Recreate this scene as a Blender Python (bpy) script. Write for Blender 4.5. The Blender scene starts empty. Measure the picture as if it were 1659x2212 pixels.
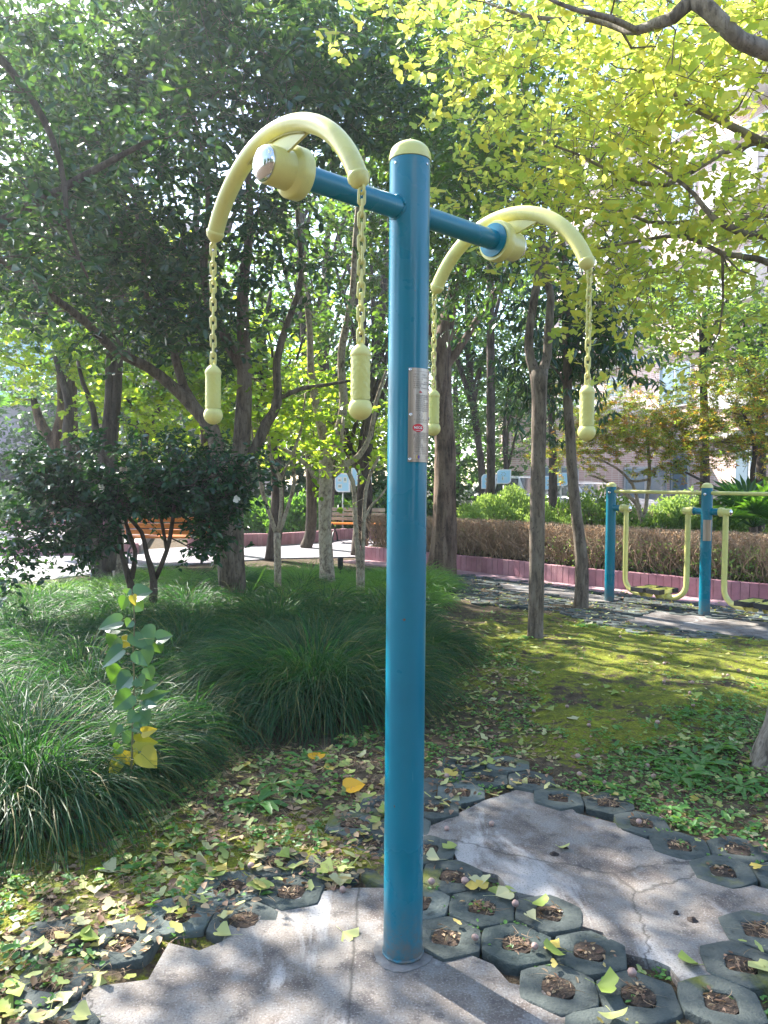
import bpy, math, random
import numpy as np
from mathutils import Vector, Matrix

R = math.radians
scene = bpy.context.scene
COL = scene.collection

# ------------------------------------------------------------------ camera
EYE = 1.39
PITCH, ROLL = R(2.25), R(0.46)
FPX = 1662.0                      # focal length for a picture 1659 wide, 2212 high
cam_data = bpy.data.cameras.new("camera")
cam = bpy.data.objects.new("camera", cam_data)
COL.objects.link(cam)
cam_data.sensor_fit = 'HORIZONTAL'
cam_data.sensor_width = 36.0
cam_data.lens = 36.0 * FPX / 1659.0
cam_data.clip_start = 0.05
cam_data.clip_end = 600.0
CAMROT = Matrix.Rotation(math.pi / 2 - PITCH, 3, 'X') @ Matrix.Rotation(ROLL, 3, 'Z')
cam.matrix_world = Matrix.Translation((0, 0, EYE)) @ CAMROT.to_4x4()
scene.camera = cam

# ------------------------------------------------------------------ daylight
SUN_EL = R(41)
SUN_AZ = Vector((-0.70, 0.71)).normalized()        # towards the sun, on the ground
sun_dir = Vector((SUN_AZ.x * math.cos(SUN_EL), SUN_AZ.y * math.cos(SUN_EL), math.sin(SUN_EL)))
world = bpy.data.worlds.new("World")
scene.world = world
world.use_nodes = True
wn, wl = world.node_tree.nodes, world.node_tree.links
wn.clear()
wo = wn.new("ShaderNodeOutputWorld")
wb = wn.new("ShaderNodeBackground")
sky = wn.new("ShaderNodeTexSky")
sky.sky_type = 'NISHITA'
sky.sun_disc = False
sky.sun_elevation = SUN_EL
sky.sun_rotation = math.atan2(SUN_AZ.x, SUN_AZ.y)
sky.air_density = 1.0
sky.dust_density = 1.0
sky.ozone_density = 1.0
wb.inputs[1].default_value = 0.15
wl.new(sky.outputs[0], wb.inputs[0])
wl.new(wb.outputs[0], wo.inputs[0])
sl = bpy.data.lights.new("sun", 'SUN')
sl.energy = 5.0
sl.angle = R(0.53)
sl.color = (1.0, 0.95, 0.86)
sun = bpy.data.objects.new("sun", sl)
COL.objects.link(sun)
sun.location = (-20, 20, 30)
sun.rotation_euler = sun_dir.to_track_quat('Z', 'Y').to_euler()

scene.view_settings.view_transform = 'Standard'
scene.view_settings.look = 'None'
scene.view_settings.gamma = 1.0
scene.view_settings.exposure = 2.15
scene.cycles.max_bounces = 7
scene.cycles.diffuse_bounces = 4
scene.cycles.glossy_bounces = 3
scene.cycles.transmission_bounces = 5
scene.cycles.sample_clamp_indirect = 6.0
scene.cycles.use_denoising = True


def P(x, y, Y):
    """world point seen at picture point (x, y) at distance Y in front of the viewer"""
    d = CAMROT @ Vector((x - 829.5, -(y - 1106.0), -FPX))
    return Vector((0, 0, EYE)) + d * (Y / d.y)


def G(x, y, z=0.0):
    d = CAMROT @ Vector((x - 829.5, -(y - 1106.0), -FPX))
    return Vector((0, 0, EYE)) + d * ((z - EYE) / d.z)


# ------------------------------------------------------------------ tagging
def tag(o, label=None, cat=None, group=None, kind=None):
    if label: o['label'] = label
    if cat: o['category'] = cat
    if group: o['group'] = group
    if kind: o['kind'] = kind
    return o


def thing(name, label, cat, loc=(0, 0, 0), rz=0.0, group=None):
    o = bpy.data.objects.new(name, None)
    COL.objects.link(o)
    o.location = loc
    o.rotation_euler = (0, 0, rz)
    o.empty_display_size = 0.1
    return tag(o, label, cat, group)


def copy_tree(o, parent=None):
    c = o.copy()
    COL.objects.link(c)
    c.parent = parent
    for ch in list(o.children):
        copy_tree(ch, c)
    return c


def world_loc(o):
    v = Vector((0, 0, 0))
    while o is not None:
        v += o.location
        o = o.parent
    return v


# ------------------------------------------------------------------ mesh builder
class MB:
    def __init__(s):
        s.V, s.L, s.T, s.M, s.n = [], [], [], [], 0

    def add(s, verts, faces, mi=0):
        v = np.asarray(verts, dtype=np.float64).reshape(-1, 3)
        f = np.asarray(faces, dtype=np.int64)
        if len(f) == 0:
            return
        s.V.append(v)
        s.L.append((f + s.n).ravel())
        s.T.append(np.full(len(f), f.shape[1]))
        s.M.append(np.full(len(f), mi))
        s.n += len(v)

    def only_verts(s, verts):
        v = np.asarray(verts, dtype=np.float64).reshape(-1, 3)
        s.V.append(v)
        k = s.n
        s.n += len(v)
        return k

    def mesh(s, name, mats, off=(0, 0, 0), smooth=True, sharp=None):
        me = bpy.data.meshes.new(name)
        V = np.concatenate(s.V) - np.asarray(off, dtype=float)
        L = np.concatenate(s.L)
        T = np.concatenate(s.T)
        M = np.concatenate(s.M)
        me.vertices.add(len(V))
        me.vertices.foreach_set("co", V.astype(np.float32).ravel())
        me.loops.add(len(L))
        me.loops.foreach_set("vertex_index", L.astype(np.int32))
        me.polygons.add(len(T))
        st = np.concatenate(([0], np.cumsum(T)[:-1]))
        me.polygons.foreach_set("loop_start", st.astype(np.int32))
        me.polygons.foreach_set("loop_total", T.astype(np.int32))
        me.polygons.foreach_set("material_index", M.astype(np.int32))
        me.polygons.foreach_set("use_smooth", np.full(len(T), bool(smooth)))
        for m in (mats if isinstance(mats, (list, tuple)) else [mats]):
            me.materials.append(m)
        me.update(calc_edges=True)
        if sharp:
            me.set_sharp_from_angle(angle=R(sharp))
        return me

    def build(s, name, mats, parent=None, smooth=True, sharp=None):
        off = world_loc(parent) if parent is not None else (0, 0, 0)
        me = s.mesh(name, mats, off, smooth, sharp)
        o = bpy.data.objects.new(name, me)
        COL.objects.link(o)
        o.parent = parent
        return o

    # --- shapes
    def box(s, c, size, rz=0.0, mi=0, rot=None, bevel=0.0):
        hx, hy, hz = size[0] / 2, size[1] / 2, size[2] / 2
        M = rot if rot is not None else Matrix.Rotation(rz, 3, 'Z')
        c = Vector(c)
        b = min(bevel, hx * .9, hy * .9, hz * .9)
        if b <= 0:
            vs = [c + M @ Vector((x * hx, y * hy, z * hz)) for x in (-1, 1) for y in (-1, 1) for z in (-1, 1)]
            s.add(vs, [(0, 1, 3, 2), (4, 6, 7, 5), (0, 4, 5, 1), (2, 3, 7, 6), (0, 2, 6, 4), (1, 5, 7, 3)], mi)
            return
        bm = __import__('bmesh').new()
        __import__('bmesh').ops.create_cube(bm, size=1.0)
        for v in bm.verts:
            v.co = Vector((v.co.x * 2 * hx, v.co.y * 2 * hy, v.co.z * 2 * hz))
        __import__('bmesh').ops.bevel(bm, geom=bm.edges[:], offset=b, segments=2, profile=0.6, affect='EDGES')
        s.frombm(bm, lambda p: c + M @ p, mi)

    def frombm(s, bm, fn=lambda p: p, mi=0):
        bm.verts.index_update()
        k = s.only_verts([fn(v.co.copy()) for v in bm.verts])
        by = {}
        for f in bm.faces:
            by.setdefault(len(f.verts), []).append([v.index + k for v in f.verts])
        for m, fs in by.items():
            a = np.asarray(fs)
            s.L.append(a.ravel()); s.T.append(np.full(len(a), m)); s.M.append(np.full(len(a), mi))
        bm.free()

    def tube(s, pts, rad, n=8, cap=True, mi=0, wob=0.0, rng=None, closed=False):
        pts = np.asarray([tuple(p) for p in pts], dtype=float)
        k = len(pts)
        rad = np.full(k, rad, dtype=float) if np.isscalar(rad) else np.asarray(rad, dtype=float)
        if closed:
            tan = np.roll(pts, -1, 0) - np.roll(pts, 1, 0)
        else:
            tan = np.gradient(pts, axis=0)
        tan /= np.linalg.norm(tan, axis=1)[:, None] + 1e-12
        a = np.array([0, 0, 1.0]) if abs(tan[0][2]) < 0.9 else np.array([1.0, 0, 0])
        u = np.cross(tan[0], a); u /= np.linalg.norm(u)
        th = np.arange(n) * 2 * math.pi / n
        rings = []
        ph = rng.uniform(0, 6, 3) if (wob and rng is not None) else None
        for i in range(k):
            u = u - tan[i] * np.dot(u, tan[i]); u /= np.linalg.norm(u)
            w = np.cross(tan[i], u)
            r = np.full(n, rad[i])
            if ph is not None:
                r = r * (1 + wob * (np.sin(2 * th + ph[0] + i * .3) * .5 + np.sin(3 * th + ph[1] - i * .5) * .5) + rng.normal(0, wob * .3, n))
            rings.append(pts[i] + np.outer(np.cos(th) * r, u) + np.outer(np.sin(th) * r, w))
        V = np.concatenate(rings)
        j = np.arange(n); j2 = (j + 1) % n
        F = []
        for i in range(k if closed else k - 1):
            b0, b1 = i * n, ((i + 1) % k) * n
            F.append(np.stack([b0 + j, b0 + j2, b1 + j2, b1 + j], 1))
        base = s.n
        s.add(V, np.concatenate(F), mi)
        if cap and not closed:
            for q, rev in ((0, True), (k - 1, False)):
                idx = base + q * n + j
                if rev: idx = idx[::-1]
                s.L.append(idx); s.T.append(np.array([n])); s.M.append(np.array([mi]))

    def lathe(s, prof, org, axis, n=24, mi=0):
        """prof: list of (r, h) along axis"""
        ax = Vector(axis).normalized()
        q = Vector((0, 0, 1)).rotation_difference(ax).to_matrix()
        org = Vector(org)
        V, th = [], [i * 2 * math.pi / n for i in range(n)]
        for r, h in prof:
            r = max(r, 1e-5)
            for t in th:
                V.append(org + q @ Vector((r * math.cos(t), r * math.sin(t), h)))
        j = np.arange(n); j2 = (j + 1) % n
        F = [np.stack([i * n + j, i * n + j2, (i + 1) * n + j2, (i + 1) * n + j], 1) for i in range(len(prof) - 1)]
        base = s.n
        s.add([tuple(v) for v in V], np.concatenate(F), mi)
        for q_, rev in ((0, True), (len(prof) - 1, False)):
            idx = base + q_ * n + j
            if rev: idx = idx[::-1]
            s.L.append(idx); s.T.append(np.array([n])); s.M.append(np.array([mi]))

    def poly(s, pts, z0, z1, mi=0):
        """upright prism from a 2-D outline (counter-clockwise)"""
        n = len(pts)
        b = s.n
        s.V.append(np.array([[p[0], p[1], z0] for p in pts] + [[p[0], p[1], z1] for p in pts], dtype=float))
        s.n += 2 * n
        j = np.arange(n); j2 = (j + 1) % n
        F = np.stack([j, j2, n + j2, n + j], 1) + b
        s.L.append(F.ravel()); s.T.append(np.full(n, 4)); s.M.append(np.full(n, mi))
        s.L.append(b + n + j); s.T.append(np.array([n])); s.M.append(np.array([mi]))
        s.L.append(b + j[::-1]); s.T.append(np.array([n])); s.M.append(np.array([mi]))

    def extrude(s, pts, fn, d0, d1, mi=0):
        """outline pts (a,b) mapped by fn(a,b,d) -> Vector, from d0 to d1"""
        n = len(pts); b = s.n
        s.V.append(np.array([tuple(fn(p[0], p[1], d0)) for p in pts] + [tuple(fn(p[0], p[1], d1)) for p in pts], dtype=float))
        s.n += 2 * n
        j = np.arange(n); j2 = (j + 1) % n
        F = np.stack([j, j2, n + j2, n + j], 1) + b
        s.L.append(F.ravel()); s.T.append(np.full(n, 4)); s.M.append(np.full(n, mi))
        s.L.append(b + n + j); s.T.append(np.array([n])); s.M.append(np.array([mi]))
        s.L.append(b + j[::-1]); s.T.append(np.array([n])); s.M.append(np.array([mi]))


def norm(a):
    return a / (np.linalg.norm(a, axis=-1, keepdims=True) + 1e-9)


# leaf templates: (across, along, out) + faces
LEAF = {
    'ovate': ([(0, 0, 0), (.5, .32, .10), (.38, .72, .05), (0, 1, -.10), (-.38, .72, .05), (-.5, .32, .10)],
              [[(0, 1, 2, 3), (0, 3, 4, 5)]]),
    'long': ([(0, 0, 0), (.42, .3, .06), (.4, .65, .02), (0, 1, -.16), (-.4, .65, .02), (-.42, .3, .06)],
             [[(0, 1, 2, 3), (0, 3, 4, 5)]]),
    'round': ([(0, 0, 0), (.42, .12, .05), (.55, .5, .09), (.3, .88, .02), (0, 1, -.06), (-.3, .88, .02), (-.55, .5, .09), (-.42, .12, .05)],
              [[(0, 1, 2, 3, 4), (0, 4, 5, 6, 7)]]),
    'ginkgo': ([(-.012, 0, 0), (.012, 0, 0), (0, .42, .03), (.52, .70, .10), (.47, .88, .13), (.20, 1.0, .05), (.03, .86, .02),
                (-.18, 1.0, .05), (-.45, .9, .0), (-.54, .72, .04)],
               [[(0, 1, 2)], [(2, 3, 4, 5, 6), (2, 6, 7, 8, 9)]]),
    'maple': ([(0, 0, 0), (.0, 1, 0), (.16, .45, .0), (-.16, .45, 0), (.75, .62, -.1), (-.75, .62, -.1), (.62, .05, -.12), (-.62, .05, -.12), (.12, .2, .02), (-.12, .2, .02)],
              [[(3, 2, 1), (0, 2, 4), (0, 5, 3), (0, 6, 8), (0, 9, 7)]]),
}


def leaves(mb, pos, dr, nr, Ln, Wd, kind='ovate', mi=0):
    tv, tf = LEAF[kind]
    tv = np.array(tv)
    N = len(pos)
    dr = norm(dr)
    sd = norm(np.cross(dr, nr))
    nn = np.cross(sd, dr)
    Ln = np.broadcast_to(Ln, (N,)); Wd = np.broadcast_to(Wd, (N,))
    V = (pos[:, None, :] + dr[:, None, :] * (tv[None, :, 1] * Ln[:, None])[:, :, None]
         + sd[:, None, :] * (tv[None, :, 0] * Wd[:, None])[:, :, None]
         + nn[:, None, :] * (tv[None, :, 2] * Ln[:, None])[:, :, None])
    k = len(tv)
    b = mb.only_verts(V.reshape(-1, 3))
    off = (np.arange(N) * k)[:, None, None]
    for fs in tf:
        a = np.array(fs)[None] + off + b
        a = a.reshape(-1, a.shape[-1])
        mb.L.append(a.ravel()); mb.T.append(np.full(len(a), a.shape[1])); mb.M.append(np.full(len(a), mi))


def sticks(mb, p0, p1, r0, r1, mi=0):
    """many thin three-sided twigs at once"""
    N = len(p0)
    d = norm(p1 - p0)
    a = np.where(np.abs(d[:, 2:3]) < .9, np.array([[0, 0, 1.0]]), np.array([[1.0, 0, 0]]))
    u = norm(np.cross(d, a)); w = np.cross(d, u)
    V = []
    for p, r in ((p0, r0), (p1, r1)):
        r = np.broadcast_to(r, (N,))[:, None]
        for t in (0, 2.094, 4.189):
            V.append(p + (u * math.cos(t) + w * math.sin(t)) * r)
    V = np.stack(V, 1)
    b = mb.only_verts(V.reshape(-1, 3))
    q = np.array([(0, 1, 4, 3), (1, 2, 5, 4), (2, 0, 3, 5)])[None] + (np.arange(N) * 6)[:, None, None] + b
    q = q.reshape(-1, 4)
    mb.L.append(q.ravel()); mb.T.append(np.full(len(q), 4)); mb.M.append(np.full(len(q), mi))


def blades(mb, base, out, L, lean, W, rng, seg=6, mi=0, droop=1.0, zmin=None):
    """arching ribbons: base (N,3), out (N,2) unit, L (N), lean (N) 0 upright..1 flat"""
    N = len(base)
    t = np.linspace(0, 1, seg + 1)[None, :]
    el0 = (math.pi / 2) * (1 - lean[:, None] * .75)
    bend = (1.5 + .9 * lean[:, None]) * droop
    el = el0 - bend * t ** 1.25                        # elevation angle along the blade
    ds = L[:, None] / seg
    h = np.concatenate([np.zeros((N, 1)), np.cumsum(np.cos(el[:, :-1]) * ds, 1)], 1)
    z = np.concatenate([np.zeros((N, 1)), np.cumsum(np.sin(el[:, :-1]) * ds, 1)], 1)
    sw = rng.normal(0, .05, (N, 1)) * t ** 2
    px = base[:, 0:1] + out[:, 0:1] * h - out[:, 1:2] * sw
    py = base[:, 1:2] + out[:, 1:2] * h + out[:, 0:1] * sw
    pz = base[:, 2:3] + z
    if zmin is not None:
        pz = np.maximum(pz, zmin + rng.uniform(0, .02, (N, 1)))
    Pp = np.stack([px, py, pz], -1)
    wd = (W[:, None] * (1 - t ** 2.2 * .92))[..., None] * .5
    ang = rng.normal(0, .6, (N, 1, 1))
    side = np.stack([-out[:, 1], out[:, 0], np.zeros(N)], -1)[:, None, :]
    upv = np.array([0, 0, 1.0])[None, None, :]
    sv = side * np.cos(ang) + upv * np.sin(ang)
    V = np.stack([Pp - sv * wd, Pp + sv * wd], 2)       # N, seg+1, 2, 3
    b = mb.only_verts(V.reshape(-1, 3))
    i = np.arange(seg)
    q = np.stack([2 * i, 2 * i + 1, 2 * i + 3, 2 * i + 2], 1)[None] + (np.arange(N) * 2 * (seg + 1))[:, None, None] + b
    q = q.reshape(-1, 4)
    mb.L.append(q.ravel()); mb.T.append(np.full(len(q), 4)); mb.M.append(np.full(len(q), mi))


# ------------------------------------------------------------------ materials
def new_mat(name):
    m = bpy.data.materials.new(name)
    m.use_nodes = True
    nt = m.node_tree
    nt.nodes.clear()
    out = nt.nodes.new("ShaderNodeOutputMaterial")
    return m, nt, out


def ramp(nt, fac, stops):
    r = nt.nodes.new("ShaderNodeValToRGB")
    e = r.color_ramp.elements
    while len(e) < len(stops): e.new(.5)
    for i, (p, c) in enumerate(stops):
        e[i].position = p
        e[i].color = (*c, 1) if len(c) == 3 else c
    nt.links.new(fac, r.inputs[0])
    return r.outputs[0]


def noise(nt, scale, detail=4, rough=.55, coord='Object', dist=0.0, stretch=None):
    tc = nt.nodes.new("ShaderNodeTexCoord")
    v = tc.outputs[coord]
    if stretch:
        mp = nt.nodes.new("ShaderNodeMapping")
        mp.inputs['Scale'].default_value = stretch
        nt.links.new(v, mp.inputs[0]); v = mp.outputs[0]
    n = nt.nodes.new("ShaderNodeTexNoise")
    n.inputs['Scale'].default_value = scale
    n.inputs['Detail'].default_value = detail
    n.inputs['Roughness'].default_value = rough
    n.inputs['Distortion'].default_value = dist
    nt.links.new(v, n.inputs['Vector'])
    return n.outputs[0]


def mixc(nt, fac, a, b, mode='MIX'):
    m = nt.nodes.new("ShaderNodeMix")
    m.data_type = 'RGBA'; m.blend_type = mode
    if isinstance(fac, float): m.inputs[0].default_value = fac
    else: nt.links.new(fac, m.inputs[0])
    for k, v in ((6, a), (7, b)):
        if isinstance(v, tuple): m.inputs[k].default_value = (*v, 1)
        else: nt.links.new(v, m.inputs[k])
    return m.outputs[2]


def math_(nt, op, a, b=0.0, clamp=False):
    m = nt.nodes.new("ShaderNodeMath"); m.operation = op; m.use_clamp = clamp
    for k, v in ((0, a), (1, b)):
        if isinstance(v, (float, int)): m.inputs[k].default_value = v
        else: nt.links.new(v, m.inputs[k])
    return m.outputs[0]


def bump(nt, h, strength=.3, dist=.01):
    b = nt.nodes.new("ShaderNodeBump")
    b.inputs['Strength'].default_value = strength
    b.inputs['Distance'].default_value = dist
    nt.links.new(h, b.inputs['Height'])
    return b.outputs[0]


def bsdf(nt, out, col, rough=.6, metal=0.0, normal=None, coat=0.0, spec=.5):
    p = nt.nodes.new("ShaderNodeBsdfPrincipled")
    if isinstance(col, tuple): p.inputs['Base Color'].default_value = (*col, 1)
    else: nt.links.new(col, p.inputs['Base Color'])
    if isinstance(rough, (int, float)): p.inputs['Roughness'].default_value = rough
    else: nt.links.new(rough, p.inputs['Roughness'])
    p.inputs['Metallic'].default_value = metal
    p.inputs['Coat Weight'].default_value = coat
    p.inputs['Coat Roughness'].default_value = .08
    p.inputs['Specular IOR Level'].default_value = spec
    if normal is not None: nt.links.new(normal, p.inputs['Normal'])
    if out is not None: nt.links.new(p.outputs[0], out.inputs[0])
    return p


def simple(name, c1, c2=None, rough=.6, scale=8, bs=0.0, bscale=40, bdist=.004, metal=0.0, coat=0.0, spec=.5, stretch=None, detail=5):
    m, nt, out = new_mat(name)
    if c2 is None: c2 = tuple(x * .8 for x in c1)
    col = ramp(nt, noise(nt, scale, detail, stretch=stretch), [(.38, c2), (.62, c1)])
    nrm = bump(nt, noise(nt, bscale, 5, stretch=stretch), bs, bdist) if bs else None
    bsdf(nt, out, col, rough, metal, nrm, coat, spec)
    return m


def leafmat(name, cols, trans, tfac=.45, rough=.42, spec=.5):
    """leaf: glossy face + light shining through; a little different on every leaf"""
    m, nt, out = new_mat(name)
    g = nt.nodes.new("ShaderNodeNewGeometry")
    k = len(cols)
    col = ramp(nt, g.outputs['Random Per Island'], [(i / max(1, k - 1), c) for i, c in enumerate(cols)])
    p = bsdf(nt, None, col, rough, spec=spec)
    tr = nt.nodes.new("ShaderNodeBsdfTranslucent")
    tcol = ramp(nt, g.outputs['Random Per Island'], [(i / max(1, len(trans) - 1), c) for i, c in enumerate(trans)])
    nt.links.new(tcol, tr.inputs[0])
    mx = nt.nodes.new("ShaderNodeMixShader")
    mx.inputs[0].default_value = tfac
    nt.links.new(p.outputs[0], mx.inputs[1]); nt.links.new(tr.outputs[0], mx.inputs[2])
    nt.links.new(mx.outputs[0], out.inputs[0])
    return m


# enamel paints
def paint(name, col, dark, rough=.28, streak=(30, 30, 1.2), foot=True):
    m, nt, out = new_mat(name)
    c = mixc(nt, ramp(nt, noise(nt, 3.0, 5), [(.45, (0, 0, 0)), (.75, (1, 1, 1))]), col, dark)
    c = mixc(nt, ramp(nt, noise(nt, 60, 2), [(.72, (0, 0, 0)), (.80, (.5, .5, .5))]), c, tuple(x * .7 + .03 for x in col))
    n1 = bump(nt, noise(nt, 3.0, 4, stretch=streak), .10, .004)
    r = ramp(nt, noise(nt, 5, 4), [(.3, (rough * .7,) * 3), (.7, (rough * 1.5,) * 3)])
    if foot:
        g = nt.nodes.new("ShaderNodeNewGeometry"); sp = nt.nodes.new("ShaderNodeSeparateXYZ"); nt.links.new(g.outputs['Position'], sp.inputs[0])
        hz = math_(nt, 'MULTIPLY', math_(nt, 'SUBTRACT', .20, sp.outputs[2]), 5.0, True)
        dm = math_(nt, 'MULTIPLY', hz, ramp(nt, noise(nt, 30, 6, .7), [(.35, (.1, .1, .1)), (.6, (1, 1, 1))]))
        c = mixc(nt, dm, c, (.14, .12, .10))
        r = math_(nt, 'ADD', r, math_(nt, 'MULTIPLY', dm, .4))
        sc = ramp(nt, noise(nt, 9, 2, .5, stretch=(14, 14, .7)), [(.745, (0, 0, 0)), (.765, (.6, .6, .6))])
        c = mixc(nt, sc, c, (.10, .24, .29))
        ch = ramp(nt, noise(nt, 46, 3, .5), [(.755, (0, 0, 0)), (.77, (1, 1, 1))])
        c = mixc(nt, ch, c, (.12, .07, .05))
    else:
        ch = ramp(nt, noise(nt, 55, 4, .6), [(.70, (0, 0, 0)), (.78, (.7, .7, .7))])
        c = mixc(nt, ch, c, (.30, .25, .12))
        gr = ramp(nt, noise(nt, 11, 6, .7), [(.52, (0, 0, 0)), (.75, (.55, .55, .55))])
        c = mixc(nt, gr, c, (.40, .36, .15))
    p = bsdf(nt, out, c, r, 0, n1, .30, .28)
    p.inputs['Coat Roughness'].default_value = .05
    return m


M = {}
M['teal'] = paint('teal_enamel', (.001, .160, .238), (.001, .130, .198))
M['yellow'] = paint('yellow_enamel', (.64, .61, .21), (.57, .53, .18), .3, (12, 12, 12), False)
M['grip'] = simple('hammered_yellow_grip', (.60, .585, .17), (.54, .52, .15), .38, 6, .7, 90, .004)
M['chrome'] = simple('chrome', (.75, .75, .77), (.6, .6, .62), .12, 10, metal=1.0)
M['steel_plate'] = simple('brushed_steel_plate', (.44, .37, .31), (.35, .29, .25), .34, 5, .15, 30, .002, metal=.75, stretch=(1, 1, .2))
M['ink'] = simple('engraved_ink', (.16, .13, .11), rough=.6)
M['red_ink'] = simple('red_ink', (.55, .015, .03), (.5, .01, .02), .4)
M['white_ink'] = simple('white_ink', (.8, .78, .75), (.75, .72, .7), .5)
M['gold_ink'] = simple('gold_ink', (.6, .42, .08), rough=.5)
M['violet_ink'] = simple('violet_ink', (.12, .06, .3), rough=.5)
M['black_rubber'] = simple('black_rubber', (.018, .018, .019), rough=.6)
M['black_metal'] = simple('black_iron', (.02, .022, .025), rough=.45)


def bark(name, c1, c2, c3, scale=22, stretch=(1, 1, .22), strength=.8, dist=.02):
    m, nt, out = new_mat(name)
    a = noise(nt, scale, 7, .65, stretch=stretch, dist=.4)
    b = noise(nt, 3.5, 4)
    col = ramp(nt, a, [(.38, c2), (.50, c1), (.64, c3)])
    col = mixc(nt, ramp(nt, b, [(.45, (0, 0, 0)), (.65, (.6, .6, .6))]), col, c3)
    col = mixc(nt, ramp(nt, noise(nt, 60, 3, .6, stretch=(1, 1, .5)), [(.58, (0, 0, 0)), (.66, (.7, .7, .7))]), col, c2)
    bsdf(nt, out, col, .85, 0, bump(nt, a, strength, dist), spec=.25)
    return m


M['bark_grey'] = bark('grey_brown_bark', (.135, .102, .075), (.05, .037, .028), (.215, .175, .135))
M['bark_pale'] = bark('pale_speckled_bark', (.34, .27, .19), (.13, .095, .07), (.46, .39, .29), 26, (1, 1, .7), .4, .01)
M['bark_dark'] = bark('dark_bark', (.075, .055, .042), (.03, .022, .018), (.12, .095, .075))
M['bark_rough'] = bark('deep_furrowed_bark', (.13, .085, .058), (.035, .022, .016), (.24, .17, .12), 14, (1, 1, .14), 1.0, .05)
M['bark_ginkgo'] = bark('ginkgo_bark', (.185, .155, .125), (.075, .06, .048), (.28, .24, .20), 20, (1, 1, .3), .9, .02)

M['leaf_osm'] = leafmat('dark_evergreen_leaf', [(.014, .042, .032), (.022, .064, .042), (.036, .092, .048), (.017, .052, .042)],
                        [(.08, .20, .04), (.15, .34, .05), (.28, .50, .05)], .21, .26, .8)
M['leaf_osm2'] = leafmat('mid_evergreen_leaf', [(.018, .056, .036), (.028, .082, .042), (.045, .115, .046)],
                         [(.16, .36, .04), (.28, .52, .05), (.44, .64, .05)], .32, .28, .7)
M['leaf_lime'] = leafmat('backlit_lime_leaf', [(.05, .14, .02), (.09, .21, .025), (.14, .26, .03)],
                         [(.38, .66, .03), (.55, .76, .04), (.68, .80, .06)], .55, .4)
M['leaf_cam'] = leafmat('glossy_camellia_leaf', [(.008, .036, .022), (.014, .056, .028), (.026, .085, .036)],
                        [(.06, .2, .02), (.12, .3, .03)], .22, .22, .7)
M['leaf_far'] = leafmat('distant_leaf', [(.012, .045, .014), (.025, .08, .02), (.045, .11, .025)],
                        [(.1, .26, .02), (.18, .38, .03)], .35, .5)
M['leaf_ginkgo'] = leafmat('ginkgo_leaf', [(.30, .42, .06), (.40, .50, .07), (.50, .55, .08), (.62, .54, .05), (.34, .46, .07)],
                           [(.54, .72, .12), (.66, .78, .14), (.78, .82, .17), (.88, .78, .10)], .50, .5)
M['leaf_maple'] = leafmat('maple_leaf', [(.08, .20, .04), (.12, .24, .04), (.22, .28, .04), (.30, .26, .04), (.42, .18, .04)],
                          [(.36, .60, .05), (.48, .66, .06), (.66, .72, .06), (.74, .58, .06), (.85, .36, .06)], .55, .5)
M['leaf_pitto'] = leafmat('pale_shrub_leaf', [(.05, .12, .03), (.09, .18, .045), (.14, .24, .06)],
                          [(.3, .5, .06), (.42, .6, .08)], .4, .3)
M['leaf_bush'] = leafmat('bright_clipped_leaf', [(.15, .27, .07), (.23, .36, .09), (.31, .43, .12)],
                         [(.42, .60, .10), (.52, .68, .14)], .35, .5)
M['leaf_dry'] = leafmat('dry_hedge_leaf', [(.28, .18, .11), (.40, .28, .18), (.50, .38, .25)],
                        [(.35, .2, .1), (.45, .28, .15)], .25, .7, .2)
M['leaf_sapling'] = leafmat('sapling_leaf', [(.025, .085, .045), (.035, .11, .055), (.05, .14, .06)],
                            [(.20, .46, .03), (.30, .55, .04)], .22, .30, .6)
M['leaf_sapling_yellow'] = leafmat('sapling_yellow_leaf', [(.35, .36, .03), (.42, .38, .04), (.5, .36, .03)],
                                   [(.55, .5, .03), (.65, .5, .04)], .35, .45)
M['leaf_weed'] = leafmat('weed_leaf', [(.04, .14, .035), (.08, .21, .05), (.13, .28, .07)],
                         [(.2, .45, .03), (.3, .55, .05)], .35, .45)
M['leaf_palm'] = leafmat('palm_leaf', [(.02, .085, .025), (.035, .12, .03)], [(.15, .4, .03), (.25, .5, .03)], .35, .35)
M['grass_blade'] = leafmat('mondo_grass_blade', [(.007, .036, .019), (.012, .052, .025), (.022, .078, .030), (.010, .044, .026), (.016, .06, .028), (.06, .085, .03), (.20, .15, .06)],
                           [(.07, .27, .04), (.15, .42, .06)], .26, .50, .20)
M['grass_light'] = leafmat('sunny_grass_blade', [(.05, .16, .04), (.08, .22, .05), (.13, .28, .06)],
                           [(.25, .5, .04), (.35, .6, .06)], .38, .45, .4)
M['grass_dry'] = leafmat('dry_grass', [(.30, .20, .13), (.40, .28, .18), (.22, .14, .09)], [(.4, .3, .15), (.5, .35, .2)], .2, .7, .2)
M['fallen'] = leafmat('fallen_ginkgo_leaf', [(.28, .34, .10), (.40, .42, .15), (.48, .46, .24), (.22, .29, .07), (.44, .35, .12), (.30, .22, .12)],
                      [(.5, .55, .1), (.6, .6, .1)], .2, .55, .3)
M['fallen_brown'] = leafmat('fallen_brown_leaf', [(.20, .115, .075), (.13, .075, .05), (.30, .19, .13), (.42, .31, .18), (.09, .055, .04)],
                            [(.4, .25, .1), (.5, .3, .12)], .15, .65, .3)
M['fallen_orange'] = leafmat('fallen_orange_leaf', [(.80, .40, .02), (.82, .44, .03)], [(.8, .4, .02), (.8, .4, .02)], .2, .45)
M['petal'] = leafmat('white_petal', [(.75, .73, .66), (.8, .78, .7)], [(.7, .7, .6), (.7, .7, .6)], .3, .5)
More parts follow.
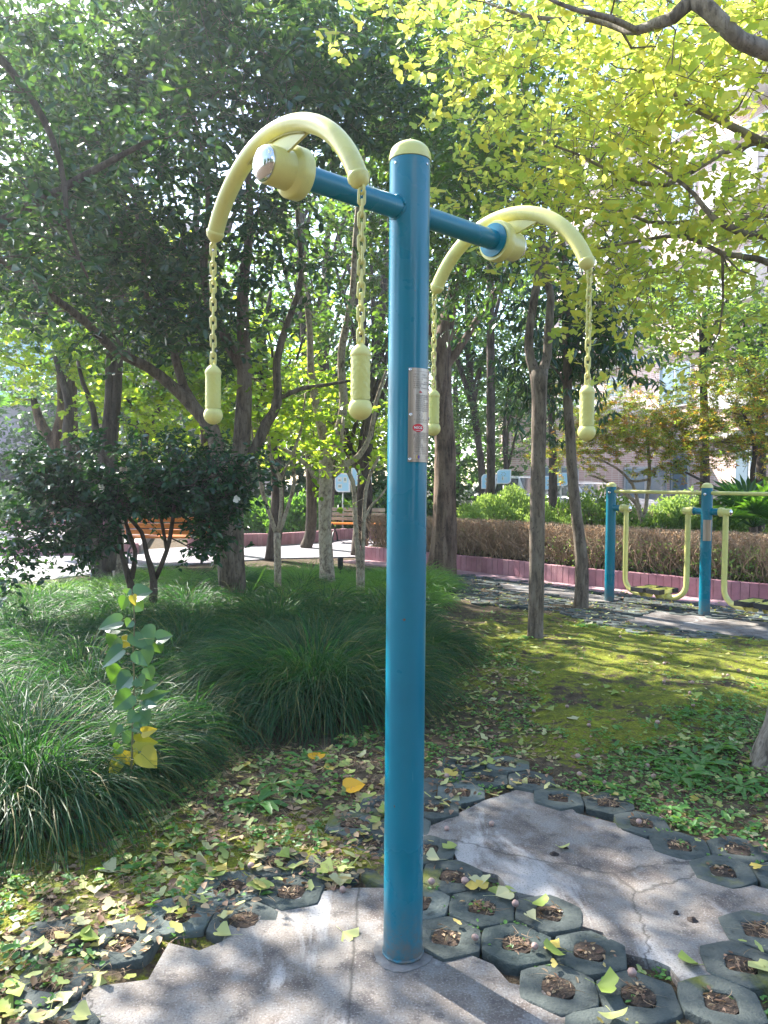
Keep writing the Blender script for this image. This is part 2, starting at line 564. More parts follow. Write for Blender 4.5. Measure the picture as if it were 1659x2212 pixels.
M['fruit'] = simple('ginkgo_fruit_skin', (.46, .29, .22), (.30, .20, .19), .6, 30, .2, 90, .001)

# ------------------------------------------------------------------ ground
def rs(seed): return np.random.default_rng(seed)

def inside(poly, x, y):
    x = np.asarray(x); y = np.asarray(y)
    r = np.zeros(x.shape, bool)
    n = len(poly)
    for i in range(n):
        x0, y0 = poly[i]; x1, y1 = poly[(i + 1) % n]
        c = ((y0 > y) != (y1 > y)) & (x < (x1 - x0) * (y - y0) / (y1 - y0 + 1e-12) + x0)
        r ^= c
    return r

def gp(pts, z=0.0):
    return [(G(x, y, z).x, G(x, y, z).y) for x, y in pts]

# pale concrete pads
slabA = gp([(60, 2400), (124, 2215), (205, 2140), (320, 2125), (365, 2045), (430, 2062), (480, 2042), (497, 2003), (590, 1980),
            (608, 1955), (670, 1936), (760, 1925), (830, 1925), (860, 1925), (905, 1985), (960, 2010), (985, 2058), (1065, 2092),
            (1100, 2132), (1145, 2142), (1200, 2155), (1230, 2212), (1260, 2400)])
slabB = gp([(905, 1800), (960, 1778), (1045, 1735), (1115, 1712), (1170, 1722), (1235, 1752), (1245, 1762), (1330, 1785), (1345, 1800),
            (1440, 1835), (1475, 1857), (1560, 1882), (1600, 1912), (1659, 1928), (1700, 1945), (1690, 1975), (1648, 2010),
            (1590, 2022), (1582, 2065), (1540, 2092), (1530, 2148), (1480, 2142), (1448, 2098), (1418, 2084), (1330, 2064),
            (1302, 2022), (1255, 2008), (1205, 1992), (1190, 1952), (1105, 1932), (1075, 1897), (995, 1878), (975, 1838), (912, 1826)])
slabC = gp([(1340, 1345), (1420, 1322), (1560, 1338), (1720, 1352), (1800, 1380), (1700, 1392), (1560, 1372), (1440, 1362)])
slabD = gp([(1080, 1262), (1200, 1272), (1340, 1296), (1300, 1306), (1200, 1290), (1090, 1276)])

W1, W2 = G(1316, 1299), G(1521, 1331)
W1.z = W2.z = 0
ROW = (W2 - W1).normalized()
WSP = (W2 - W1).length
W3 = W2 + ROW * WSP
PERP = Vector((-ROW.y, ROW.x, 0))

kerb_pts = [G(985, 1233), G(1110, 1247), G(1241, 1265), G(1400, 1281), G(1540, 1297), G(1659, 1308)]
kerb_pts = [Vector((p.x, p.y, 0)) for p in kerb_pts]
k0 = kerb_pts[0] + (kerb_pts[0] - kerb_pts[1]).normalized() * 2.2
k9 = kerb_pts[-1] + (kerb_pts[-1] - kerb_pts[-2]).normalized() * 3.5
near_kerb = [k0] + kerb_pts + [k9]

def rail(pts, step=.3, off=0.0):
    """resample a polyline and shift sideways"""
    P_ = [Vector((p[0], p[1], 0)) for p in pts]
    out = []
    for i in range(len(P_) - 1):
        n = max(1, int((P_[i + 1] - P_[i]).length / step))
        for k in range(n):
            out.append(P_[i].lerp(P_[i + 1], k / n))
    out.append(P_[-1])
    res = []
    for i, p in enumerate(out):
        t = (out[min(i + 1, len(out) - 1)] - out[max(i - 1, 0)]).normalized()
        res.append(p + Vector((-t.y, t.x, 0)) * off)
    return res

def hump(x, y):
    z = 0.045 * np.exp(-(((x - 2.2) / 1.5) ** 2 + ((y - 5.9) / 1.5) ** 2))
    z += .035 * np.exp(-(((x - 3.2) / 1.0) ** 2 + ((y - 4.2) / .9) ** 2))
    return z

def ground_z(x, y):
    z = -0.012 + hump(x, y) + .007 * np.sin(x * 7.3 + y * 2.1) * np.sin(y * 6.1 - x * 3.2) + .004 * np.sin(x * 19 + 1) * np.sin(y * 17)
    n_ = np.sin(x * 2.9 + 1.3 * np.sin(y * 2.1)) * np.cos(y * 3.4 + 1.1 * np.sin(x * 1.7)) + .5 * np.sin(x * 8.1 + y * 5.3) * np.cos(y * 9.2 - x * 4.1)
    z = z + .026 * np.clip(n_ + .15, -.2, 1.0)
    if np.ndim(x):
        for s_ in (slabA, slabB, slabC, slabD): z = np.where(inside(s_, x, y) | inside(s_, x + .05, y) | inside(s_, x - .05, y) | inside(s_, x, y + .05) | inside(s_, x, y - .05), -.02, z)
    return z

# one sheet to the horizon: fine near, coarse far
def graded(lo, hi, fine_lo, fine_hi, step):
    a = list(np.arange(fine_lo, fine_hi + 1e-6, step))
    s, v = step, fine_hi
    while v < hi:
        s *= 1.35; v += s; a.append(v)
    s, v = step, fine_lo
    while v > lo:
        s *= 1.35; v -= s; a.insert(0, v)
    return np.array(a)

gx = graded(-200, 200, -3.2, 5.0, .05)
gy = graded(-150, 300, 1.2, 10.0, .05)
X, Y = np.meshgrid(gx, gy)
far = np.clip((np.hypot(X, Y) - 11) / 3, 0, 1)
Z = ground_z(X, Y) * (1 - far) - .02 * far
mb = MB()
nx, ny = len(gx), len(gy)
i, j = np.meshgrid(np.arange(nx - 1), np.arange(ny - 1))
a = (j * nx + i).ravel()
mb.add(np.stack([X, Y, Z], -1).reshape(-1, 3), np.stack([a, a + 1, a + nx + 1, a + nx], 1))

m, nt, out = new_mat("soil_and_moss")
geo = nt.nodes.new("ShaderNodeNewGeometry")
sep = nt.nodes.new("ShaderNodeSeparateXYZ")
nt.links.new(geo.outputs['Position'], sep.inputs[0])
n1 = noise(nt, 2.2, 6, .6); n2 = noise(nt, 14, 6, .65); n3 = noise(nt, 90, 4, .6)
soil = ramp(nt, n2, [(.30, (.045, .032, .022)), (.5, (.10, .075, .05)), (.72, (.17, .13, .095))])
moss = ramp(nt, n3, [(.35, (.115, .130, .016)), (.5, (.19, .205, .022)), (.65, (.28, .285, .04))])
def lobe(cx, cy, rx, ry):
    dx = math_(nt, 'DIVIDE', math_(nt, 'SUBTRACT', sep.outputs[0], cx), rx)
    dy = math_(nt, 'DIVIDE', math_(nt, 'SUBTRACT', sep.outputs[1], cy), ry)
    d = math_(nt, 'ADD', math_(nt, 'MULTIPLY', dx, dx), math_(nt, 'MULTIPLY', dy, dy))
    return math_(nt, 'SUBTRACT', 1.0, d)
mk = math_(nt, 'MAXIMUM', lobe(2.2, 6.2, 2.2, 2.1), lobe(1.25, 4.3, .62, .62))
mk = math_(nt, 'MAXIMUM', mk, lobe(3.4, 5.6, 2.4, 1.5))
mk = math_(nt, 'MAXIMUM', mk, math_(nt, 'MULTIPLY', lobe(-.9, 2.6, 1.1, .6), .7))
mk = math_(nt, 'MAXIMUM', mk, -.75)
mk = math_(nt, 'ADD', math_(nt, 'MULTIPLY', mk, .55), math_(nt, 'MULTIPLY', math_(nt, 'SUBTRACT', n2, .5), 2.2))
mk = math_(nt, 'ADD', mk, math_(nt, 'MULTIPLY', math_(nt, 'SUBTRACT', n1, .48), 2.6))
mfac = ramp(nt, mk, [(.10, (0, 0, 0)), (.34, (1, 1, 1))])
n4 = noise(nt, 5.5, 6, .65, dist=.5)
moss = mixc(nt, ramp(nt, n4, [(.48, (0, 0, 0)), (.62, (.85, .85, .85))]), moss, (.075, .10, .022))
moss = mixc(nt, ramp(nt, n4, [(.34, (.8, .8, .8)), (.42, (0, 0, 0))]), moss, (.26, .30, .03))
col = mixc(nt, mfac, soil, moss)
col = mixc(nt, ramp(nt, noise(nt, 38, 5, .7), [(.54, (0, 0, 0)), (.62, (.75, .75, .75))]), col, (.10, .075, .04))
hgt = math_(nt, 'ADD', n3, math_(nt, 'MULTIPLY', n2, 2.0))
bsdf(nt, out, col, .95, 0, bump(nt, hgt, .9, .02), spec=.15)
M['soil'] = m
o = mb.build("ground", M['soil'], None, True)
tag(o, "mossy soil ground under the trees", kind='structure')

# concrete pads
m, nt, out = new_mat("weathered_concrete")
n1 = noise(nt, 1.7, 6, .6, dist=.6); n2 = noise(nt, 9, 8, .7); n3 = noise(nt, 160, 3, .6); n4 = noise(nt, 3.4, 5, .6, stretch=(1, .35, 1), dist=1.2)
base = ramp(nt, n1, [(.40, (.110, .090, .080)), (.50, (.178, .155, .137)), (.60, (.24, .216, .192))])
base = mixc(nt, ramp(nt, n2, [(.50, (0, 0, 0)), (.60, (.7, .7, .7))]), base, (.21, .202, .196))
base = mixc(nt, ramp(nt, n2, [(.38, (.8, .8, .8)), (.46, (0, 0, 0))]), base, (.08, .070, .068))
base = mixc(nt, ramp(nt, n4, [(.56, (0, 0, 0)), (.64, (.85, .85, .85))]), base, (.35, .34, .335))
base = mixc(nt, ramp(nt, n3, [(.56, (0, 0, 0)), (.66, (.5, .5, .5))]), base, (.36, .35, .34))
base = mixc(nt, ramp(nt, n3, [(.36, (.6, .6, .6)), (.44, (0, 0, 0))]), base, (.09, .08, .078))
vo = nt.nodes.new('ShaderNodeTexVoronoi'); vo.feature = 'DISTANCE_TO_EDGE'; vo.inputs['Scale'].default_value = 1.1
tc = nt.nodes.new('ShaderNodeTexCoord'); wp = mixc(nt, .12, tc.outputs['Object'], noise(nt, 5, 5, .7)); nt.links.new(wp, vo.inputs['Vector'])
base = mixc(nt, ramp(nt, vo.outputs['Distance'], [(0, (.75, .75, .75)), (.006, (0, 0, 0))]), base, (.05, .045, .04))
bsdf(nt, out, base, .9, 0, bump(nt, math_(nt, 'ADD', n3, math_(nt, 'MULTIPLY', n2, 2.0)), .55, .005), spec=.2)
M['concrete'] = m
mb = MB()
for s_ in (slabA, slabB, slabC, slabD):
    s2 = s_
    ar = sum(s2[k][0] * s2[(k + 1) % len(s2)][1] - s2[(k + 1) % len(s2)][0] * s2[k][1] for k in range(len(s2)))
    if ar < 0: s2 = s2[::-1]
    mb.poly(s2, -.05, .012)
tag(mb.build("concrete_pad", M['concrete'], None, False), kind='structure')

POST = G(870, 2068); POST.z = 0
# hexagonal grass pavers with a square hole
hexr = .122
def paver_ok(x, y):
    near = gp([(-400, 2300), (0, 2120), (120, 2030), (330, 1965), (480, 1905), (600, 1800), (700, 1760), (830, 1700), (930, 1650), (1120, 1640),
               (1250, 1700), (1420, 1745), (1600, 1795), (1760, 1850), (2100, 2000), (2300, 2500), (-400, 2700)])
    farp = gp([(975, 1300), (960, 1258), (1000, 1240), (1120, 1254), (1250, 1272), (1420, 1292), (1560, 1306), (1800, 1335), (2100, 1420), (1750, 1402), (1560, 1392), (1380, 1368), (1230, 1332), (1100, 1312)])
    return bool(inside(near, x, y)) or bool(inside(farp, x, y))
rng = rs(4)
mb = MB()
ang = R(-38)
ca, sa = math.cos(ang), math.sin(ang)
PAV = []
nA = 24
ths = np.arange(nA) * 2 * math.pi / nA
def hexrad(t, r, c=.0):
    k = (t % (math.pi / 3)) - math.pi / 6
    return r * math.cos(math.pi / 6) / math.cos(k)
def sqrad(t, r):
    k = (t % (math.pi / 2)) - math.pi / 4
    return min(r / math.cos(k), r * 1.25)
for q in range(-60, 60):
    for r_ in range(-60, 60):
        hx = hexr * 1.5 * q 
        hy = hexr * math.sqrt(3) * (r_ + .5 * (q % 2)) 
        x, y = ca * hx - sa * hy + .3, sa * hx + ca * hy + 3.0
        if not (1.2 < y < 13 and -3 < x < 8): continue
        if not paver_ok(x, y): continue
        if any(sum(bool(inside(s_, x + .062 * math.cos(t), y + .062 * math.sin(t))) for t in (0, 1.05, 2.09, 3.14, 4.19, 5.24)) > 3 for s_ in (slabA, slabB, slabC, slabD)): continue
        if math.hypot(x - POST.x, y - POST.y) < .12: continue
        ns = any(bool(inside(s_, x + .2 * math.cos(t), y + .2 * math.sin(t))) for t in np.arange(0, 6.28, .52) for s_ in (slabA, slabB))
        if y < 4.6 and not ns and rng.random() < .5: continue
        PAV.append((x, y))
        lift = rng.normal(0, .003); rot = rng.normal(0, .05); tx, ty = rng.normal(0, .02, 2)
        zt = .0165 + lift + float(hump(x, y)) * .4
        loops = []
        for kind, sc, z in (('h', .992, -.03), ('h', .992, zt - .006), ('h', .975, zt - .0015), ('h', .945, zt), ('s', .047, zt), ('s', .042, zt - .004), ('s', .040, -.03)):
            L_ = []
            for t in ths:
                rr = hexrad(t, hexr) * sc if kind == 'h' else sqrad(t + .35, sc)
                if kind == 'h': rr = min(rr, hexr * sc * .968)
                rr *= 1 + .012 * math.sin(t * 5 + q * 3 + r_ * 2) + rng.normal(0, .006)
                px, py = rr * math.cos(t + rot), rr * math.sin(t + rot)
                L_.append((x + ca * px - sa * py, y + sa * px + ca * py, z + (px * tx + py * ty if z > 0 else 0)))
            loops.append(L_)
        V = [p for L_ in loops for p in L_]
        jj = np.arange(nA); j2 = (jj + 1) % nA
        F = np.concatenate([np.stack([k * nA + jj, k * nA + j2, (k + 1) * nA + j2, (k + 1) * nA + jj], 1) for k in range(len(loops) - 1)])
        mb.add(V, F)
m, nt, out = new_mat("green_grey_paver")
g = nt.nodes.new("ShaderNodeNewGeometry")
n1 = noise(nt, 26, 6, .65); n2 = noise(nt, 3.0, 5, .6); n3 = noise(nt, 150, 3)
c = ramp(nt, g.outputs['Random Per Island'], [(0, (.040, .056, .054)), (.35, (.055, .066, .063)), (.6, (.07, .082, .078)), (.8, (.045, .052, .05)), (.93, (.12, .145, .135))])
c = mixc(nt, ramp(nt, n1, [(.40, (0, 0, 0)), (.7, (.6, .6, .6))]), c, (.10, .112, .104))
c = mixc(nt, ramp(nt, n1, [(.28, (.7, .7, .7)), (.42, (0, 0, 0))]), c, (.024, .026, .024))
c = mixc(nt, ramp(nt, n2, [(.57, (0, 0, 0)), (.66, (.85, .85, .85))]), c, (.12, .13, .018))
bsdf(nt, out, c, .9, 0, bump(nt, math_(nt, 'ADD', n3, math_(nt, 'MULTIPLY', n1, 2.0)), .6, .006), spec=.2)
M['paver'] = m
tag(mb.build("grass_pavers", M['paver'], None, True, 38), kind='structure')
mb = MB()
for (x, y) in PAV:
    mb.poly([(x + .047 * math.cos(t), y + .047 * math.sin(t)) for t in np.arange(0, 6.28, .63)], .0, .0128)
M['hole_soil'] = simple('dark_hole_soil', (.085, .055, .036), (.03, .02, .014), .95, 45, 1.0, 120, .02)
tag(mb.build("hole_soil", M['hole_soil'], None, False), kind='structure')

# cement ring round the post foot and bolt holes in the pads
mb = MB()
ring = []
rng = rs(9)
for k in range(40):
    t = k * 2 * math.pi / 40
    r_ = .088 * (1 + .05 * math.sin(3 * t + 1) + rng.normal(0, .018))
    ring.append((POST.x + r_ * math.cos(t), POST.y + r_ * math.sin(t)))
mb.poly(ring, .0, .0155)
M['cement'] = simple('pale_cement', (.24, .23, .22), (.14, .13, .125), .95, 16, .9, 60, .006)
tag(mb.build("cement_patch", M['cement'], None, False), kind='structure')
M['hole'] = simple('dark_rusty_bolt', (.05, .03, .022), (.02, .014, .012), .8)
for (x, y, r_, lb) in ((1197, 1845, .017, 'stub of a cut rusty bolt on the bare concrete pad, left of a pair'), (1222, 1832, .011, 'stub of a cut rusty bolt on the bare concrete pad, right of a pair'),
                       (1496, 1988, .017, 'dark cut anchor bolt stub near the right end of the bare pad'), (1461, 1974, .010, 'small round bolt stub beside the darker one on the bare pad')):
    mb = MB(); p = G(x, y, .012)
    pr = [(r_, 0), (r_ * .95, .003), (r_ * .55, .004), (r_ * .5, .009), (r_ * .1, .010)]
    mb.lathe(pr, p - Vector((0, 0, .001)), (0, 0, 1), 10)
    mb.V[-1][:, :2] += rs(int(x)).normal(0, .0018, mb.V[-1][:, :2].shape)
    tag(mb.build("bolt_stub", M['hole'], None), lb, 'bolt')

# ------------------------------------------------------------------ main exercise station
AX = Vector((.74, .672, 0)).normalized()       # along the crossbar, away to the right
UU = Vector((.672, -.74, 0)).normalized()      # across the crossbar, towards the viewer's right
ZB = 2.15
st = thing('arm_pull_station', 'teal post with crossbar, two curved yellow arms and hanging chains with grips in front', 'exercise machine', (POST.x, POST.y, .012))
mb = MB()
mb.lathe([(.0572, 0), (.0572, .02), (.057, .5), (.057, 2.0), (.057, 2.275)], (POST.x, POST.y, .012), (0, 0, 1), 48)
# weld bead at the foot
mb.tube([(POST.x + .0575 * math.cos(t), POST.y + .0575 * math.sin(t), .022) for t in np.arange(0, 6.28, .2)], [.004 + .0015 * math.sin(k * 2.3) for k in range(32)], 6, closed=True)
mb.build('post', M['teal'], st, sharp=40)
mb = MB()
mb.lathe([(.0595, 2.276), (.0598, 2.284), (.0585, 2.291)] + [(.0575 * math.cos(a_), 2.292 + .040 * math.sin(a_)) for a_ in np.linspace(0.05, 1.55, 12)], (POST.x, POST.y, .012), (0, 0, 1), 40)
cp = mb.build('post_cap', M['yellow'], st, sharp=50)
for dx in (-.8, .95):
    mb = MB(); d = Vector((math.sin(dx), -math.cos(dx), 0))
    mb.lathe([(.0045, 0), (.004, .0022), (.0015, .003)], Vector((POST.x, POST.y, 2.270)) + d * .0565, d, 10)
    mb.build('rivet', M['chrome'], st)
mb = MB()
c0 = Vector((POST.x, POST.y, ZB))
HL = .367
for sg in (-1, 1):
    a_, b_ = c0 + AX * sg * .03, c0 + AX * sg * .372
    mb.tube([a_, c0 + AX * sg * .2, b_], .0302, 32)
mb.build('crossbar', M['teal'], st, sharp=40)
mb = MB()
for sg in (-1, 1):      # weld beads where the bar meets the post
    pts = []
    for t in np.arange(0, 6.28, .25):
        ru, rz_ = .0315 * math.cos(t), .0315 * math.sin(t)
        q_ = c0 + UU * ru + Vector((0, 0, rz_)) + AX * sg * math.sqrt(max(.057 ** 2 - ru ** 2, 0))
        pts.append(q_)
    mb.tube(pts, [.0035 + .0015 * math.sin(k * 1.7) for k in range(len(pts))], 6, closed=True)
mb.build('weld_bead', M['teal'], st)

def arm(sg, tilt, down):
    a = AX * sg
    cc = c0 + a * (.379 if sg < 0 else .372)
    mb = MB()      # hub: wide flange towards the post, narrower barrel outside
    mb.lathe([(.040, -.004), (.060, -.004), (.0625, .0), (.0625, .026), (.061, .030), (.057, .034), (.0475, .040), (.0460, .046), (.0455, .098), (.044, .101), (.036, .102)], cc, a, 48)
    hub = mb.build('hub', M['yellow'], st, sharp=35)
    mb = MB()
    mb.lathe([(.0300, -.0125), (.0365, -.0115), (.0515, -.0105), (.0515, -.002)], cc, a, 40)
    mb.build('inner_disc', M['teal'], hub, sharp=40)
    mb = MB()
    mb.lathe([(.0405, .100), (.0425, .103)] + [(.0425 * math.cos(q), .103 + .024 * math.sin(q)) for q in np.linspace(.1, 1.55, 12)], cc, a, 40)
    mb.build('dome_cap', M['chrome'], hub, sharp=40)
    # arc
    pc = cc + a * .062
    U2 = UU * math.cos(tilt) + Vector((0, 0, math.sin(tilt)))
    Z2 = Vector((0, 0, math.cos(tilt))) - UU * math.sin(tilt)
    Ra, cz = .336, -.243
    f = lambda th, rr=Ra: pc + U2 * (rr * math.sin(th)) + Z2 * (cz + rr * math.cos(th))
    the = R(65.2)
    mb = MB()
    tt = np.linspace(-the, the, 49)
    mb.tube([f(t) for t in tt], .0222, 24)
    arc = mb.build('curved_arm', M['yellow'], st, sharp=50)
    # plate gusset between hub and arm
    mb = MB()
    outl = [(-.036, .028), (.036, .028)]
    for t in np.linspace(R(22), R(-26), 12):
        outl.append(((Ra - .018) * math.sin(t), cz + (Ra - .018) * math.cos(t)))
    outl = [(p[0], p[1]) for p in outl]
    mb.extrude(outl, lambda x, y, d: pc + U2 * x + Z2 * y + a * d, -.0035, .0035)
    mb.build('gusset_plate', M['yellow'], arc, smooth=False)
    mb = MB()
    for q in (-1, 1):
        for side in (-1, 1):
            pts = [f(t, Ra - .0225) + a * side * .006 for t in np.linspace(R(-25), R(21), 14)]
        mb.tube(pts, .003, 6)
    mb.build('weld_bead', M['yellow'], arc)
    for q in (-1, 1):
        e = f(q * the)
        tdir = (f(q * the) - f(q * (the - .02))).normalized()
        mb = MB()
        mb.lathe([(.0222, -.012), (.0245, -.010), (.0248, -.004), (.0225, .0), (.021, .006), (.014, .013), (.008, .018)], e, tdir, 28)
        mb.build('end_collar', M['yellow'], arc, sharp=50)
        # eye plate, then chain hanging plumb, then grip
        top = e + tdir * .016
        ey = MB()
        ec = top + Vector((0, 0, -.004)) + tdir * .004
        ey.tube([ec + Vector((UU.x * .008 * math.cos(t), UU.y * .008 * math.cos(t), .009 * math.sin(t))) for t in np.arange(0, 6.28, .4)], .0032, 8, closed=True)
        ey.build('chain_eye', M['yellow'], arc)
        z = ec.z - .004
        ch = MB()
        n_l = 13
        pitch = .0248
        rg = rs(int(100 + sg * 10 + q))
        for k in range(n_l):
            lc = Vector((ec.x, ec.y, z - pitch * (k + .45)))
            base_a = .35 + (math.pi / 2) * (k % 2) + rg.normal(0, .10)
            hd = Vector((math.cos(base_a), math.sin(base_a), 0))
            sw = rg.normal(0, .04)
            pts = []
            hl, hw = .0108, .0068
            for t in np.linspace(0, 2 * math.pi, 21)[:-1]:
                cx, cy = hw * math.cos(t), hw * math.sin(t)
                cy += hl if cy > 0 else -hl
                pts.append(lc + hd * (cx + cy * sw) + Vector((0, 0, cy)))
            ch.tube(pts, .0031, 8, closed=True)
        ch.build('chain', M['yellow'], st)
        zt = z - pitch * n_l - .002
        gr = MB()
        gr.tube([Vector((ec.x, ec.y, zt + .006)) + Vector((.35, .9, 0)).normalized() * (.006 * math.cos(t)) + Vector((0, 0, .006 * math.sin(t))) for t in np.arange(0, 6.28, .4)], .003, 8, closed=True)
        gr.lathe([(.004, .002), (.009, -.002), (.016, -.008), (.0205, -.014), (.0225, -.020), (.0225, -.024), (.0215, -.027)], (ec.x, ec.y, zt), (0, 0, 1), 28)
        hd = gr.build('handle', M['yellow'], st, sharp=50)
        gr = MB()
        prof = [(.0205, -.026)]
        V = []
        ns, na = 34, 36
        rows = []
        for iz in range(ns):
            zz = -.026 - iz * (.094 / (ns - 1))
            row = []
            for ia in range(na):
                t = ia * 2 * math.pi / na
                dim = .0011 * max(0, math.cos(ia * math.pi / 2 * 1.0 + (iz // 3 % 2) * math.pi)) * max(0, math.cos((iz % 3 - 1) * 1.1))
                r_ = .0208 + dim
                row.append((ec.x + r_ * math.cos(t), ec.y + r_ * math.sin(t), zt + zz))
            rows += row
        jj = np.arange(na); j2 = (jj + 1) % na
        gr.add(rows, np.concatenate([np.stack([k * na + jj, (k + 1) * na + jj, (k + 1) * na + j2, k * na + j2], 1) for k in range(ns - 1)]))
        gr.build('grip', M['grip'], hd)
        gr = MB()
        gr.lathe([(.0205, -.118)] + [(.0262 * math.cos(a_), -.138 + .0262 * math.sin(a_)) for a_ in np.linspace(.85, -1.56, 18)], (ec.x, ec.y, zt), (0, 0, 1), 36)
        gr.build('ball_end', M['yellow'], hd, sharp=60)

arm(-1, R(-2.0), 0)
arm(1, R(-3.5), 0)

# curved steel information plate on the post
PR = .0570
to_eye = Vector((-POST.x, -POST.y, 0)).normalized()
A0 = math.atan2(to_eye.y, to_eye.x)
zt_, zb_ = 1.706, 1.446
def cyl(ang_deg, z, r_=PR):
    t = A0 + R(ang_deg)
    return (POST.x + r_ * math.cos(t), POST.y + r_ * math.sin(t), z)
def curved(mb, a0, a1, z0, z1, r_, th=.0, n=20):
    aa = np.linspace(a0, a1, n)
    V = [cyl(t, z0, r_) for t in aa] + [cyl(t, z1, r_) for t in aa]
    k = np.arange(n - 1)
    F = np.stack([k, k + 1, n + k + 1, n + k], 1)
    mb.add(V, F)
mb = MB()
aa = np.linspace(1, 95, 30)
n = 30
V = [cyl(t, zb_, PR + .0026) for t in aa] + [cyl(t, zt_, PR + .0026) for t in aa] + [cyl(t, zb_, PR + .0004) for t in aa] + [cyl(t, zt_, PR + .0004) for t in aa]
k = np.arange(n - 1)
F = np.concatenate([np.stack([k, k + 1, n + k + 1, n + k], 1), np.stack([2 * n + k, 3 * n + k, 3 * n + k + 1, 2 * n + k + 1], 1),
                    np.stack([n + k, n + k + 1, 3 * n + k + 1, 3 * n + k], 1), np.stack([k, 2 * n + k, 2 * n + k + 1, k + 1], 1),
                    [(0, n, 3 * n, 2 * n)], [(n - 1, 3 * n - 1, 4 * n - 1, 2 * n - 1)]])
mb.add(V, F)
plate = mb.build('information_plate', M['steel_plate'], st, sharp=40)
RI = PR + .0031
mb = MB()   # thin engraved frame
curved(mb, 7, 88, zt_ - .0095, zt_ - .0088, RI); curved(mb, 7, 88, zb_ + .0055, zb_ + .0062, RI)
curved(mb, 6.4, 7.1, zb_ + .0055, zt_ - .0088, RI, n=3)
# lines of small print, far too small to read in the photograph: rows of character-like strokes
rg = rs(31)
def row(a0, a1, z, h=.0042, gaps=()):
    t = a0
    while t < a1:
        w = 3.1
        if not any(g0 < t < g1 for g0, g1 in gaps) and rg.random() > .04:
            for _ in range(5):
                if rg.random() < .55:
                    zz = z + rg.uniform(-.5, .4) * h; x0 = t + rg.uniform(0, .8)
                    curved(mb, x0, min(x0 + rg.uniform(1.0, 2.2), t + 2.6), zz, zz + .00042, RI, n=2)
                else:
                    xx = t + rg.uniform(0, 2.2); z0 = z + rg.uniform(-.5, 0) * h
                    curved(mb, xx, xx + .45, z0, z0 + h * rg.uniform(.4, .8), RI, n=2)
        t += w
Zf = lambda y: zt_ - (y - 210) / (1862 - 210) * (zt_ - zb_)      # rows measured on the photograph
for y, a0, a1, gaps in ((325, 14, 60, [(28, 36)]), (372, 14, 74, [(28, 36)]), (412, 14, 42, []), (452, 14, 80, []), (488, 14, 76, []), (522, 14, 40, []), (560, 14, 80, [(34, 38)]),
                        (688, 22, 70, []), (718, 22, 66, []), (750, 22, 70, []), (785, 22, 50, []), (820, 22, 72, []), (856, 22, 72, []), (890, 22, 68, []), (925, 22, 70, []), (958, 22, 68, []),
                        (1120, 14, 64, []), (1158, 22, 60, []), (1352, 26, 70, []), (1382, 16, 76, []), (1412, 16, 76, []), (1444, 16, 72, []), (1475, 16, 74, [(38, 44)]), (1507, 16, 62, [(36, 48)]),
                        (1533, 16, 40, []), (1566, 16, 70, [(46, 58)]), (1606, 16, 66, []), (1645, 16, 78, [(20, 28), (34, 40)]), (1680, 16, 78, [(36, 42)]), (1716, 16, 70, [(20, 32), (38, 42)]),
                        (1770, 58, 80, []), (1795, 58, 72, [])):
    row(a0, a1, Zf(y), .0048 if y < 400 or y in (1606, 1645) else .0040, gaps)
mb.build('small_print', M['ink'], plate, smooth=False)

def bent_text(txt, size, a_c, z_c, mat, name, parent, r_, sx=1.0):
    cu = bpy.data.curves.new("t", 'FONT')
    cu.body = txt; cu.size = size; cu.align_x = 'CENTER'; cu.align_y = 'CENTER'; cu.resolution_u = 4
    cu.offset = size * .012
    ob = bpy.data.objects.new("t", cu)
    COL.objects.link(ob)
    dg = bpy.context.evaluated_depsgraph_get()
    me = ob.evaluated_get(dg).to_mesh()
    V = np.array([v.co[:] for v in me.vertices]); Fs = [list(p.vertices) for p in me.polygons]
    mb_ = MB(); k_ = mb_.only_verts([cyl(a_c + math.degrees(v[0] * sx / PR), z_c + v[1], r_) for v in V])
    for f_ in Fs:
        mb_.L.append(np.array(f_) + k_); mb_.T.append(np.array([len(f_)])); mb_.M.append(np.array([0]))
    bpy.data.objects.remove(ob); bpy.data.curves.remove(cu)
    return mb_.build(name, mat, parent, smooth=False)

def ellipse(mb, ac, zc, rx, rz_, r_, n=36, ring=None):
    c_ = [cyl(ac + math.degrees(rx * math.cos(t) / PR), zc + rz_ * math.sin(t), r_) for t in np.arange(n) * 2 * math.pi / n]
    if ring:
        d_ = [cyl(ac + math.degrees(rx * ring * math.cos(t) / PR), zc + rz_ * ring * math.sin(t), r_) for t in np.arange(n) * 2 * math.pi / n]
        k_ = np.arange(n); k2 = (k_ + 1) % n
        mb.add(c_ + d_, np.stack([k_, k2, n + k2, n + k_], 1))
    else:
        mb.add([cyl(ac, zc, r_)] + c_, [(0, 1 + k_, 1 + (k_ + 1) % n) for k_ in range(n)])
zN = Zf(1262)
mb = MB(); ellipse(mb, 30, zN, .0168, .0112, RI); mb.build('oval_emblem', M['red_ink'], plate, smooth=False)
bent_text("NSCC", .0098, 30, zN + .0006, M['white_ink'], 'emblem_lettering', plate, RI + .0003, .98)
mb = MB()
for k in range(10):
    t0, t1 = 22 + k * 1.6, 22 + (k + 1) * 1.6
    curved(mb, t0, t1, zN - .0082 + .0010 * math.sin(k * .35), zN - .0074 + .0012 * math.sin(k * .35), RI + .0003, n=2)
mb.build('emblem_lettering', M['white_ink'], plate, smooth=False)
mb = MB(); ellipse(mb, 35, Zf(1045), .0080, .0082, RI, ring=.92); mb.build('round_mark', M['ink'], plate, smooth=False)
bent_text("K", .0085, 34.5, Zf(1040), M['ink'], 'round_mark', plate, RI)
mb = MB()
zT = Zf(645)
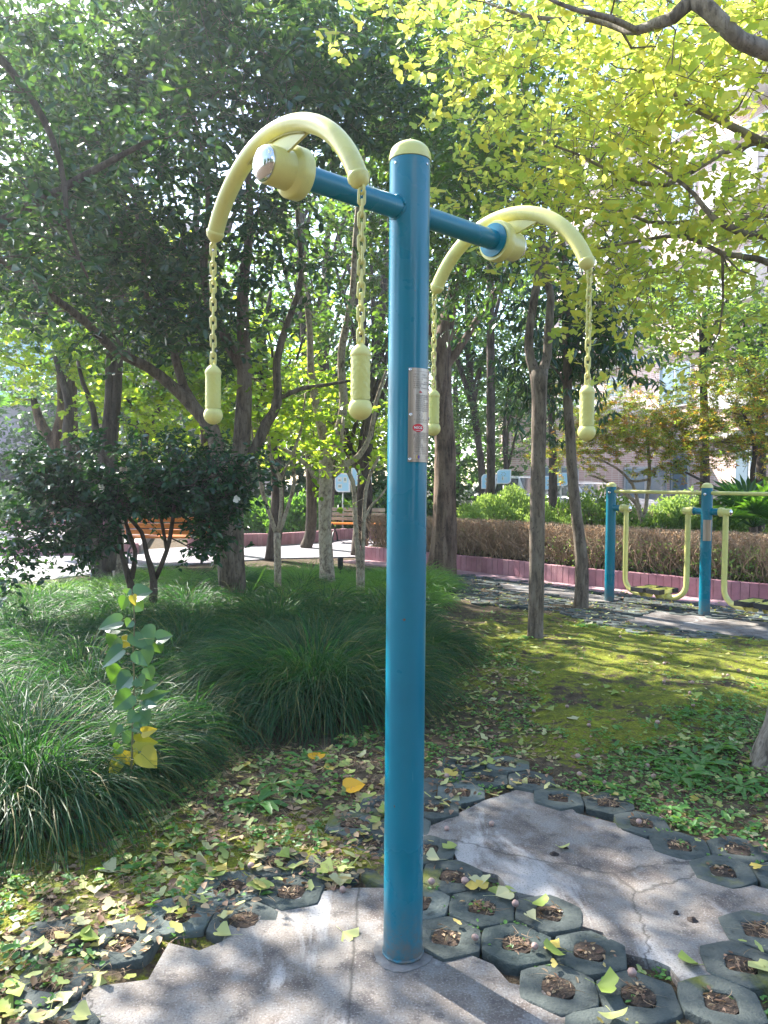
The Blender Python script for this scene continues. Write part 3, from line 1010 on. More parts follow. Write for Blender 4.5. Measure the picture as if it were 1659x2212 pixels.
mb.add([cyl(31, zT, RI), cyl(36.6, zT, RI), cyl(34.6, zT + .0066, RI)], [(0, 1, 2)])
mb.add([cyl(37.2, zT, RI), cyl(41.5, zT, RI), cyl(36.4, zT + .0060, RI)], [(0, 1, 2)])
mb.build('red_triangle', M['red_ink'], plate, smooth=False)
mb = MB(); ellipse(mb, 29, Zf(1775), .0056, .0056, RI); mb.build('round_logo', M['gold_ink'], plate, smooth=False)
mb = MB(); ellipse(mb, 31.5, Zf(1775), .0036, .0052, RI + .0003); mb.build('round_logo', M['violet_ink'], plate, smooth=False)
for a_, z in ((5.5, Zf(245)), (8, Zf(1033)), (6.5, Zf(1817)), (90, Zf(255)), (90, Zf(1070)), (89, Zf(1817))):
    mb = MB(); p = Vector(cyl(a_, z, PR + .002)); d = Vector((p.x - POST.x, p.y - POST.y, 0))
    mb.lathe([(.0046, 0), (.0042, .0018), (.0018, .0026), (.0012, .0012)], p, d, 14)
    mb.build('rivet', M['chrome'], plate)

# ------------------------------------------------------------------ air walker behind
aw = thing('air_walker', 'teal and yellow air walker with hanging foot trays beside the pink kerb', 'exercise machine', (W1.x, W1.y, 0))
def wpost(p, plate_on):
    mb = MB(); mb.lathe([(.057, 0), (.057, 1.355)], p, (0, 0, 1), 32)
    po = mb.build('post', M['teal'], aw, sharp=40)
    mb = MB(); mb.lathe([(.0595, 1.353), (.0598, 1.362)] + [(.0575 * math.cos(a_), 1.365 + .042 * math.sin(a_)) for a_ in np.linspace(.05, 1.55, 10)], p, (0, 0, 1), 28)
    mb.build('post_cap', M['yellow'], aw, sharp=50)
    d = (Vector((-p.x, -p.y, 0)).normalized() * .9 - ROW * .0).normalized()
    d = (Matrix.Rotation(R(-22), 3, 'Z') @ d)
    mb = MB(); q = p + Vector((0, 0, 1.287)) + d * .055
    mb.lathe([(.017, 0), (.016, .004), (.013, .010), (.006, .014), (.002, .0145)], q, d, 18)
    mb.build('dome_bolt', M['chrome'], po)
    if plate_on:
        a0 = math.atan2(-p.y, -p.x)
        mb = MB(); n = 14; V = []
        for z in (.80, 1.02):
            for t in np.linspace(a0 - .55, a0 + .95, n):
                V.append((p.x + .0595 * math.cos(t), p.y + .0595 * math.sin(t), z))
        k = np.arange(n - 1)
        mb.add(V, np.stack([k, k + 1, n + k + 1, n + k], 1))
        mb.build('information_plate', M['steel_plate'], po)
for p, f_ in ((W1, False), (W2, True), (W3, False)):
    wpost(p, f_)
mb = MB()
for p, q in ((W1, W2), (W2, W3)):
    a_ = p + ROW * .05; b_ = q - ROW * .05
    mb.tube([Vector((a_.x, a_.y, 1.30)), Vector((b_.x, b_.y, 1.30))], .0195, 18)
mb.build('top_bar', M['yellow'], aw, sharp=40)
def wleg(p, sg):
    d = ROW * sg
    c_ = Vector((p.x, p.y, 1.105))
    mb = MB(); mb.lathe([(.036, .04), (.036, .135), (.042, .137), (.042, .142)], c_, d, 24)
    mb.build('axle', M['teal'], aw, sharp=40)
    mb = MB(); mb.lathe([(.044, .143), (.0475, .146), (.0475, .185), (.043, .190), (.038, .192), (.038, .262), (.036, .265)], c_, d, 24)
    hb = mb.build('hub', M['yellow'], aw, sharp=40)
    mb = MB(); mb.lathe([(.030, .264), (.030, .267), (.020, .275), (.004, .279)], c_, d, 20)
    mb.build('dome_cap', M['chrome'], hb, sharp=50)
    x0 = .212
    pts = [(x0, 1.09), (x0, .7), (x0, .40)]
    for t in np.linspace(0, math.pi / 2, 9)[1:]:
        pts.append((x0 + .17 * (1 - math.cos(t)), .32 - .17 * math.sin(t)))
    pts.append((x0 + .20, .150)); 
    mb = MB()
    W = [p + d * a_ + Vector((0, 0, z)) for a_, z in pts]
    W += [W[-1] + d * .14]
    mb.tube(W, .0295, 20)
    lg = mb.build('swing_leg', M['yellow'], aw, sharp=40)
    # tray
    c2 = p + d * (WSP / 2 - .10 ) + Vector((0, 0, .195))
    mb = MB()
    rot = Matrix((tuple(PERP), tuple(ROW), (0, 0, 1))).transposed()
    L_, W_ = .34, .135
    mb.box(c2 + Vector((0, 0, -.004)), (L_, W_, .006), rot=rot, bevel=.001)
    for s2 in (-1, 1):
        mb.box(c2 + ROW * s2 * (W_ / 2) + Vector((0, 0, .016)), (L_, .004, .04), rot=rot)
        mb.box(c2 + PERP * s2 * (L_ / 2) + Vector((0, 0, .016)), (.004, W_ - .006, .04), rot=rot)
    for s2 in (-1, 1):      # tapering bracket under the tray
        outl = [(-.11, -.008), (.11, -.008), (.035, -.075), (-.035, -.075)]
        mb.extrude(outl, lambda a_, b_, dd: c2 + PERP * a_ + Vector((0, 0, b_)) + ROW * dd, s2 * .045 - .002, s2 * .045 + .002)
    tr = mb.build('foot_tray', M['yellow'], lg, smooth=False)
    for s2 in (-1, 1):      # black rubber corners
        mb = MB()
        mb.box(c2 + PERP * s2 * (L_ / 2 + .008) + Vector((0, 0, .016)), (.014, W_ + .030, .052), rot=rot, bevel=.003)
        for s3 in (-1, 1):
            mb.box(c2 + PERP * s2 * (L_ / 2 - .045) + ROW * s3 * (W_ / 2 + .008) + Vector((0, 0, .016)), (.092, .013, .052), rot=rot, bevel=.003)
        mb.build('rubber_guard', M['black_rubber'], lg, smooth=False)
wleg(W1, 1); wleg(W2, -1); wleg(W2, 1); wleg(W3, -1)

# ------------------------------------------------------------------ pink tiled kerbs
def tilemat(name, cols, grout=(.3, .2, .22)):
    m, nt, out = new_mat(name)
    g = nt.nodes.new("ShaderNodeNewGeometry")
    c = ramp(nt, g.outputs['Random Per Island'], [(i / (len(cols) - 1), c_) for i, c_ in enumerate(cols)])
    c = mixc(nt, ramp(nt, noise(nt, 7, 6, .65), [(.45, (0, 0, 0)), (.72, (.6, .6, .6))]), c, tuple(x * .62 for x in cols[0]))
    bsdf(nt, out, c, .7, 0, bump(nt, noise(nt, 60, 4), .3, .003))
    return m
M['pink_tile'] = tilemat('pink_kerb_tile', [(.36, .16, .19), (.41, .20, .23), (.46, .24, .26), (.38, .18, .22)])
M['kerb_core'] = simple('kerb_mortar', (.22, .13, .14), rough=.9)
def kerb(pts, h, label, name='planter_kerb', step=.098, thick=.10, z0=0.0):
    path = rail(pts, step)
    o = thing(name, label, 'kerb', (path[0].x, path[0].y, z0))
    mb = MB(); core = MB()
    rg = rs(len(path))
    for i in range(len(path) - 1):
        a_, b_ = path[i], path[i + 1]
        t = (b_ - a_); L_ = t.length; t.normalize()
        n_ = Vector((-t.y, t.x, 0))
        rz = math.atan2(t.y, t.x)
        mid = (a_ + b_) / 2
        jig = rg.normal(0, .0012)
        mb.box(mid + n_ * (thick / 2 + jig) + Vector((0, 0, z0 + h / 2)), (L_ - .006, thick, h), rz=rz, bevel=.006)
        core.box(mid + n_ * (thick / 2) + Vector((0, 0, z0 + h / 2 - .006)), (L_ + .002, thick - .014, h - .008), rz=rz)
    mb.build('tile_facing', M['pink_tile'], o, smooth=False)
    core.build('mortar_core', M['kerb_core'], o, smooth=False)
    return path
kerb(near_kerb, .245, 'low pink tiled kerb running below the brown dried hedge')
# pink paving strip along the kerb
M['pink_paving'] = tilemat('pink_paving_brick', [(.34, .19, .21), (.38, .23, .25), (.42, .27, .29)])
mb = MB()
pth = rail(near_kerb, .11)
for i in range(len(pth) - 1):
    a_, b_ = pth[i], pth[i + 1]; t = (b_ - a_); L_ = t.length; t.normalize(); n_ = Vector((-t.y, t.x, 0))
    for k in range(2):
        mb.box((a_ + b_) / 2 - n_ * (.115 + .215 * k) + Vector((0, 0, -.012)), (L_ - .004, .208, .06), rz=math.atan2(t.y, t.x), bevel=.004)
tag(mb.build('paving_strip', M['pink_paving'], None, False), kind='structure')

# planter soil behind the near kerb
off_in = rail(near_kerb, .4, .09)
M['mulch'] = simple('dry_mulch', (.16, .11, .075), (.07, .05, .035), .95, 18, .8, 60, .02)
mb = MB()
b_ = [(p.x, p.y) for p in off_in]
far_ = [(p[0] + 1.5, p[1] + 6.5) for p in b_]
n = len(b_)
mb.add([(x, y, .21) for x, y in b_] + [(x, y, .21) for x, y in far_], [(k, k + 1, n + k + 1, n + k) for k in range(n - 1)])
tag(mb.build('planter_soil', M['mulch'], None, False), kind='structure')

# grey paved path and far kerbs
fk = [G(x, y) for x, y in ((470, 1184), (522, 1180), (590, 1179), (689, 1172), (735, 1166), (834, 1164), (925, 1160), (1000, 1156))]
fk = [Vector((p.x, p.y, 0)) for p in fk]
kerb([fk[0] + Vector((-.6, -.1, 0))] + fk, .26, 'far pink kerb in front of the green shrubs behind the grey path')
lk = [G(x, y) for x, y in ((-260, 1203), (55, 1200), (159, 1200), (300, 1196))]
lk = [Vector((p.x, p.y, 0)) for p in lk]
kerb(lk, .20, 'pink kerb at left in front of the sunlit raised terrace')
lk2 = [G(x, y) for x, y in ((-300, 1163), (0, 1160), (140, 1158), (330, 1155))]
lk2 = [Vector((p.x, p.y, 0)) for p in lk2]
kerb(lk2, .22, 'farthest pink kerb at left below the low hedge beyond the terrace', z0=.16)
M['path'] = None
m, nt, out = new_mat("grey_path_brick")
tc = nt.nodes.new("ShaderNodeTexCoord")
br = nt.nodes.new("ShaderNodeTexBrick")
mp = nt.nodes.new("ShaderNodeMapping"); mp.inputs['Rotation'].default_value = (0, 0, .3)
nt.links.new(tc.outputs['Object'], mp.inputs[0]); nt.links.new(mp.outputs[0], br.inputs['Vector'])
br.inputs['Scale'].default_value = 4.5
br.inputs['Color1'].default_value = (.27, .25, .28, 1); br.inputs['Color2'].default_value = (.21, .195, .225, 1)
br.inputs['Mortar'].default_value = (.12, .11, .115, 1); br.inputs['Mortar Size'].default_value = .012
c = mixc(nt, ramp(nt, noise(nt, 2.5, 5), [(.4, (0, 0, 0)), (.7, (.5, .5, .5))]), br.outputs[0], (.25, .24, .25))
bsdf(nt, out, c, .85, 0, bump(nt, noise(nt, 40, 4), .4, .004))
M['path'] = m
mb = MB()
pp = gp([(-700, 1262), (60, 1258), (150, 1246), (300, 1226), (470, 1214), (600, 1206), (800, 1202), (940, 1208), (985, 1228), (1060, 1196), (1020, 1150), (834, 1159), (689, 1166), (470, 1178), (300, 1188), (159, 1192), (-700, 1198)])
ar = sum(pp[k][0] * pp[(k + 1) % len(pp)][1] - pp[(k + 1) % len(pp)][0] * pp[k][1] for k in range(len(pp)))
mb.poly(pp if ar > 0 else pp[::-1], -.06, .004)
tag(mb.build('garden_path', M['path'], None, False), kind='structure')
mb = MB()
tp = [(p.x, p.y + .1) for p in lk] + [(lk2[3].x, lk2[3].y + .02), (lk2[2].x, lk2[2].y + .02), (lk2[1].x, lk2[1].y + .02), (lk2[0].x, lk2[0].y + .02)]
mb.poly(tp, -.05, .155)
M['terrace'] = simple('pale_terrace', (.32, .28, .28), (.24, .21, .21), .85, 3, .4, 40, .004)
tag(mb.build('raised_terrace', M['terrace'], None, False), kind='structure')

# ------------------------------------------------------------------ benches
M['bench_orange'] = simple('orange_varnished_wood', (.70, .24, .035), (.52, .15, .02), .32, 6, .2, 30, .002, stretch=(1, 8, 8))
M['bench_grey'] = simple('sun_bleached_wood', (.36, .33, .28), (.24, .22, .19), .6, 6, .2, 30, .002)
def bench(name, label, loc, rz, L_, seatmat, backmat, face=1):
    o = thing(name, label, 'bench', loc, 0)
    lo = Vector(loc)
    Rz = Matrix.Rotation(rz, 3, 'Z')
    W = lambda x, y, z: lo + Rz @ Vector((x, y * face, z))
    for k in range(5):
        mb = MB(); mb.box(W(0, -.20 + k * .09, .44 - .004 * abs(k - 2)), (L_, .078, .034), rz=rz, bevel=.006); mb.build('seat_slat', seatmat, o, smooth=False)
    for k in range(3):
        mb = MB(); rt = Rz @ Matrix.Rotation(R(-14) * face, 3, 'X')
        mb.box(W(0, .245 + .03 * k, .53 + k * .105), (L_, .03, .082), rot=rt, bevel=.006); mb.build('back_slat', backmat, o, smooth=False)
    for sx in (-1, 1):
        mb = MB(); x = sx * (L_ / 2 - .14)
        mb.tube([W(x, -.24, .425), W(x, 0, .41), W(x, .22, .43), W(x, .30, .62), W(x, .345, .84)], [.02, .022, .022, .02, .016], 8)
        mb.tube([W(x, -.25, .0), W(x, -.235, .10), W(x, -.15, .22), W(x, 0, .27), W(x, .15, .22), W(x, .245, .10), W(x, .27, .0)], [.026, .021, .02, .02, .02, .021, .026], 8)
        mb.tube([W(x, -.20, .41), W(x, -.10, .33), W(x, 0, .275), W(x, .10, .33), W(x, .20, .42)], .017, 8)
        mb.build('iron_leg', M['black_metal'], o)
bp = G(352, 1218); bp.z = 0
bench('park_bench', 'orange slatted park bench seen through the dark shrub at left', (bp.x, bp.y + .3, 0), R(4), 1.5, M['bench_orange'], M['bench_orange'], -1)
b2 = G(768, 1172); b2.z = 0
bench('park_bench', 'small bench with grey back slats, orange seat and black iron legs on the far path', (b2.x, b2.y, 0), R(-10), 1.25, M['bench_orange'], M['bench_grey'])

# ------------------------------------------------------------------ leaf-shaped notice panels
M['sign_frame'] = simple('pale_grey_frame', (.84, .86, .90), (.78, .8, .84), .4)
M['sign_face'] = simple('light_blue_sign_face', (.44, .74, .94), (.38, .68, .90), .45, 2)
M['sign_white'] = simple('sign_paper', (.78, .80, .78), (.7, .74, .72), .6)
M['sign_dark'] = simple('sign_picture_tones', (.18, .30, .34), (.40, .48, .38), .6, 9)
def sign(x0, y0, x1, y1, dist, label, flip, pattern):
    """x0..x1, y0..y1 panel corners measured on the photograph"""
    c = P((x0 + x1) / 2, (y0 + y1) / 2, dist)
    w = (x1 - x0) * dist / FPX; h = (y1 - y0) * dist / FPX
    o = thing('notice_board', label, 'notice board', (c.x, c.y, 0))
    rz = R(-12)
    Rz = Matrix.Rotation(rz, 3, 'Z')
    W = lambda a_, b_, d: Vector((c.x, c.y, c.z)) + Rz @ Vector((a_ * w / 2, -d, b_ * h / 2))
    def outline(s):
        pts = []
        r_ = .55
        # rounded at two opposite corners, pointed at the other two
        def arc(cx, cy, a0, a1):
            return [(cx + r_ * math.cos(t), cy + r_ * math.sin(t)) for t in np.linspace(a0, a1, 8)]
        pts += [(1, 1)] + arc(-1 + r_, 1 - r_, math.pi / 2, math.pi) + [(-1, -1)] + arc(1 - r_, -1 + r_, -math.pi / 2, 0)
        return [(p[0] * s * (-1 if flip else 1), p[1] * s) for p in (pts if not flip else pts[::-1])]
    mb = MB(); mb.extrude(outline(1.0), W, .05, -.03); mb.build('panel_frame', M['sign_frame'], o, smooth=False)
    mb = MB(); mb.extrude(outline(.86), W, .053, .04); fc = mb.build('panel_face', M['sign_face'], o, smooth=False)
    mb = MB(); pm = MB()
    rg = rs(int(x0))
    def rect(m_, a0, b0, a1, b1, d):
        m_.add([W(a0, b0, d), W(a1, b0, d), W(a1, b1, d), W(a0, b1, d)], [(0, 1, 2, 3)])
    if pattern == 'four':
        for qa in (-.5, .08):
            for qb in (-.48, .08):
                rect(mb, qa, qb, qa + .42, qb + .42, .0555)
                for k in range(5):
                    u, v = rg.uniform(.04, .26, 2); rect(pm, qa + u, qb + v, qa + u + rg.uniform(.05, .12), qb + v + rg.uniform(.05, .14), .0575)
    elif pattern == 'star':
        for k in range(6):
            t = k * math.pi / 3 + .2
            a_, b_ = -.05 + .26 * math.cos(t), .32 + .26 * math.sin(t)
            rect(pm, a_ - .07, b_ - .05, a_ + .07, b_ + .05, .0555)
        rect(mb, -.3, -.52, .05, .0, .0555); rect(pm, -.22, -.45, -.1, -.1, .0575)
        for k in range(4): rect(mb, .12, -.12 - k * .12, .5, -.08 - k * .12, .0555)
    elif pattern == 'page':
        rect(mb, -.62, .1, -.05, .6, .0555); rect(mb, .15, .0, .62, .6, .0555)
        rect(pm, -.5, .2, -.2, .32, .0575); rect(mb, -.62, -.62, -.02, -.15, .0555); rect(pm, -.5, -.5, -.15, -.28, .0575)
        rect(pm, .25, .2, .52, .5, .0575)
    else:
        for qa in (-.45, .1):
            for k in range(3):
                rect(mb, qa, .25 - k * .36, qa + .38, .52 - k * .36, .0555)
                rect(pm, qa + .08, .3 - k * .36, qa + .28, .44 - k * .36, .0575)
    mb.build('printed_paper', M['sign_white'], fc, smooth=False)
    pm.build('printed_picture', M['sign_dark'], fc, smooth=False)
    mb = MB(); b_ = W(0, 0, -.015)
    mb.tube([(b_.x, b_.y, 0), (b_.x, b_.y, c.z - h * .3)], .02, 10)
    mb.build("pole", M["pole"], o)
M["pole"] = simple('pale_steel_pole', (.5, .5, .46), rough=.4)
sign(1040, 1024, 1071, 1056, 20.0, 'lower left pale blue leaf-shaped notice board above the bright green bush', False, 'four')
sign(1073, 1014, 1104, 1045, 20.0, 'higher leaf-shaped notice board with a starry picture beside the white car', False, 'star')
sign(1166, 1028, 1194, 1058, 20.5, 'notice board half hidden by the right forked trunk', False, 'four')
sign(1197, 1021, 1227, 1050, 20.5, 'notice board just left of the slender dark trunk, with a thin pole below', False, 'six')
sign(724, 1022, 757, 1063, 18.5, 'bright blue notice board seen left of centre between the thin stems', True, 'page')
sign(759, 1011, 803, 1050, 18.5, 'large pale notice board just left of the teal post', True, 'six')

# ------------------------------------------------------------------ parked cars
M['car_white'] = simple('white_car_paint', (.72, .72, .74), (.68, .68, .70), .25, 2, coat=.6)
M['car_silver'] = simple('silver_car_paint', (.48, .50, .54), (.45, .47, .5), .28, 2, metal=.5, coat=.6)
M['car_dark'] = simple('dark_blue_car_paint', (.03, .045, .09), (.025, .04, .08), .25, 2, coat=.6)
M['glass'] = simple('dark_window_glass', (.03, .04, .05), (.05, .06, .07), .05, 2, spec=.9)
M['tyre'] = simple('tyre_rubber', (.02, .02, .02), rough=.8)
M['tail'] = simple('red_tail_lamp', (.55, .02, .02), (.4, .01, .01), .2)
M['headlamp'] = simple('clear_lamp', (.7, .72, .75), rough=.1)
def car(label, loc, rz, body, suv=True, sc=1.0):
    o = thing('parked_car', label, 'car', loc, rz)
    l0 = Vector(loc)
    Rz = Matrix.Identity(3)
    H_ = 1.62 if suv else 1.45
    low = [(-2.25, .35), (-2.3, .55), (-2.28, .88), (-1.9, .96), (-1.1, 1.0), (2.0, 1.02), (2.2, .92), (2.27, .6), (2.22, .35)]
    cab = [(-1.15, .99), (-.45, H_ - .04), (.2, H_), (1.4, H_ - .03), (2.05 if suv else 1.7, 1.01)]
    def section(mb, pts, wb, wt, zb, zt):
        V = []
        for s_ in (-1, 1):
            for x, z in pts:
                k = (z - zb) / (zt - zb)
                V.append(l0 + Vector((x, s_ * (wb + (wt - wb) * max(0, k)), z)))
        n = len(pts)
        b = mb.only_verts(V)
        for i in range(n):
            j = (i + 1) % n
            mb.L.append(np.array([b + i, b + j, b + n + j, b + n + i])); mb.T.append(np.array([4])); mb.M.append(np.array([0]))
        mb.L.append(np.arange(b, b + n)[::-1].copy()); mb.T.append(np.array([n])); mb.M.append(np.array([0]))
        mb.L.append(np.arange(b + n, b + 2 * n)); mb.T.append(np.array([n])); mb.M.append(np.array([0]))
    mb = MB(); section(mb, low, .86, .90, .35, 1.0); section(mb, cab, .84, .62, .99, H_)
    bo = mb.build('body', body, None, smooth=False)
    bo.data.transform(Matrix.Translation(-l0)); bo.parent = o
    bv = bo.modifiers.new('b', 'BEVEL'); bv.width = .05; bv.segments = 3; bv.limit_method = 'ANGLE'
    def part(name, mat, mb, par=o, sm=False):
        q = mb.build(name, mat, None, smooth=sm); q.data.transform(Matrix.Translation(-l0)); q.parent = par; return q
    # glass: windscreen, rear, sides
    for nm, A, B in (('windscreen', cab[0], cab[1]), ('rear_window', cab[4], cab[3])):
        a_, b_ = Vector((A[0], 0, A[1])), Vector((B[0], 0, B[1]))
        n_ = (b_ - a_).normalized(); nrm = Vector((-n_.z, 0, n_.x)) * (1 if nm == 'windscreen' else -1)
        p0, p1 = a_.lerp(b_, .12) + nrm * .012, a_.lerp(b_, .90) + nrm * .012
        mb = MB(); mb.add([l0 + Vector((p0.x, -.76, p0.z)), l0 + Vector((p0.x, .76, p0.z)), l0 + Vector((p1.x, .58, p1.z)), l0 + Vector((p1.x, -.58, p1.z))], [(0, 1, 2, 3)])
        part(nm, M['glass'], mb)
    for s_ in (-1, 1):
        for (xa, xb) in ((-.72, .42), (.50, 1.62)):
            def q(x, z):
                k = (z - .99) / (H_ - .99); return l0 + Vector((x, s_ * (.84 - .22 * k + .008), z))
            zt_ = H_ - .10
            mb = MB(); mb.add([q(xa - .0, 1.05), q(xb, 1.05), q(xb - (.12 if xb > 1 else 0), zt_), q(xa + (.42 if xa < 0 else 0), zt_)], [(0, 1, 2, 3)])
            part('side_window', M['glass'], mb)
        for x in (-1.45, 1.4):
            mb = MB(); mb.lathe([(.20, -.01), (.33, 0), (.34, .04), (.34, .17), (.33, .20), (.22, .20)], l0 + Vector((x, s_ * .72, .34)), (0, s_, 0), 22)
            w_ = part('wheel', M['tyre'], mb, o, True)
            mb = MB(); mb.lathe([(.21, .19), (.20, .205), (.08, .19), (.05, .21), (.01, .212)], l0 + Vector((x, s_ * .72, .34)), (0, s_, 0), 16)
            part('rim', M['car_silver'], mb, w_)
        mb = MB(); mb.box(l0 + Vector((2.235, s_ * .70, .84)), (.10, .26, .20), bevel=.03); part('tail_lamp', M['tail'], mb)
        mb = MB(); mb.box(l0 + Vector((-2.22, s_ * .66, .76)), (.14, .34, .14), bevel=.03); part('headlamp', M['headlamp'], mb)
        mb = MB(); mb.box(l0 + Vector((-.78, s_ * .98, 1.05)), (.12, .20, .13), bevel=.03); part('wing_mirror', body, mb)
    return o
cp = G(1122, 1139); 
car('white estate car parked beyond the bright green bush, rear window showing', (3.95, 25.0, 0), R(-62), M['car_white'])
car('silver car parked behind the shrubs beside the first teal walker post', (5.75, 22.5, 0), R(118), M['car_silver'], False)

# ------------------------------------------------------------------ garden spotlight spike
sp = G(735, 1262, .0)
mb = MB()
o = thing('garden_spotlight', 'black garden spotlight on a spike standing in the grass', 'spotlight', (sp.x, sp.y, 0))
zt = 1.39 - sp.y * (1205 - 1041) / FPX
mb.lathe([(.010, 0), (.012, zt - .24), (.012, zt - .16)], (sp.x, sp.y, 0), (0, 0, 1), 12); mb.build('spike', M['black_metal'], o)
mb = MB(); mb.lathe([(.018, zt - .17), (.034, zt - .15), (.038, zt - .02), (.040, zt), (.034, zt), (.030, zt - .02)], (sp.x, sp.y, 0), (0, 0, 1), 18); mb.build('lamp_head', M['black_rubber'], o)

# ------------------------------------------------------------------ trees
def unit(rng, n):
    v = rng.normal(0, 1, (n, 3))
    return norm(v)

def crown(leaf_mb, wood_mb, clusters, rng, twigs, lv, L, kind, twl, spread, upb=.15, droop=.25, flat=.8, wr=.55):
    """leafy twigs round each cluster centre"""
    C = np.repeat(clusters, twigs, 0)
    n = len(C)
    p0 = C + rng.normal(0, 1, (n, 3)) * np.array([spread, spread, spread * .75])
    d = norm(rng.normal(0, 1, (n, 3)) * np.array([1, 1, .55]) + np.array([0, 0, upb]) + norm(p0 - C) * .7)
    ln = twl * rng.uniform(.55, 1.25, n)
    p1 = p0 + d * ln[:, None]
    if wood_mb is not None:
        sticks(wood_mb, p0 - d * (ln * .35)[:, None], p1, .0032, .0012)
    t = (np.arange(lv) + .6) / lv
    base = p0[:, None] + d[:, None] * (ln[:, None] * t[None])[..., None]
    N = n * lv
    base = base.reshape(-1, 3) + rng.normal(0, .008, (N, 3))
    dd = np.repeat(d, lv, 0)
    side = norm(np.cross(dd, np.array([0, 0, 1.0]) + rng.normal(0, .35, (N, 3))))
    sg = np.where(np.arange(N) % 2 == 0, 1, -1)[:, None]
    ld = norm(dd * .55 + side * sg + rng.normal(0, .35, (N, 3)) - np.array([0, 0, droop]))
    nr = norm(np.array([0, 0, flat]) + rng.normal(0, .45, (N, 3)))
    Ls = L * rng.uniform(.65, 1.2, N)
    leaves(leaf_mb, base, ld, nr, Ls, Ls * wr, kind)

def fill(blobs, rng, dens=1.0):
    out = []
    for c, r, n in blobs:
        n = max(3, int(n * dens))
        u = unit(rng, n) * (rng.uniform(.12, 1, (n, 1)) ** (1 / 2.4))
        out.append(np.array(tuple(c)) + u * np.array(r))
    return np.concatenate(out)

# openings in the canopy: (ground spot, radius, share of leaf clusters missing on the way to the sun)
GAPS = [((-.6, 2.0, 0), .75, .45), ((1.3, 2.7, 0), 1.0, .78), ((2.2, 6.0, 0), 1.5, .93), ((3.3, 5.4, 0), 1.0, .9), ((1.6, 10.6, .7), 1.2, .90), ((3.2, 9.8, .7), 1.2, .92), ((4.6, 9.2, .7), 1.3, .92),
        ((3.3, 8.2, 0), 1.0, .86), ((2.2, 13.8, 1.2), 1.1, .95), ((-1.5, 7.6, .4), 1.3, .65), ((-1.7, 4.0, .5), .6, .85), ((.6, 9.0, .3), 1.0, .6), ((3.6, 12.5, 2.4), 1.6, .6), ((-.3, 3.3, 0), .7, .5), ((-.5, 4.9, .5), .7, .55)]
SD = np.array(tuple(sun_dir))
def open_gaps(cl, rng):
    keep = np.ones(len(cl), bool)
    for c_, r_, pr in GAPS:
        v = cl - np.array(c_); t = v @ SD
        dist = np.linalg.norm(v - t[:, None] * SD, axis=1)
        keep &= ~((dist < r_ * rng.uniform(.75, 1.2, len(cl))) & (t > .6) & (rng.random(len(cl)) < pr))
    return cl[keep] if keep.sum() >= 4 else cl

def tree(name, label, cat, base, limbs, blobs, leaf, bark_, rng, L=.09, kind='ovate', twigs=12, lv=9, twl=.30, spread=.22, sides=12, group=None, wob=.06,
         wr=.5, droop=.25, upb=.15, flat=.8, zmin=None, conn=True, crown_name='crown', dens=.46, thin=True):
    o = thing(name, label, cat, tuple(base), 0, group)
    wood = MB()
    sk, sr = [], []
    for pts, rad in limbs:
        pts = [Vector(p) for p in pts]
        # smooth through the points
        fine, fr = [], []
        k = len(pts)
        for i in range(k - 1):
            p0 = pts[max(i - 1, 0)]; p1 = pts[i]; p2 = pts[i + 1]; p3 = pts[min(i + 2, k - 1)]
            m_ = max(2, int((p2 - p1).length / .14))
            for q in range(m_):
                t = q / m_
                fine.append(.5 * ((2 * p1) + (-p0 + p2) * t + (2 * p0 - 5 * p1 + 4 * p2 - p3) * t * t + (-p0 + 3 * p1 - 3 * p2 + p3) * t ** 3))
                fr.append(rad[i] * (1 - t) + rad[i + 1] * t)
        fine.append(pts[-1]); fr.append(rad[-1])
        wood.tube(fine, fr, sides, wob=wob, rng=rng)
        for p, r_ in zip(fine, fr):
            sk.append(tuple(p)); sr.append(r_)
    tr = wood.build('trunk', bark_, o)
    cl = fill(blobs, rng, dens)
    if thin: cl = open_gaps(cl, rng)
    if zmin is not None:
        cl = cl[cl[:, 2] > zmin]
    br = MB()
    if conn:
        SK = np.array(sk); SR = np.array(sr)
        zc = np.percentile(SK[:, 2], 30)
        order = np.argsort(np.min(np.linalg.norm(cl[:, None] - SK[None, ::3], axis=2), axis=1))
        for i in order:
            c_ = cl[i]
            dist = np.linalg.norm(SK - c_, axis=1) + np.maximum(0, SK[:, 2] - c_[2]) * .8 + (SK[:, 2] < zc) * 2.0
            j = int(np.argmin(dist))
            s_ = SK[j]; ln = np.linalg.norm(c_ - s_)
            if ln < .05: continue
            r0 = min(SR[j] * .7, .005 + .009 * ln)
            m_ = max(3, min(6, int(ln / .25) + 2))
            t = np.linspace(0, 1, m_)[:, None]
            w_ = rng.normal(0, .09 * ln, 3)
            pts = s_ + (c_ - s_) * t + w_ * np.sin(t * math.pi) + np.array([0, 0, -.08 * ln]) * np.sin(t * math.pi)
            rr = r0 + (.0035 - r0) * t[:, 0]
            br.tube(pts, rr, 5, cap=False)
            SK = np.concatenate([SK, pts[1:]]); SR = np.concatenate([SR, rr[1:]])
    lm = MB()
    crown(lm, br, cl, rng, twigs, lv, L, kind, twl, spread, upb, droop, flat, wr)
    br.build('branches', bark_, o)
    lm.build(crown_name, leaf, o)
    return o

def pl(Y, *pts):
    """trunk line through picture points at distance Y (a point may carry its own distance)"""
    return [P(p[0], p[1], p[2] if len(p) > 2 else Y) for p in pts]
def rad(Y, *w):
    return [x * Y / FPX / 2 for x in w]
def foot(p):
    return (p[0], p[1], 0)

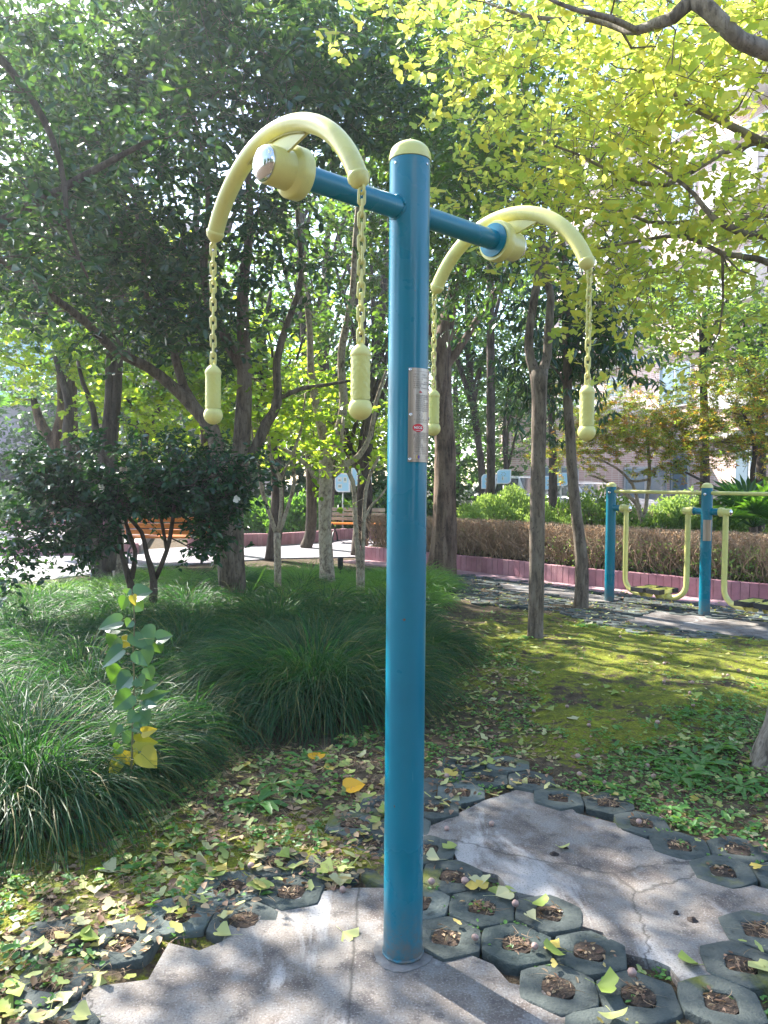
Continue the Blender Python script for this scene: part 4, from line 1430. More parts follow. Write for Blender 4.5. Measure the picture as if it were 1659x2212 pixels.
# 1  main evergreen behind the machine, left of centre
d = 8.4
L1 = [(pl(d, (505, 1330), (505, 1262), (503, 1120), (522, 960), (528, 800), (524, 640), (540, 480), (530, 300)), rad(d, 66, 54, 46, 37, 31, 26, 18, 10)),
      (pl(d - .1, (492, 1262), (482, 1120), (468, 960), (440, 905), (376, 838), (318, 792, 8.1), (250, 758, 7.8), (178, 690, 7.4), (90, 625, 7.0), (-30, 540, 6.6)), rad(d, 40, 36, 34, 30, 25, 22, 19, 15, 11, 7)),
      (pl(d, (440, 905), (398, 838), (378, 770), (338, 700), (316, 640), (305, 520), (280, 380)), rad(d, 24, 20, 18, 16, 13, 10, 6)),
      (pl(d, (545, 985), (575, 915), (600, 870), (598, 780), (620, 700), (650, 600), (640, 450)), rad(d, 26, 24, 20, 17, 14, 12, 7)),
      (pl(d, (600, 862), (650, 840), (700, 832), (760, 822)), rad(d, 12, 10, 8, 5)),
      (pl(d, (528, 800), (470, 700), (440, 600), (450, 420), (420, 250)), rad(d, 24, 22, 18, 12, 7))]
B1 = [(P(420, 420, 8.2), (2.3, 2.2, 1.7), 170), (P(560, 250, 8.4), (1.9, 2.0, 1.5), 100), (P(200, 560, 7.4), (1.3, 1.3, .75), 55), (P(620, 640, 8.4), (.9, 1.0, .8), 34),
      (P(330, 120, 8.0), (1.9, 1.8, 1.0), 60), (P(470, 760, 8.6), (.8, .8, .42), 26)]
tree('evergreen_tree', 'broad dark evergreen with a stout speckled trunk that forks low, left of the teal post', 'tree', foot(L1[0][0][0]), L1, B1, M['leaf_osm'], M['bark_grey'], rs(11), dens=.80, L=.10, twigs=14, lv=9)

# 2  forked trunk behind the post
d = 9.6
L2 = [(pl(d, (708, 1290), (706, 1225), (702, 1120), (704, 1020), (700, 950), (684, 880), (672, 800), (668, 700), (650, 560), (640, 400)), rad(d, 44, 32, 27, 30, 21, 18, 16, 13, 10, 6)),
      (pl(d, (706, 1022), (722, 960), (742, 880), (738, 760), (760, 640), (770, 480), (790, 300)), rad(d, 24, 22, 19, 17, 14, 10, 6)),
      (pl(d, (704, 1040), (745, 1005), (775, 985), (800, 940), (812, 870), (835, 800)), rad(d, 16, 15, 13, 11, 9, 6)),
      (pl(d, (700, 1060), (676, 1020), (640, 985), (600, 965)), rad(d, 14, 12, 9, 6))]
B2 = [(P(740, 520, 9.6), (1.7, 1.8, 1.9), 120), (P(760, 180, 9.8), (1.9, 1.9, 1.5), 100), (P(890, 380, 9.8), (1.2, 1.3, 1.5), 60), (P(660, 760, 9.6), (.9, .9, .5), 26), (P(790, 700, 9.8), (.8, .9, .8), 36), (P(640, 560, 9.8), (.8, .9, .7), 26)]
tree('evergreen_tree', 'grey-trunked evergreen forking at bench height just left of the teal post', 'tree', foot(L2[0][0][0]), L2, B2, M['leaf_osm2'], M['bark_pale'], rs(12), dens=.75, L=.10, twigs=14, lv=9)

# 3  small pale three-stemmed tree
d = 8.9
L3 = [(pl(d, (600, 1290), (600, 1235), (599, 1150)), rad(d, 17, 15, 16)),
      (pl(d, (598, 1155), (582, 1110), (566, 1060), (560, 1010), (548, 960), (540, 900)), rad(d, 11, 9, 9, 8, 6, 4)),
      (pl(d, (600, 1155), (608, 1090), (604, 1030), (586, 990), (580, 930), (590, 860)), rad(d, 9, 8, 8, 7, 6, 4)),
      (pl(d, (602, 1155), (622, 1095), (636, 1040), (632, 985), (650, 930), (660, 850)), rad(d, 10, 9, 8, 7, 6, 4)),
      (pl(d, (606, 1040), (620, 1005), (640, 990), (660, 975)), rad(d, 6, 5, 4, 3))]
B3 = [(P(600, 860, 8.9), (.55, .5, .38), 14), (P(640, 960, 8.9), (.3, .3, .15), 4), (P(520, 920, 9.2), (.4, .4, .25), 7)]
tree('young_tree', 'small pale tree with three twisting light-coloured stems', 'tree', foot(L3[0][0][0]), L3, B3, M['leaf_lime'], M['bark_pale'], rs(13), L=.075, twigs=8, lv=7, kind='round', wr=.75)

# 4  thin stems in front of the notice boards
d = 8.8
L4 = [(pl(d, (776, 1290), (775, 1225), (768, 1130), (762, 1040), (738, 985), (742, 900)), rad(d, 15, 12, 11, 10, 9, 6))]
tree('young_tree', 'single thin leaning pale stem directly left of the small far bench', 'tree', foot(L4[0][0][0]), L4, [(P(735, 900, 8.8), (.4, .4, .3), 8)], M['leaf_lime'], M['bark_pale'], rs(14), L=.075, twigs=7, lv=7, kind='round', wr=.75)
L5 = [(pl(d, (782, 1290), (783, 1215), (786, 1130), (790, 1060), (806, 1010), (826, 975)), rad(d, 13, 10, 9, 8, 7, 4)),
      (pl(d, (784, 1130), (800, 1095), (824, 1070), (836, 1050)), rad(d, 7, 6, 5, 3)),
      (pl(d, (752, 1120), (752, 1080), (780, 1030), (796, 1000)), rad(d, 6, 6, 5, 3))]
tree('young_tree', 'slim pale stem with a side shoot crossing the far bench, beside the teal post', 'tree', foot(L5[0][0][0]), L5[:2], [(P(810, 1030, 8.8), (.25, .3, .35), 8)], M['leaf_lime'], M['bark_pale'], rs(15), L=.07, twigs=5, lv=6, kind='round', wr=.75)

# 5  left pair of trunks
d = 10.2
L6 = [(pl(d, (222, 1290), (218, 1220), (205, 1150), (212, 1060), (232, 960), (240, 850), (236, 700), (232, 560), (226, 380), (240, 200)), rad(d, 46, 42, 36, 32, 32, 26, 22, 20, 15, 8)),
      (pl(d, (232, 1230), (240, 1150), (244, 1050), (240, 960), (250, 860), (258, 720), (262, 560), (270, 380)), rad(d, 36, 32, 30, 27, 24, 18, 13, 8)),
      (pl(d, (220, 990), (208, 940), (200, 880), (180, 830), (168, 780)), rad(d, 18, 16, 13, 10, 7))]
B6 = [(P(200, 460, 9.8), (2.2, 2.0, 1.6), 150), (P(60, 300, 9.0), (1.8, 1.8, 1.7), 110), (P(240, 150, 9.8), (2.0, 1.8, 1.4), 80)]
tree('evergreen_tree', 'pair of joined dark trunks behind the white-flowered shrub at left', 'tree', foot(L6[0][0][0]), L6, B6, M['leaf_osm2'], M['bark_dark'], rs(16), dens=.75, L=.10, twigs=13, lv=9)
d = 10.8
L6b = [(pl(d, (258, 1280), (256, 1200), (260, 1100), (272, 960)), rad(d, 26, 24, 20, 14))]
tree('evergreen_tree', 'short grey trunk standing close right of the joined dark pair', 'tree', foot(L6b[0][0][0]), L6b, [(P(285, 880, 10.8), (.5, .5, .4), 12)], M['leaf_lime'], M['bark_pale'], rs(17), L=.08, twigs=9, lv=8, kind='round', wr=.7)
d = 13.5
L7 = [(pl(d, (118, 1130), (112, 985), (102, 945), (84, 905), (72, 862)), rad(d, 34, 30, 27, 20, 14)),
      (pl(d, (112, 985), (124, 930), (132, 880), (126, 800)), rad(d, 26, 20, 15, 10))]
tree('evergreen_tree', 'brown cut-looking trunk forking in a V in front of the lilac wall at far left', 'tree', foot(L7[0][0][0]), L7, [(P(110, 760, 13.5), (1.5, 1.4, .8), 60), (P(40, 640, 13), (1.2, 1.2, .9), 40)], M['leaf_lime'], M['bark_rough'], rs(18), L=.10, twigs=11, lv=8, kind='round', wr=.7)
d = 12.0
L8 = [(pl(d, (158, 1130), (152, 980), (146, 930), (150, 880), (134, 820), (118, 770)), rad(d, 26, 24, 23, 20, 15, 9))]
tree('evergreen_tree', 'dark bent trunk between the V-forked trunk and the joined pair', 'tree', foot(L8[0][0][0]), L8, [(P(120, 720, 12), (1.1, 1.1, .6), 34)], M['leaf_osm2'], M['bark_dark'], rs(19), L=.09, twigs=11, lv=8)
d = 13
L9 = [(pl(d, (312, 1150), (314, 1040), (312, 960), (322, 920), (345, 880), (352, 850)), rad(d, 22, 18, 15, 13, 10, 6)),
      (pl(d, (312, 958), (296, 920), (284, 880), (270, 850)), rad(d, 12, 10, 8, 5))]
tree('evergreen_tree', 'slim Y-forked trunk among bright lime leaves behind the bench at left', 'tree', foot(L9[0][0][0]), L9, [(P(370, 900, 13), (1.3, 1.2, 1.0), 70), (P(330, 720, 13.2), (1.5, 1.3, 1.0), 90)], M['leaf_lime'], M['bark_dark'], rs(20), L=.10, twigs=12, lv=9, kind='round', wr=.72)

# sunlit trees across the path, behind everything on the left
for i, (x, y, d, r_, n, lb, lm_) in enumerate([
        (560, 760, 13.6, (1.7, 1.3, 1.5), 120, 'lime-leaved tree glowing between the two stout forked evergreens', 'leaf_lime'),
        (730, 900, 15.0, (1.2, 1.2, .8), 60, 'low lime-leaved tree above the blue notice board', 'leaf_lime'),
        (120, 560, 14.5, (2.4, 1.8, 1.6), 120, 'sunlit light-green tree rising over the lilac wall at far left', 'leaf_lime'),
        (420, 480, 15.0, (3.0, 1.8, 2.4), 170, 'tall sunlit tree behind the broad dark evergreen', 'leaf_osm2'),
        (820, 620, 14.5, (1.8, 1.6, 2.2), 120, 'tall light-green tree directly behind the teal post', 'leaf_osm2'),
        (700, 560, 19.0, (2.6, 1.5, 2.3), 150, 'broad darker tree deep behind the left chain and the teal post', 'leaf_far'),
        (1010, 660, 22.5, (2.3, 1.5, 2.4), 120, 'darker tree deep behind the rough trunk and the forked trunk', 'leaf_far'),
        (640, 120, 16.0, (4.2, 2.2, 2.4), 170, 'high thin-topped tree against the sky above the left yellow arm', 'leaf_osm2'),
        (150, 60, 15.0, (3.8, 2.2, 2.3), 150, 'high hazy tree in the upper left corner of the garden', 'leaf_osm2')]):
    c_ = P(x, y, d)
    rg = rs(40 + i)
    bx = c_.x + rg.uniform(-.5, .5)
    tr_ = [Vector((bx, d, 0)), Vector((bx + .1, d, 1.4)), Vector((c_.x, d, c_.z - r_[2] * .4)), Vector((c_.x + .2, d, c_.z + r_[2] * .7))]
    lim = [(tr_, [.13, .11, .085, .03])]
    for k in range(9):
        e = Vector((c_.x + rg.uniform(-.7, .7) * r_[0], d + rg.uniform(-.6, .6) * r_[1], c_.z + rg.uniform(-.1, .9) * r_[2]))
        s_ = tr_[1].lerp(tr_[2], rg.uniform(.2, .9))
        lim.append(([s_, s_.lerp(e, .5) + Vector((0, 0, .25)), e, e + Vector((rg.normal(0, .15), 0, .9))], [.045, .035, .022, .008]))
    tree('background_tree', lb, 'tree', (bx, d, 0), lim, [(c_, r_, n)], M[lm_], M['bark_dark'], rg, L=.115 if i < 3 else .13, twigs=12, lv=9, kind='round' if lm_ == 'leaf_lime' else 'ovate', wr=.66, twl=.42, spread=.3, dens=[.5, .5, .5, .55, .55, .8, .8, .45, .45][i])

# 7  big rough trunk right of the post, with dark drooping foliage
d = 11.6
L10 = [(pl(d, (952, 1262), (953, 1232), (958, 1180), (960, 1080), (962, 960), (954, 850), (958, 740), (978, 640), (1000, 560), (1010, 400)), rad(d, 84, 66, 56, 50, 46, 42, 36, 28, 20, 10)),
       (pl(d, (958, 800), (1000, 740), (1050, 660), (1100, 590), (1130, 540)), rad(d, 20, 16, 13, 9, 6)),
       (pl(d, (957, 780), (925, 700), (915, 600), (930, 460)), rad(d, 20, 17, 12, 7))]
B10 = [(P(985, 840, 11.2), (.42, .7, .75), 46), (P(1055, 770, 10.8), (.5, .7, .75), 50), (P(1000, 470, 11.4), (1.5, 1.5, 1.3), 90), (P(960, 640, 11.6), (.8, 1.0, .9), 36)]
tree('camphor_tree', 'thick rough furrowed trunk with drooping dark leaves just right of the teal post', 'tree', foot(L10[0][0][0]), L10, B10, M['leaf_osm'], M['bark_rough'], rs(21), dens=.55, L=.13, twigs=12, lv=8, kind='long', wr=.36, droop=.9, twl=.34, sides=18)

# 8  forked tree standing in the moss
d = 6.75
L11 = [(pl(d, (1153, 1398), (1155, 1382), (1157, 1340), (1160, 1200), (1162, 1000), (1165, 860), (1164, 800)), rad(d, 48, 38, 33, 32, 31, 33, 42)),
       (pl(d, (1160, 812), (1146, 775), (1142, 730), (1150, 670), (1158, 620), (1168, 560), (1172, 500), (1180, 380), (1170, 240)), rad(d, 26, 20, 18, 17, 17, 18, 16, 12, 7)),
       (pl(d, (1168, 812), (1182, 770), (1184, 720), (1190, 640), (1178, 570), (1196, 500), (1230, 380), (1240, 220)), rad(d, 24, 19, 18, 16, 14, 12, 9, 5))]
B11 = [(P(1190, 330, 7.0), (1.1, 1.2, 1.3), 80), (P(1080, 420, 7.0), (.6, .8, .8), 26), (P(1150, 120, 7.2), (1.2, 1.1, .8), 46)]
tree('forked_tree', 'straight grey trunk splitting into two close upright limbs, rooted in the moss', 'tree', foot(L11[0][0][0]), L11, B11, M['leaf_osm2'], M['bark_grey'], rs(22), L=.085, twigs=10, lv=8, sides=16, wob=.05)

# 9  slender dark tree with long hanging leaves
d = 8.45
L12 = [(pl(d, (1254, 1330), (1254, 1316), (1256, 1290), (1256, 1210), (1246, 1120), (1237, 1030), (1232, 940), (1226, 860), (1226, 760), (1222, 680), (1224, 600), (1210, 480)), rad(d, 42, 34, 30, 27, 24, 23, 22, 20, 19, 18, 15, 8)),
       (pl(d, (1226, 700), (1250, 690), (1270, 680), (1290, 660)), rad(d, 9, 8, 6, 4)),
       (pl(d, (1228, 850), (1210, 810), (1190, 790)), rad(d, 8, 6, 4))]
B12 = [(P(1292, 740, 8.3), (.45, .45, .42), 24), (P(1240, 640, 8.4), (.6, .6, .6), 26), (P(1205, 870, 8.5), (.32, .4, .42), 16), (P(1105, 800, 8.8), (.28, .4, .55), 26)]
tree('slender_tree', 'slender slightly bent trunk with long hanging dark leaves, at the edge of the pavers', 'tree', foot(L12[0][0][0]), L12, B12, M['leaf_osm'], M['bark_grey'], rs(23), dens=.7, L=.13, twigs=9, lv=7, kind='long', wr=.33, droop=1.2, twl=.26, spread=.16, sides=14)

# off to the left and nearer: the tree whose boughs enter the upper left corner
L13 = [([(-4.3, 5.4, 0), (-4.25, 5.4, 1.2), (-4.1, 5.5, 2.4), (-3.8, 5.6, 3.6), (-3.6, 5.6, 5.0)], [.13, .11, .09, .07, .03]),
       ([(-4.15, 5.45, 2.0), (-3.4, 5.7, 2.9), (-2.6, 5.9, 3.5), (-1.8, 6.0, 4.0)], [.06, .05, .035, .015]),
       (pl(5.6, (-80, 40), (60, 200), (130, 350), (150, 500), (190, 600)), [.03, .026, .02, .014, .007])]
B13 = [(P(90, 240, 5.8), (1.0, 1.0, 1.0), 60), ((-3.6, 5.6, 4.2), (1.5, 1.3, 1.2), 70), (P(40, 560, 5.8), (.6, .7, .55), 18), (P(300, 60, 6.2), (1.1, 1.0, .7), 30)]
tree('evergreen_tree', 'nearest evergreen whose dark boughs hang into the upper left corner', 'tree', (-4.3, 5.4, 0), L13, B13, M['leaf_osm'], M['bark_dark'], rs(24), L=.095, twigs=11, lv=8, dens=.6)

# ------------------------------------------------------------------ ginkgo at the right
GX = G(1700, 1655)
gx0, gy0 = GX.x, GX.y
L14 = [([(gx0 + .02, gy0, -.05), (gx0, gy0, .03), (gx0 + .02, gy0, .18), (gx0 + .06, gy0, .5), (gx0 + .10, gy0 + .05, 1.4), (gx0 + .16, gy0 + .05, 2.3), (gx0 + .2, gy0, 3.1), (gx0 + .3, gy0 + .1, 4.2), (gx0 + .3, gy0 + .2, 5.4)],
        [.235, .175, .135, .12, .112, .10, .085, .06, .025]),
       ([(gx0 + .18, gy0, 2.9)] + pl(3.4, (1720, 150), (1659, 112), (1600, 88), (1560, 50), (1520, 12, 3.45), (1488, 6, 3.5), (1455, 38, 3.5), (1420, 50, 3.6), (1375, 66, 3.7), (1340, 62, 3.8), (1280, 42, 3.9), (1200, 42, 4.0), (1120, 30, 4.1), (1050, 5, 4.2)),
        [.055] + [x * .001 for x in (40, 38, 36, 36, 37, 33, 28, 25, 21, 17, 14, 11, 9, 6)]),
       (pl(3.5, (1375, 66, 3.7), (1320, 40), (1240, 20), (1180, -5)), [.016, .013, .010, .006]),
       ([(gx0 + .14, gy0, 2.5)] + pl(4.4, (1700, 340), (1640, 305), (1560, 262), (1500, 235), (1440, 190), (1370, 150)), [.04, .03, .026, .02, .016, .011, .006]),
       ([(gx0 + .12, gy0, 2.3)] + pl(4.3, (1700, 520), (1610, 505), (1540, 470), (1500, 420), (1450, 380), (1400, 350)), [.035, .026, .021, .017, .012, .009, .005]),
       ([(gx0 + .12, gy0, 2.2)] + pl(4.8, (1720, 600), (1640, 560), (1560, 548), (1480, 510), (1380, 520), (1280, 540)), [.034, .024, .019, .016, .012, .009, .005]),
       ([(gx0 + .12, gy0, 2.35)] + pl(5.2, (1700, 470), (1620, 470), (1500, 478), (1400, 480), (1300, 440), (1220, 470)), [.034, .024, .019, .015, .011, .008, .005]),
       ([(gx0 + .18, gy0, 3.0)] + pl(5.0, (1680, 300), (1560, 330), (1440, 400), (1340, 380), (1240, 330), (1120, 290)), [.036, .025, .019, .014, .011, .008, .004])]
B14 = [(P(1150, 45, 4.2), (.85, .6, .22), 40), (P(1420, 90, 4.0), (.75, .7, .35), 56), (P(1560, 240, 4.6), (.7, .8, .5), 60), (P(1330, 230, 5.2), (.95, .9, .50), 80),
       (P(1440, 420, 4.9), (.85, .9, .55), 90), (P(1250, 420, 5.4), (.75, .8, .5), 60), (P(1600, 540, 4.6), (.55, .7, .42), 46), (P(1530, 660, 5.2), (.6, .8, .36), 34), (P(1380, 620, 5.6), (.5, .7, .35), 22),
       (P(1140, 500, 5.8), (.35, .5, .22), 14), (P(960, 20, 4.4), (.6, .4, .10), 14), (P(1330, 700, 5.9), (.3, .5, .3), 10), (P(1600, 60, 4.0), (.6, .8, .4), 40), (P(1250, 150, 5.0), (.7, .7, .35), 30),
       (P(1060, 330, 5.8), (.30, .5, .35), 8)]
tree('ginkgo_tree', 'yellow-green ginkgo rooted at the right edge, boughs spreading across the upper right', 'tree', (gx0, gy0, 0), L14, B14, M['leaf_ginkgo'], M['bark_ginkgo'], rs(30), L=.075, kind='ginkgo', twigs=8, lv=6, twl=.16, spread=.19, wr=.95, droop=.5, sides=20, wob=.05, dens=.30)
# ginkgo crown overhead and behind the viewer, out of the picture, added for shade; its shadow misses the pads
L15 = [([(-.9, -1.4, 0), (-.85, -1.4, 1.5), (-.8, -1.2, 3.2), (-.6, -.8, 5.2)], [.14, .11, .09, .04]), ([(-.8, -1.2, 3.0), (-.4, -.2, 3.9), (-.2, 1.0, 4.6), (-.2, 2.0, 5.0)], [.06, .045, .03, .012])]
tree('ginkgo_tree', 'ginkgo standing behind the viewer, outside the picture, shading the pads', 'tree', (-.9, -1.4, 0), L15, [((-1.4, 2.4, 5.0), (1.8, 1.3, .6), 60), ((-.6, -.3, 5.2), (1.8, 1.5, .9), 60)], M['leaf_ginkgo'], M['bark_ginkgo'], rs(31), L=.08, kind='ginkgo', twigs=9, lv=6, twl=.2, spread=.2, wr=.95)

# ------------------------------------------------------------------ right background: maples, pale shrubs
d = 12.3
L16 = [(pl(d, (1392, 1175), (1389, 1140), (1381, 1105), (1372, 1085), (1345, 1062), (1325, 1050), (1300, 1035), (1270, 1025)), rad(d, 16, 14, 11, 9, 8, 7, 5, 4)),
       (pl(d, (1381, 1105), (1372, 1060), (1358, 1035), (1330, 1010), (1290, 990)), rad(d, 9, 7, 6, 5, 3)),
       (pl(d, (1389, 1140), (1397, 1080), (1404, 1020), (1400, 950), (1420, 880)), rad(d, 10, 8, 7, 6, 4)),
       (pl(d, (1358, 1040), (1400, 1036), (1404, 1010)), rad(d, 6, 5, 4))]
tree('maple_tree', 'spreading maple turning yellow-orange behind the walker, with pale crooked stems', 'tree', foot(L16[0][0][0]), L16, [(P(1340, 890, 12.3), (1.2, 1.1, .55), 80), (P(1420, 960, 12.0), (1.4, 1.0, .40), 70), (P(1250, 970, 12.8), (.5, .6, .3), 20)], M['leaf_maple'], M['bark_pale'], rs(32), L=.085, kind='maple', twigs=11, lv=8, twl=.25, spread=.2, wr=1.0, flat=1.6, droop=.1)
L17 = [(pl(11, (1640, 1150), (1610, 1080), (1560, 1060), (1480, 1020)), rad(11, 14, 10, 7, 4)), (pl(11, (1640, 1150), (1625, 1040), (1630, 960), (1600, 880)), rad(11, 14, 11, 9, 5))]
tree('maple_tree', 'orange-tipped maple at the right edge above the fan palm', 'tree', foot(L17[0][0][0]), L17, [(P(1580, 850, 11), (1.1, 1.1, .50), 80), (P(1640, 950, 10.8), (.8, .9, .45), 46)], M['leaf_maple'], M['bark_dark'], rs(33), L=.08, kind='maple', twigs=11, lv=8, twl=.25, spread=.2, wr=1.0, flat=1.6, droop=.1)
for i, (x, y, d, r_, n, lm_, lb) in enumerate([
        (1520, 690, 14.5, (1.6, 1.3, 1.1), 110, 'leaf_pitto', 'tall pale-leaved tree between the ginkgo boughs and the maples'),
        (1640, 760, 13.5, (.9, 1.0, .9), 60, 'leaf_pitto', 'pale-leaved tree at the right edge above the orange maple'),
        (1090, 900, 22.5, (1.6, 1.0, 1.6), 90, 'leaf_osm2', 'dark tree over the two leaf-shaped boards, right of the rough trunk'),
        (1190, 720, 16.0, (1.1, 1.2, 1.5), 90, 'leaf_osm2', 'light-green tree seen between the forked trunk and the slender trunk'),
        (1060, 200, 15.0, (2.0, 1.6, 1.9), 110, 'leaf_osm2', 'tall dark tree rising behind the right yellow arm')]):
    c_ = P(x, y, d); rg = rs(60 + i); bx = c_.x
    tr_ = [Vector((bx, d, 0)), Vector((bx + .1, d, 1.3)), Vector((c_.x, d, c_.z - r_[2] * .3)), Vector((c_.x + .1, d, c_.z + r_[2] * .6))]
    lim = [(tr_, [.11, .09, .06, .02])]
    for k in range(3):
        e = Vector((c_.x + rg.uniform(-.7, .7) * r_[0], d + rg.uniform(-.6, .6) * r_[1], c_.z + rg.uniform(-.1, .8) * r_[2]))
        s_ = tr_[1].lerp(tr_[2], rg.uniform(.2, .9))
        lim.append(([s_, s_.lerp(e, .5) + Vector((0, 0, .2)), e], [.04, .03, .012]))
    tree('background_tree', lb, 'tree', (bx, d, 0), lim, [(c_, r_, n)], M[lm_], M['bark_dark'], rg, L=.10, twigs=12, lv=9, wr=.55, twl=.36, spread=.28)

# far row of trees behind the left half, dark under their crowns
for i, (x, d, h, w) in enumerate([(40, 27, 5.5, 3.0), (190, 26, 6.2, 3.0), (330, 24, 5.8, 2.8), (470, 25, 6.5, 3.0), (600, 24, 5.8, 2.8), (720, 23, 6.2, 2.4), (850, 25, 7.0, 2.8), (980, 27, 8.0, 3.0), (1110, 30, 6.5, 2.6)]):
    bx = (x - 829) / FPX * d; rg = rs(80 + i)
    lbs = ['over the low hedge at the far left', 'behind the V-forked trunk', 'behind the orange bench', 'behind the stout speckled trunk', 'behind the small pale three-stemmed tree', 'behind the blue notice board',
           'directly behind the teal post', 'behind the thick rough trunk', 'behind the white car']
    lim = [([(bx, d, 0), (bx + .1, d, 2.0), (bx, d, h * .6), (bx + .1, d, h * .9)], [.16, .13, .09, .03])]
    zc = h * .55
    bl = [((bx, d, zc), (w, 1.6, h * .42), 80)]
    if i not in (0, 1, 8): bl.append(((bx, d - .3, 1.15), (w * .9, 1.0, .95), 46))
    tree('background_tree', 'far dense dark tree ' + lbs[i], 'tree', (bx, d, 0), lim, bl, M['leaf_far'], M['bark_dark'], rg, L=.20, twigs=11, lv=8, wr=.6, twl=.5, spread=.42, group='far row of trees', conn=False)

# ------------------------------------------------------------------ dark shrub with white flowers
d = 7.3
LS = [(pl(d, (290, 1300), (282, 1262), (262, 1190), (256, 1120), (248, 1060), (240, 1010)), rad(d, 20, 17, 12, 10, 8, 5)),
      (pl(d, (262, 1195), (225, 1165), (180, 1150), (120, 1120, 7.0), (60, 1130, 6.8), (30, 1190, 6.7)), rad(d, 10, 8, 7, 6, 5, 3)),
      (pl(d, (284, 1250), (292, 1190), (272, 1130), (276, 1080)), rad(d, 12, 10, 8, 6)),
      (pl(d, (330, 1300), (332, 1250), (318, 1200), (306, 1150), (280, 1120), (262, 1080)), rad(d, 20, 17, 11, 9, 8, 5)),
      (pl(d, (336, 1250), (360, 1190), (372, 1130), (378, 1060), (374, 1010)), rad(d, 12, 10, 9, 8, 5)),
      (pl(d, (360, 1190), (348, 1120), (330, 1060)), rad(d, 8, 7, 5)),
      (pl(d, (374, 1070), (430, 1040), (500, 1020)), rad(d, 7, 6, 4))]
BS = [(P(270, 1050, 7.2), (.62, .6, .22), 52), (P(400, 1045, 7.3), (.60, .6, .20), 50), (P(120, 1020, 7.0), (.52, .5, .18), 30), (P(130, 1090, 6.9), (.4, .4, .16), 22), (P(50, 1150, 6.7), (.20, .22, .12), 10), (P(25, 1215, 6.7), (.11, .12, .16), 9),
      (P(190, 1160, 6.9), (.20, .2, .14), 12), (P(470, 1110, 7.4), (.22, .3, .36), 26), (P(430, 1170, 7.4), (.14, .2, .2), 7), (P(215, 1100, 7.0), (.3, .3, .25), 14), (P(170, 1190, 6.9), (.14, .15, .12), 5), (P(350, 985, 7.4), (.75, .6, .16), 26), (P(540, 1010, 7.4), (.20, .3, .18), 9), (P(300, 1090, 7.2), (.55, .4, .12), 20)]
cam_t = tree('flowering_shrub', 'spreading dark glossy shrub with a few white flowers in front of the orange bench', 'shrub', foot(LS[0][0][0]), LS, BS, M['leaf_cam'], M['bark_dark'], rs(34), dens=.62, thin=False, L=.068, kind='ovate', twigs=9, lv=8, twl=.15, spread=.10, wr=.56, droop=.35, sides=8)
for (x, y, s_) in ((220, 1053, .045), (204, 1070, .04), (157, 1122, .04), (512, 1078, .04)):
    fx, fy = x, y
    c_ = P(fx, fy, 6.72); mb = MB(); rg = rs(int(x + y)); n = 9
    th = rg.uniform(0, 6.28, n)
    dv = np.stack([np.cos(th), np.full(n, -.5), np.sin(th) - .2], -1)
    leaves(mb, np.tile(np.array(c_), (n, 1)) + rg.normal(0, .004, (n, 3)), dv, rg.normal(0, .4, (n, 3)) + np.array([0, -1, 0]), s_ * rg.uniform(.7, 1.1, n), s_ * .75, 'round')
    mb.build('flower', M['petal'], cam_t)

# ------------------------------------------------------------------ palms
def palm(name, label, base, hs, nf, R_, rng, mats, tilt=.3, seglen=.5, stem=.06):
    o = thing(name, label, 'palm', tuple(base))
    mb = MB(); b = Vector(base)
    mb.tube([b, b + Vector((.02, 0, hs * .5)), b + Vector((0, 0, hs))], [stem * 1.1, stem, stem * .9], 10, wob=.12, rng=rng)
    mb.build('trunk', M['bark_rough'], o)
    lm = MB(); pm = MB()
    for k in range(nf):
        az = k * 2.399 + rng.uniform(-.2, .2); el = rng.uniform(.1, 1.25)
        d_ = Vector((math.cos(az) * math.cos(el), math.sin(az) * math.cos(el), math.sin(el)))
        p0 = b + Vector((0, 0, hs)); ln = R_ * rng.uniform(.6, 1.0)
        p1 = p0 + d_ * ln + Vector((0, 0, -.05 * ln))
        pm.tube([p0, p0.lerp(p1, .5) + Vector((0, 0, .03)), p1], [.010, .008, .006], 6)
        side = d_.cross(Vector((0, 0, 1))).normalized(); nrm = side.cross(d_)
        ns = 20
        for q in range(ns):
            a_ = -2.2 + 4.4 * q / (ns - 1)
            dr = (d_ * math.cos(a_) + side * math.sin(a_) + nrm * .12).normalized()
            L_ = seglen * (1 - .25 * abs(a_) / 2.2) * rng.uniform(.9, 1.05)
            w = .022 * seglen / .4
            up = nrm
            sd = dr.cross(up).normalized()
            e = p1 + dr * L_ + Vector((0, 0, -.22 * L_ * rng.uniform(.5, 1.2))); mdl = p1 + dr * L_ * .55
            lm.add([p1, mdl + sd * w, e, mdl - sd * w, mdl - up * w * .5], [(0, 1, 4), (1, 2, 4), (2, 3, 4), (3, 0, 4)])
    pm.build('petiole', M['leaf_palm'], o); lm.build('fan_leaf', M['leaf_palm'], o, smooth=False)
    return o
pb = P(1628, 1120, 10.4)
palm('fan_palm', 'green fan palm with spiky leaves at the right edge behind the hedge', (pb.x, pb.y, .2), .62, 15, .55, rs(50), None, seglen=.55)
pb = P(545, 1235, 8.7)
palm('fan_palm', 'little fan palm seedling beside the stout speckled trunk', (pb.x, pb.y, 0), .12, 7, .28, rs(51), None, seglen=.26, stem=.02)
pb = P(-60, 900, 19)
palm('fan_palm', 'dark fan palm top at the far left in front of the lilac wall', (pb.x, pb.y, 0), 2.9, 16, .7, rs(52), None, seglen=.7, stem=.12)

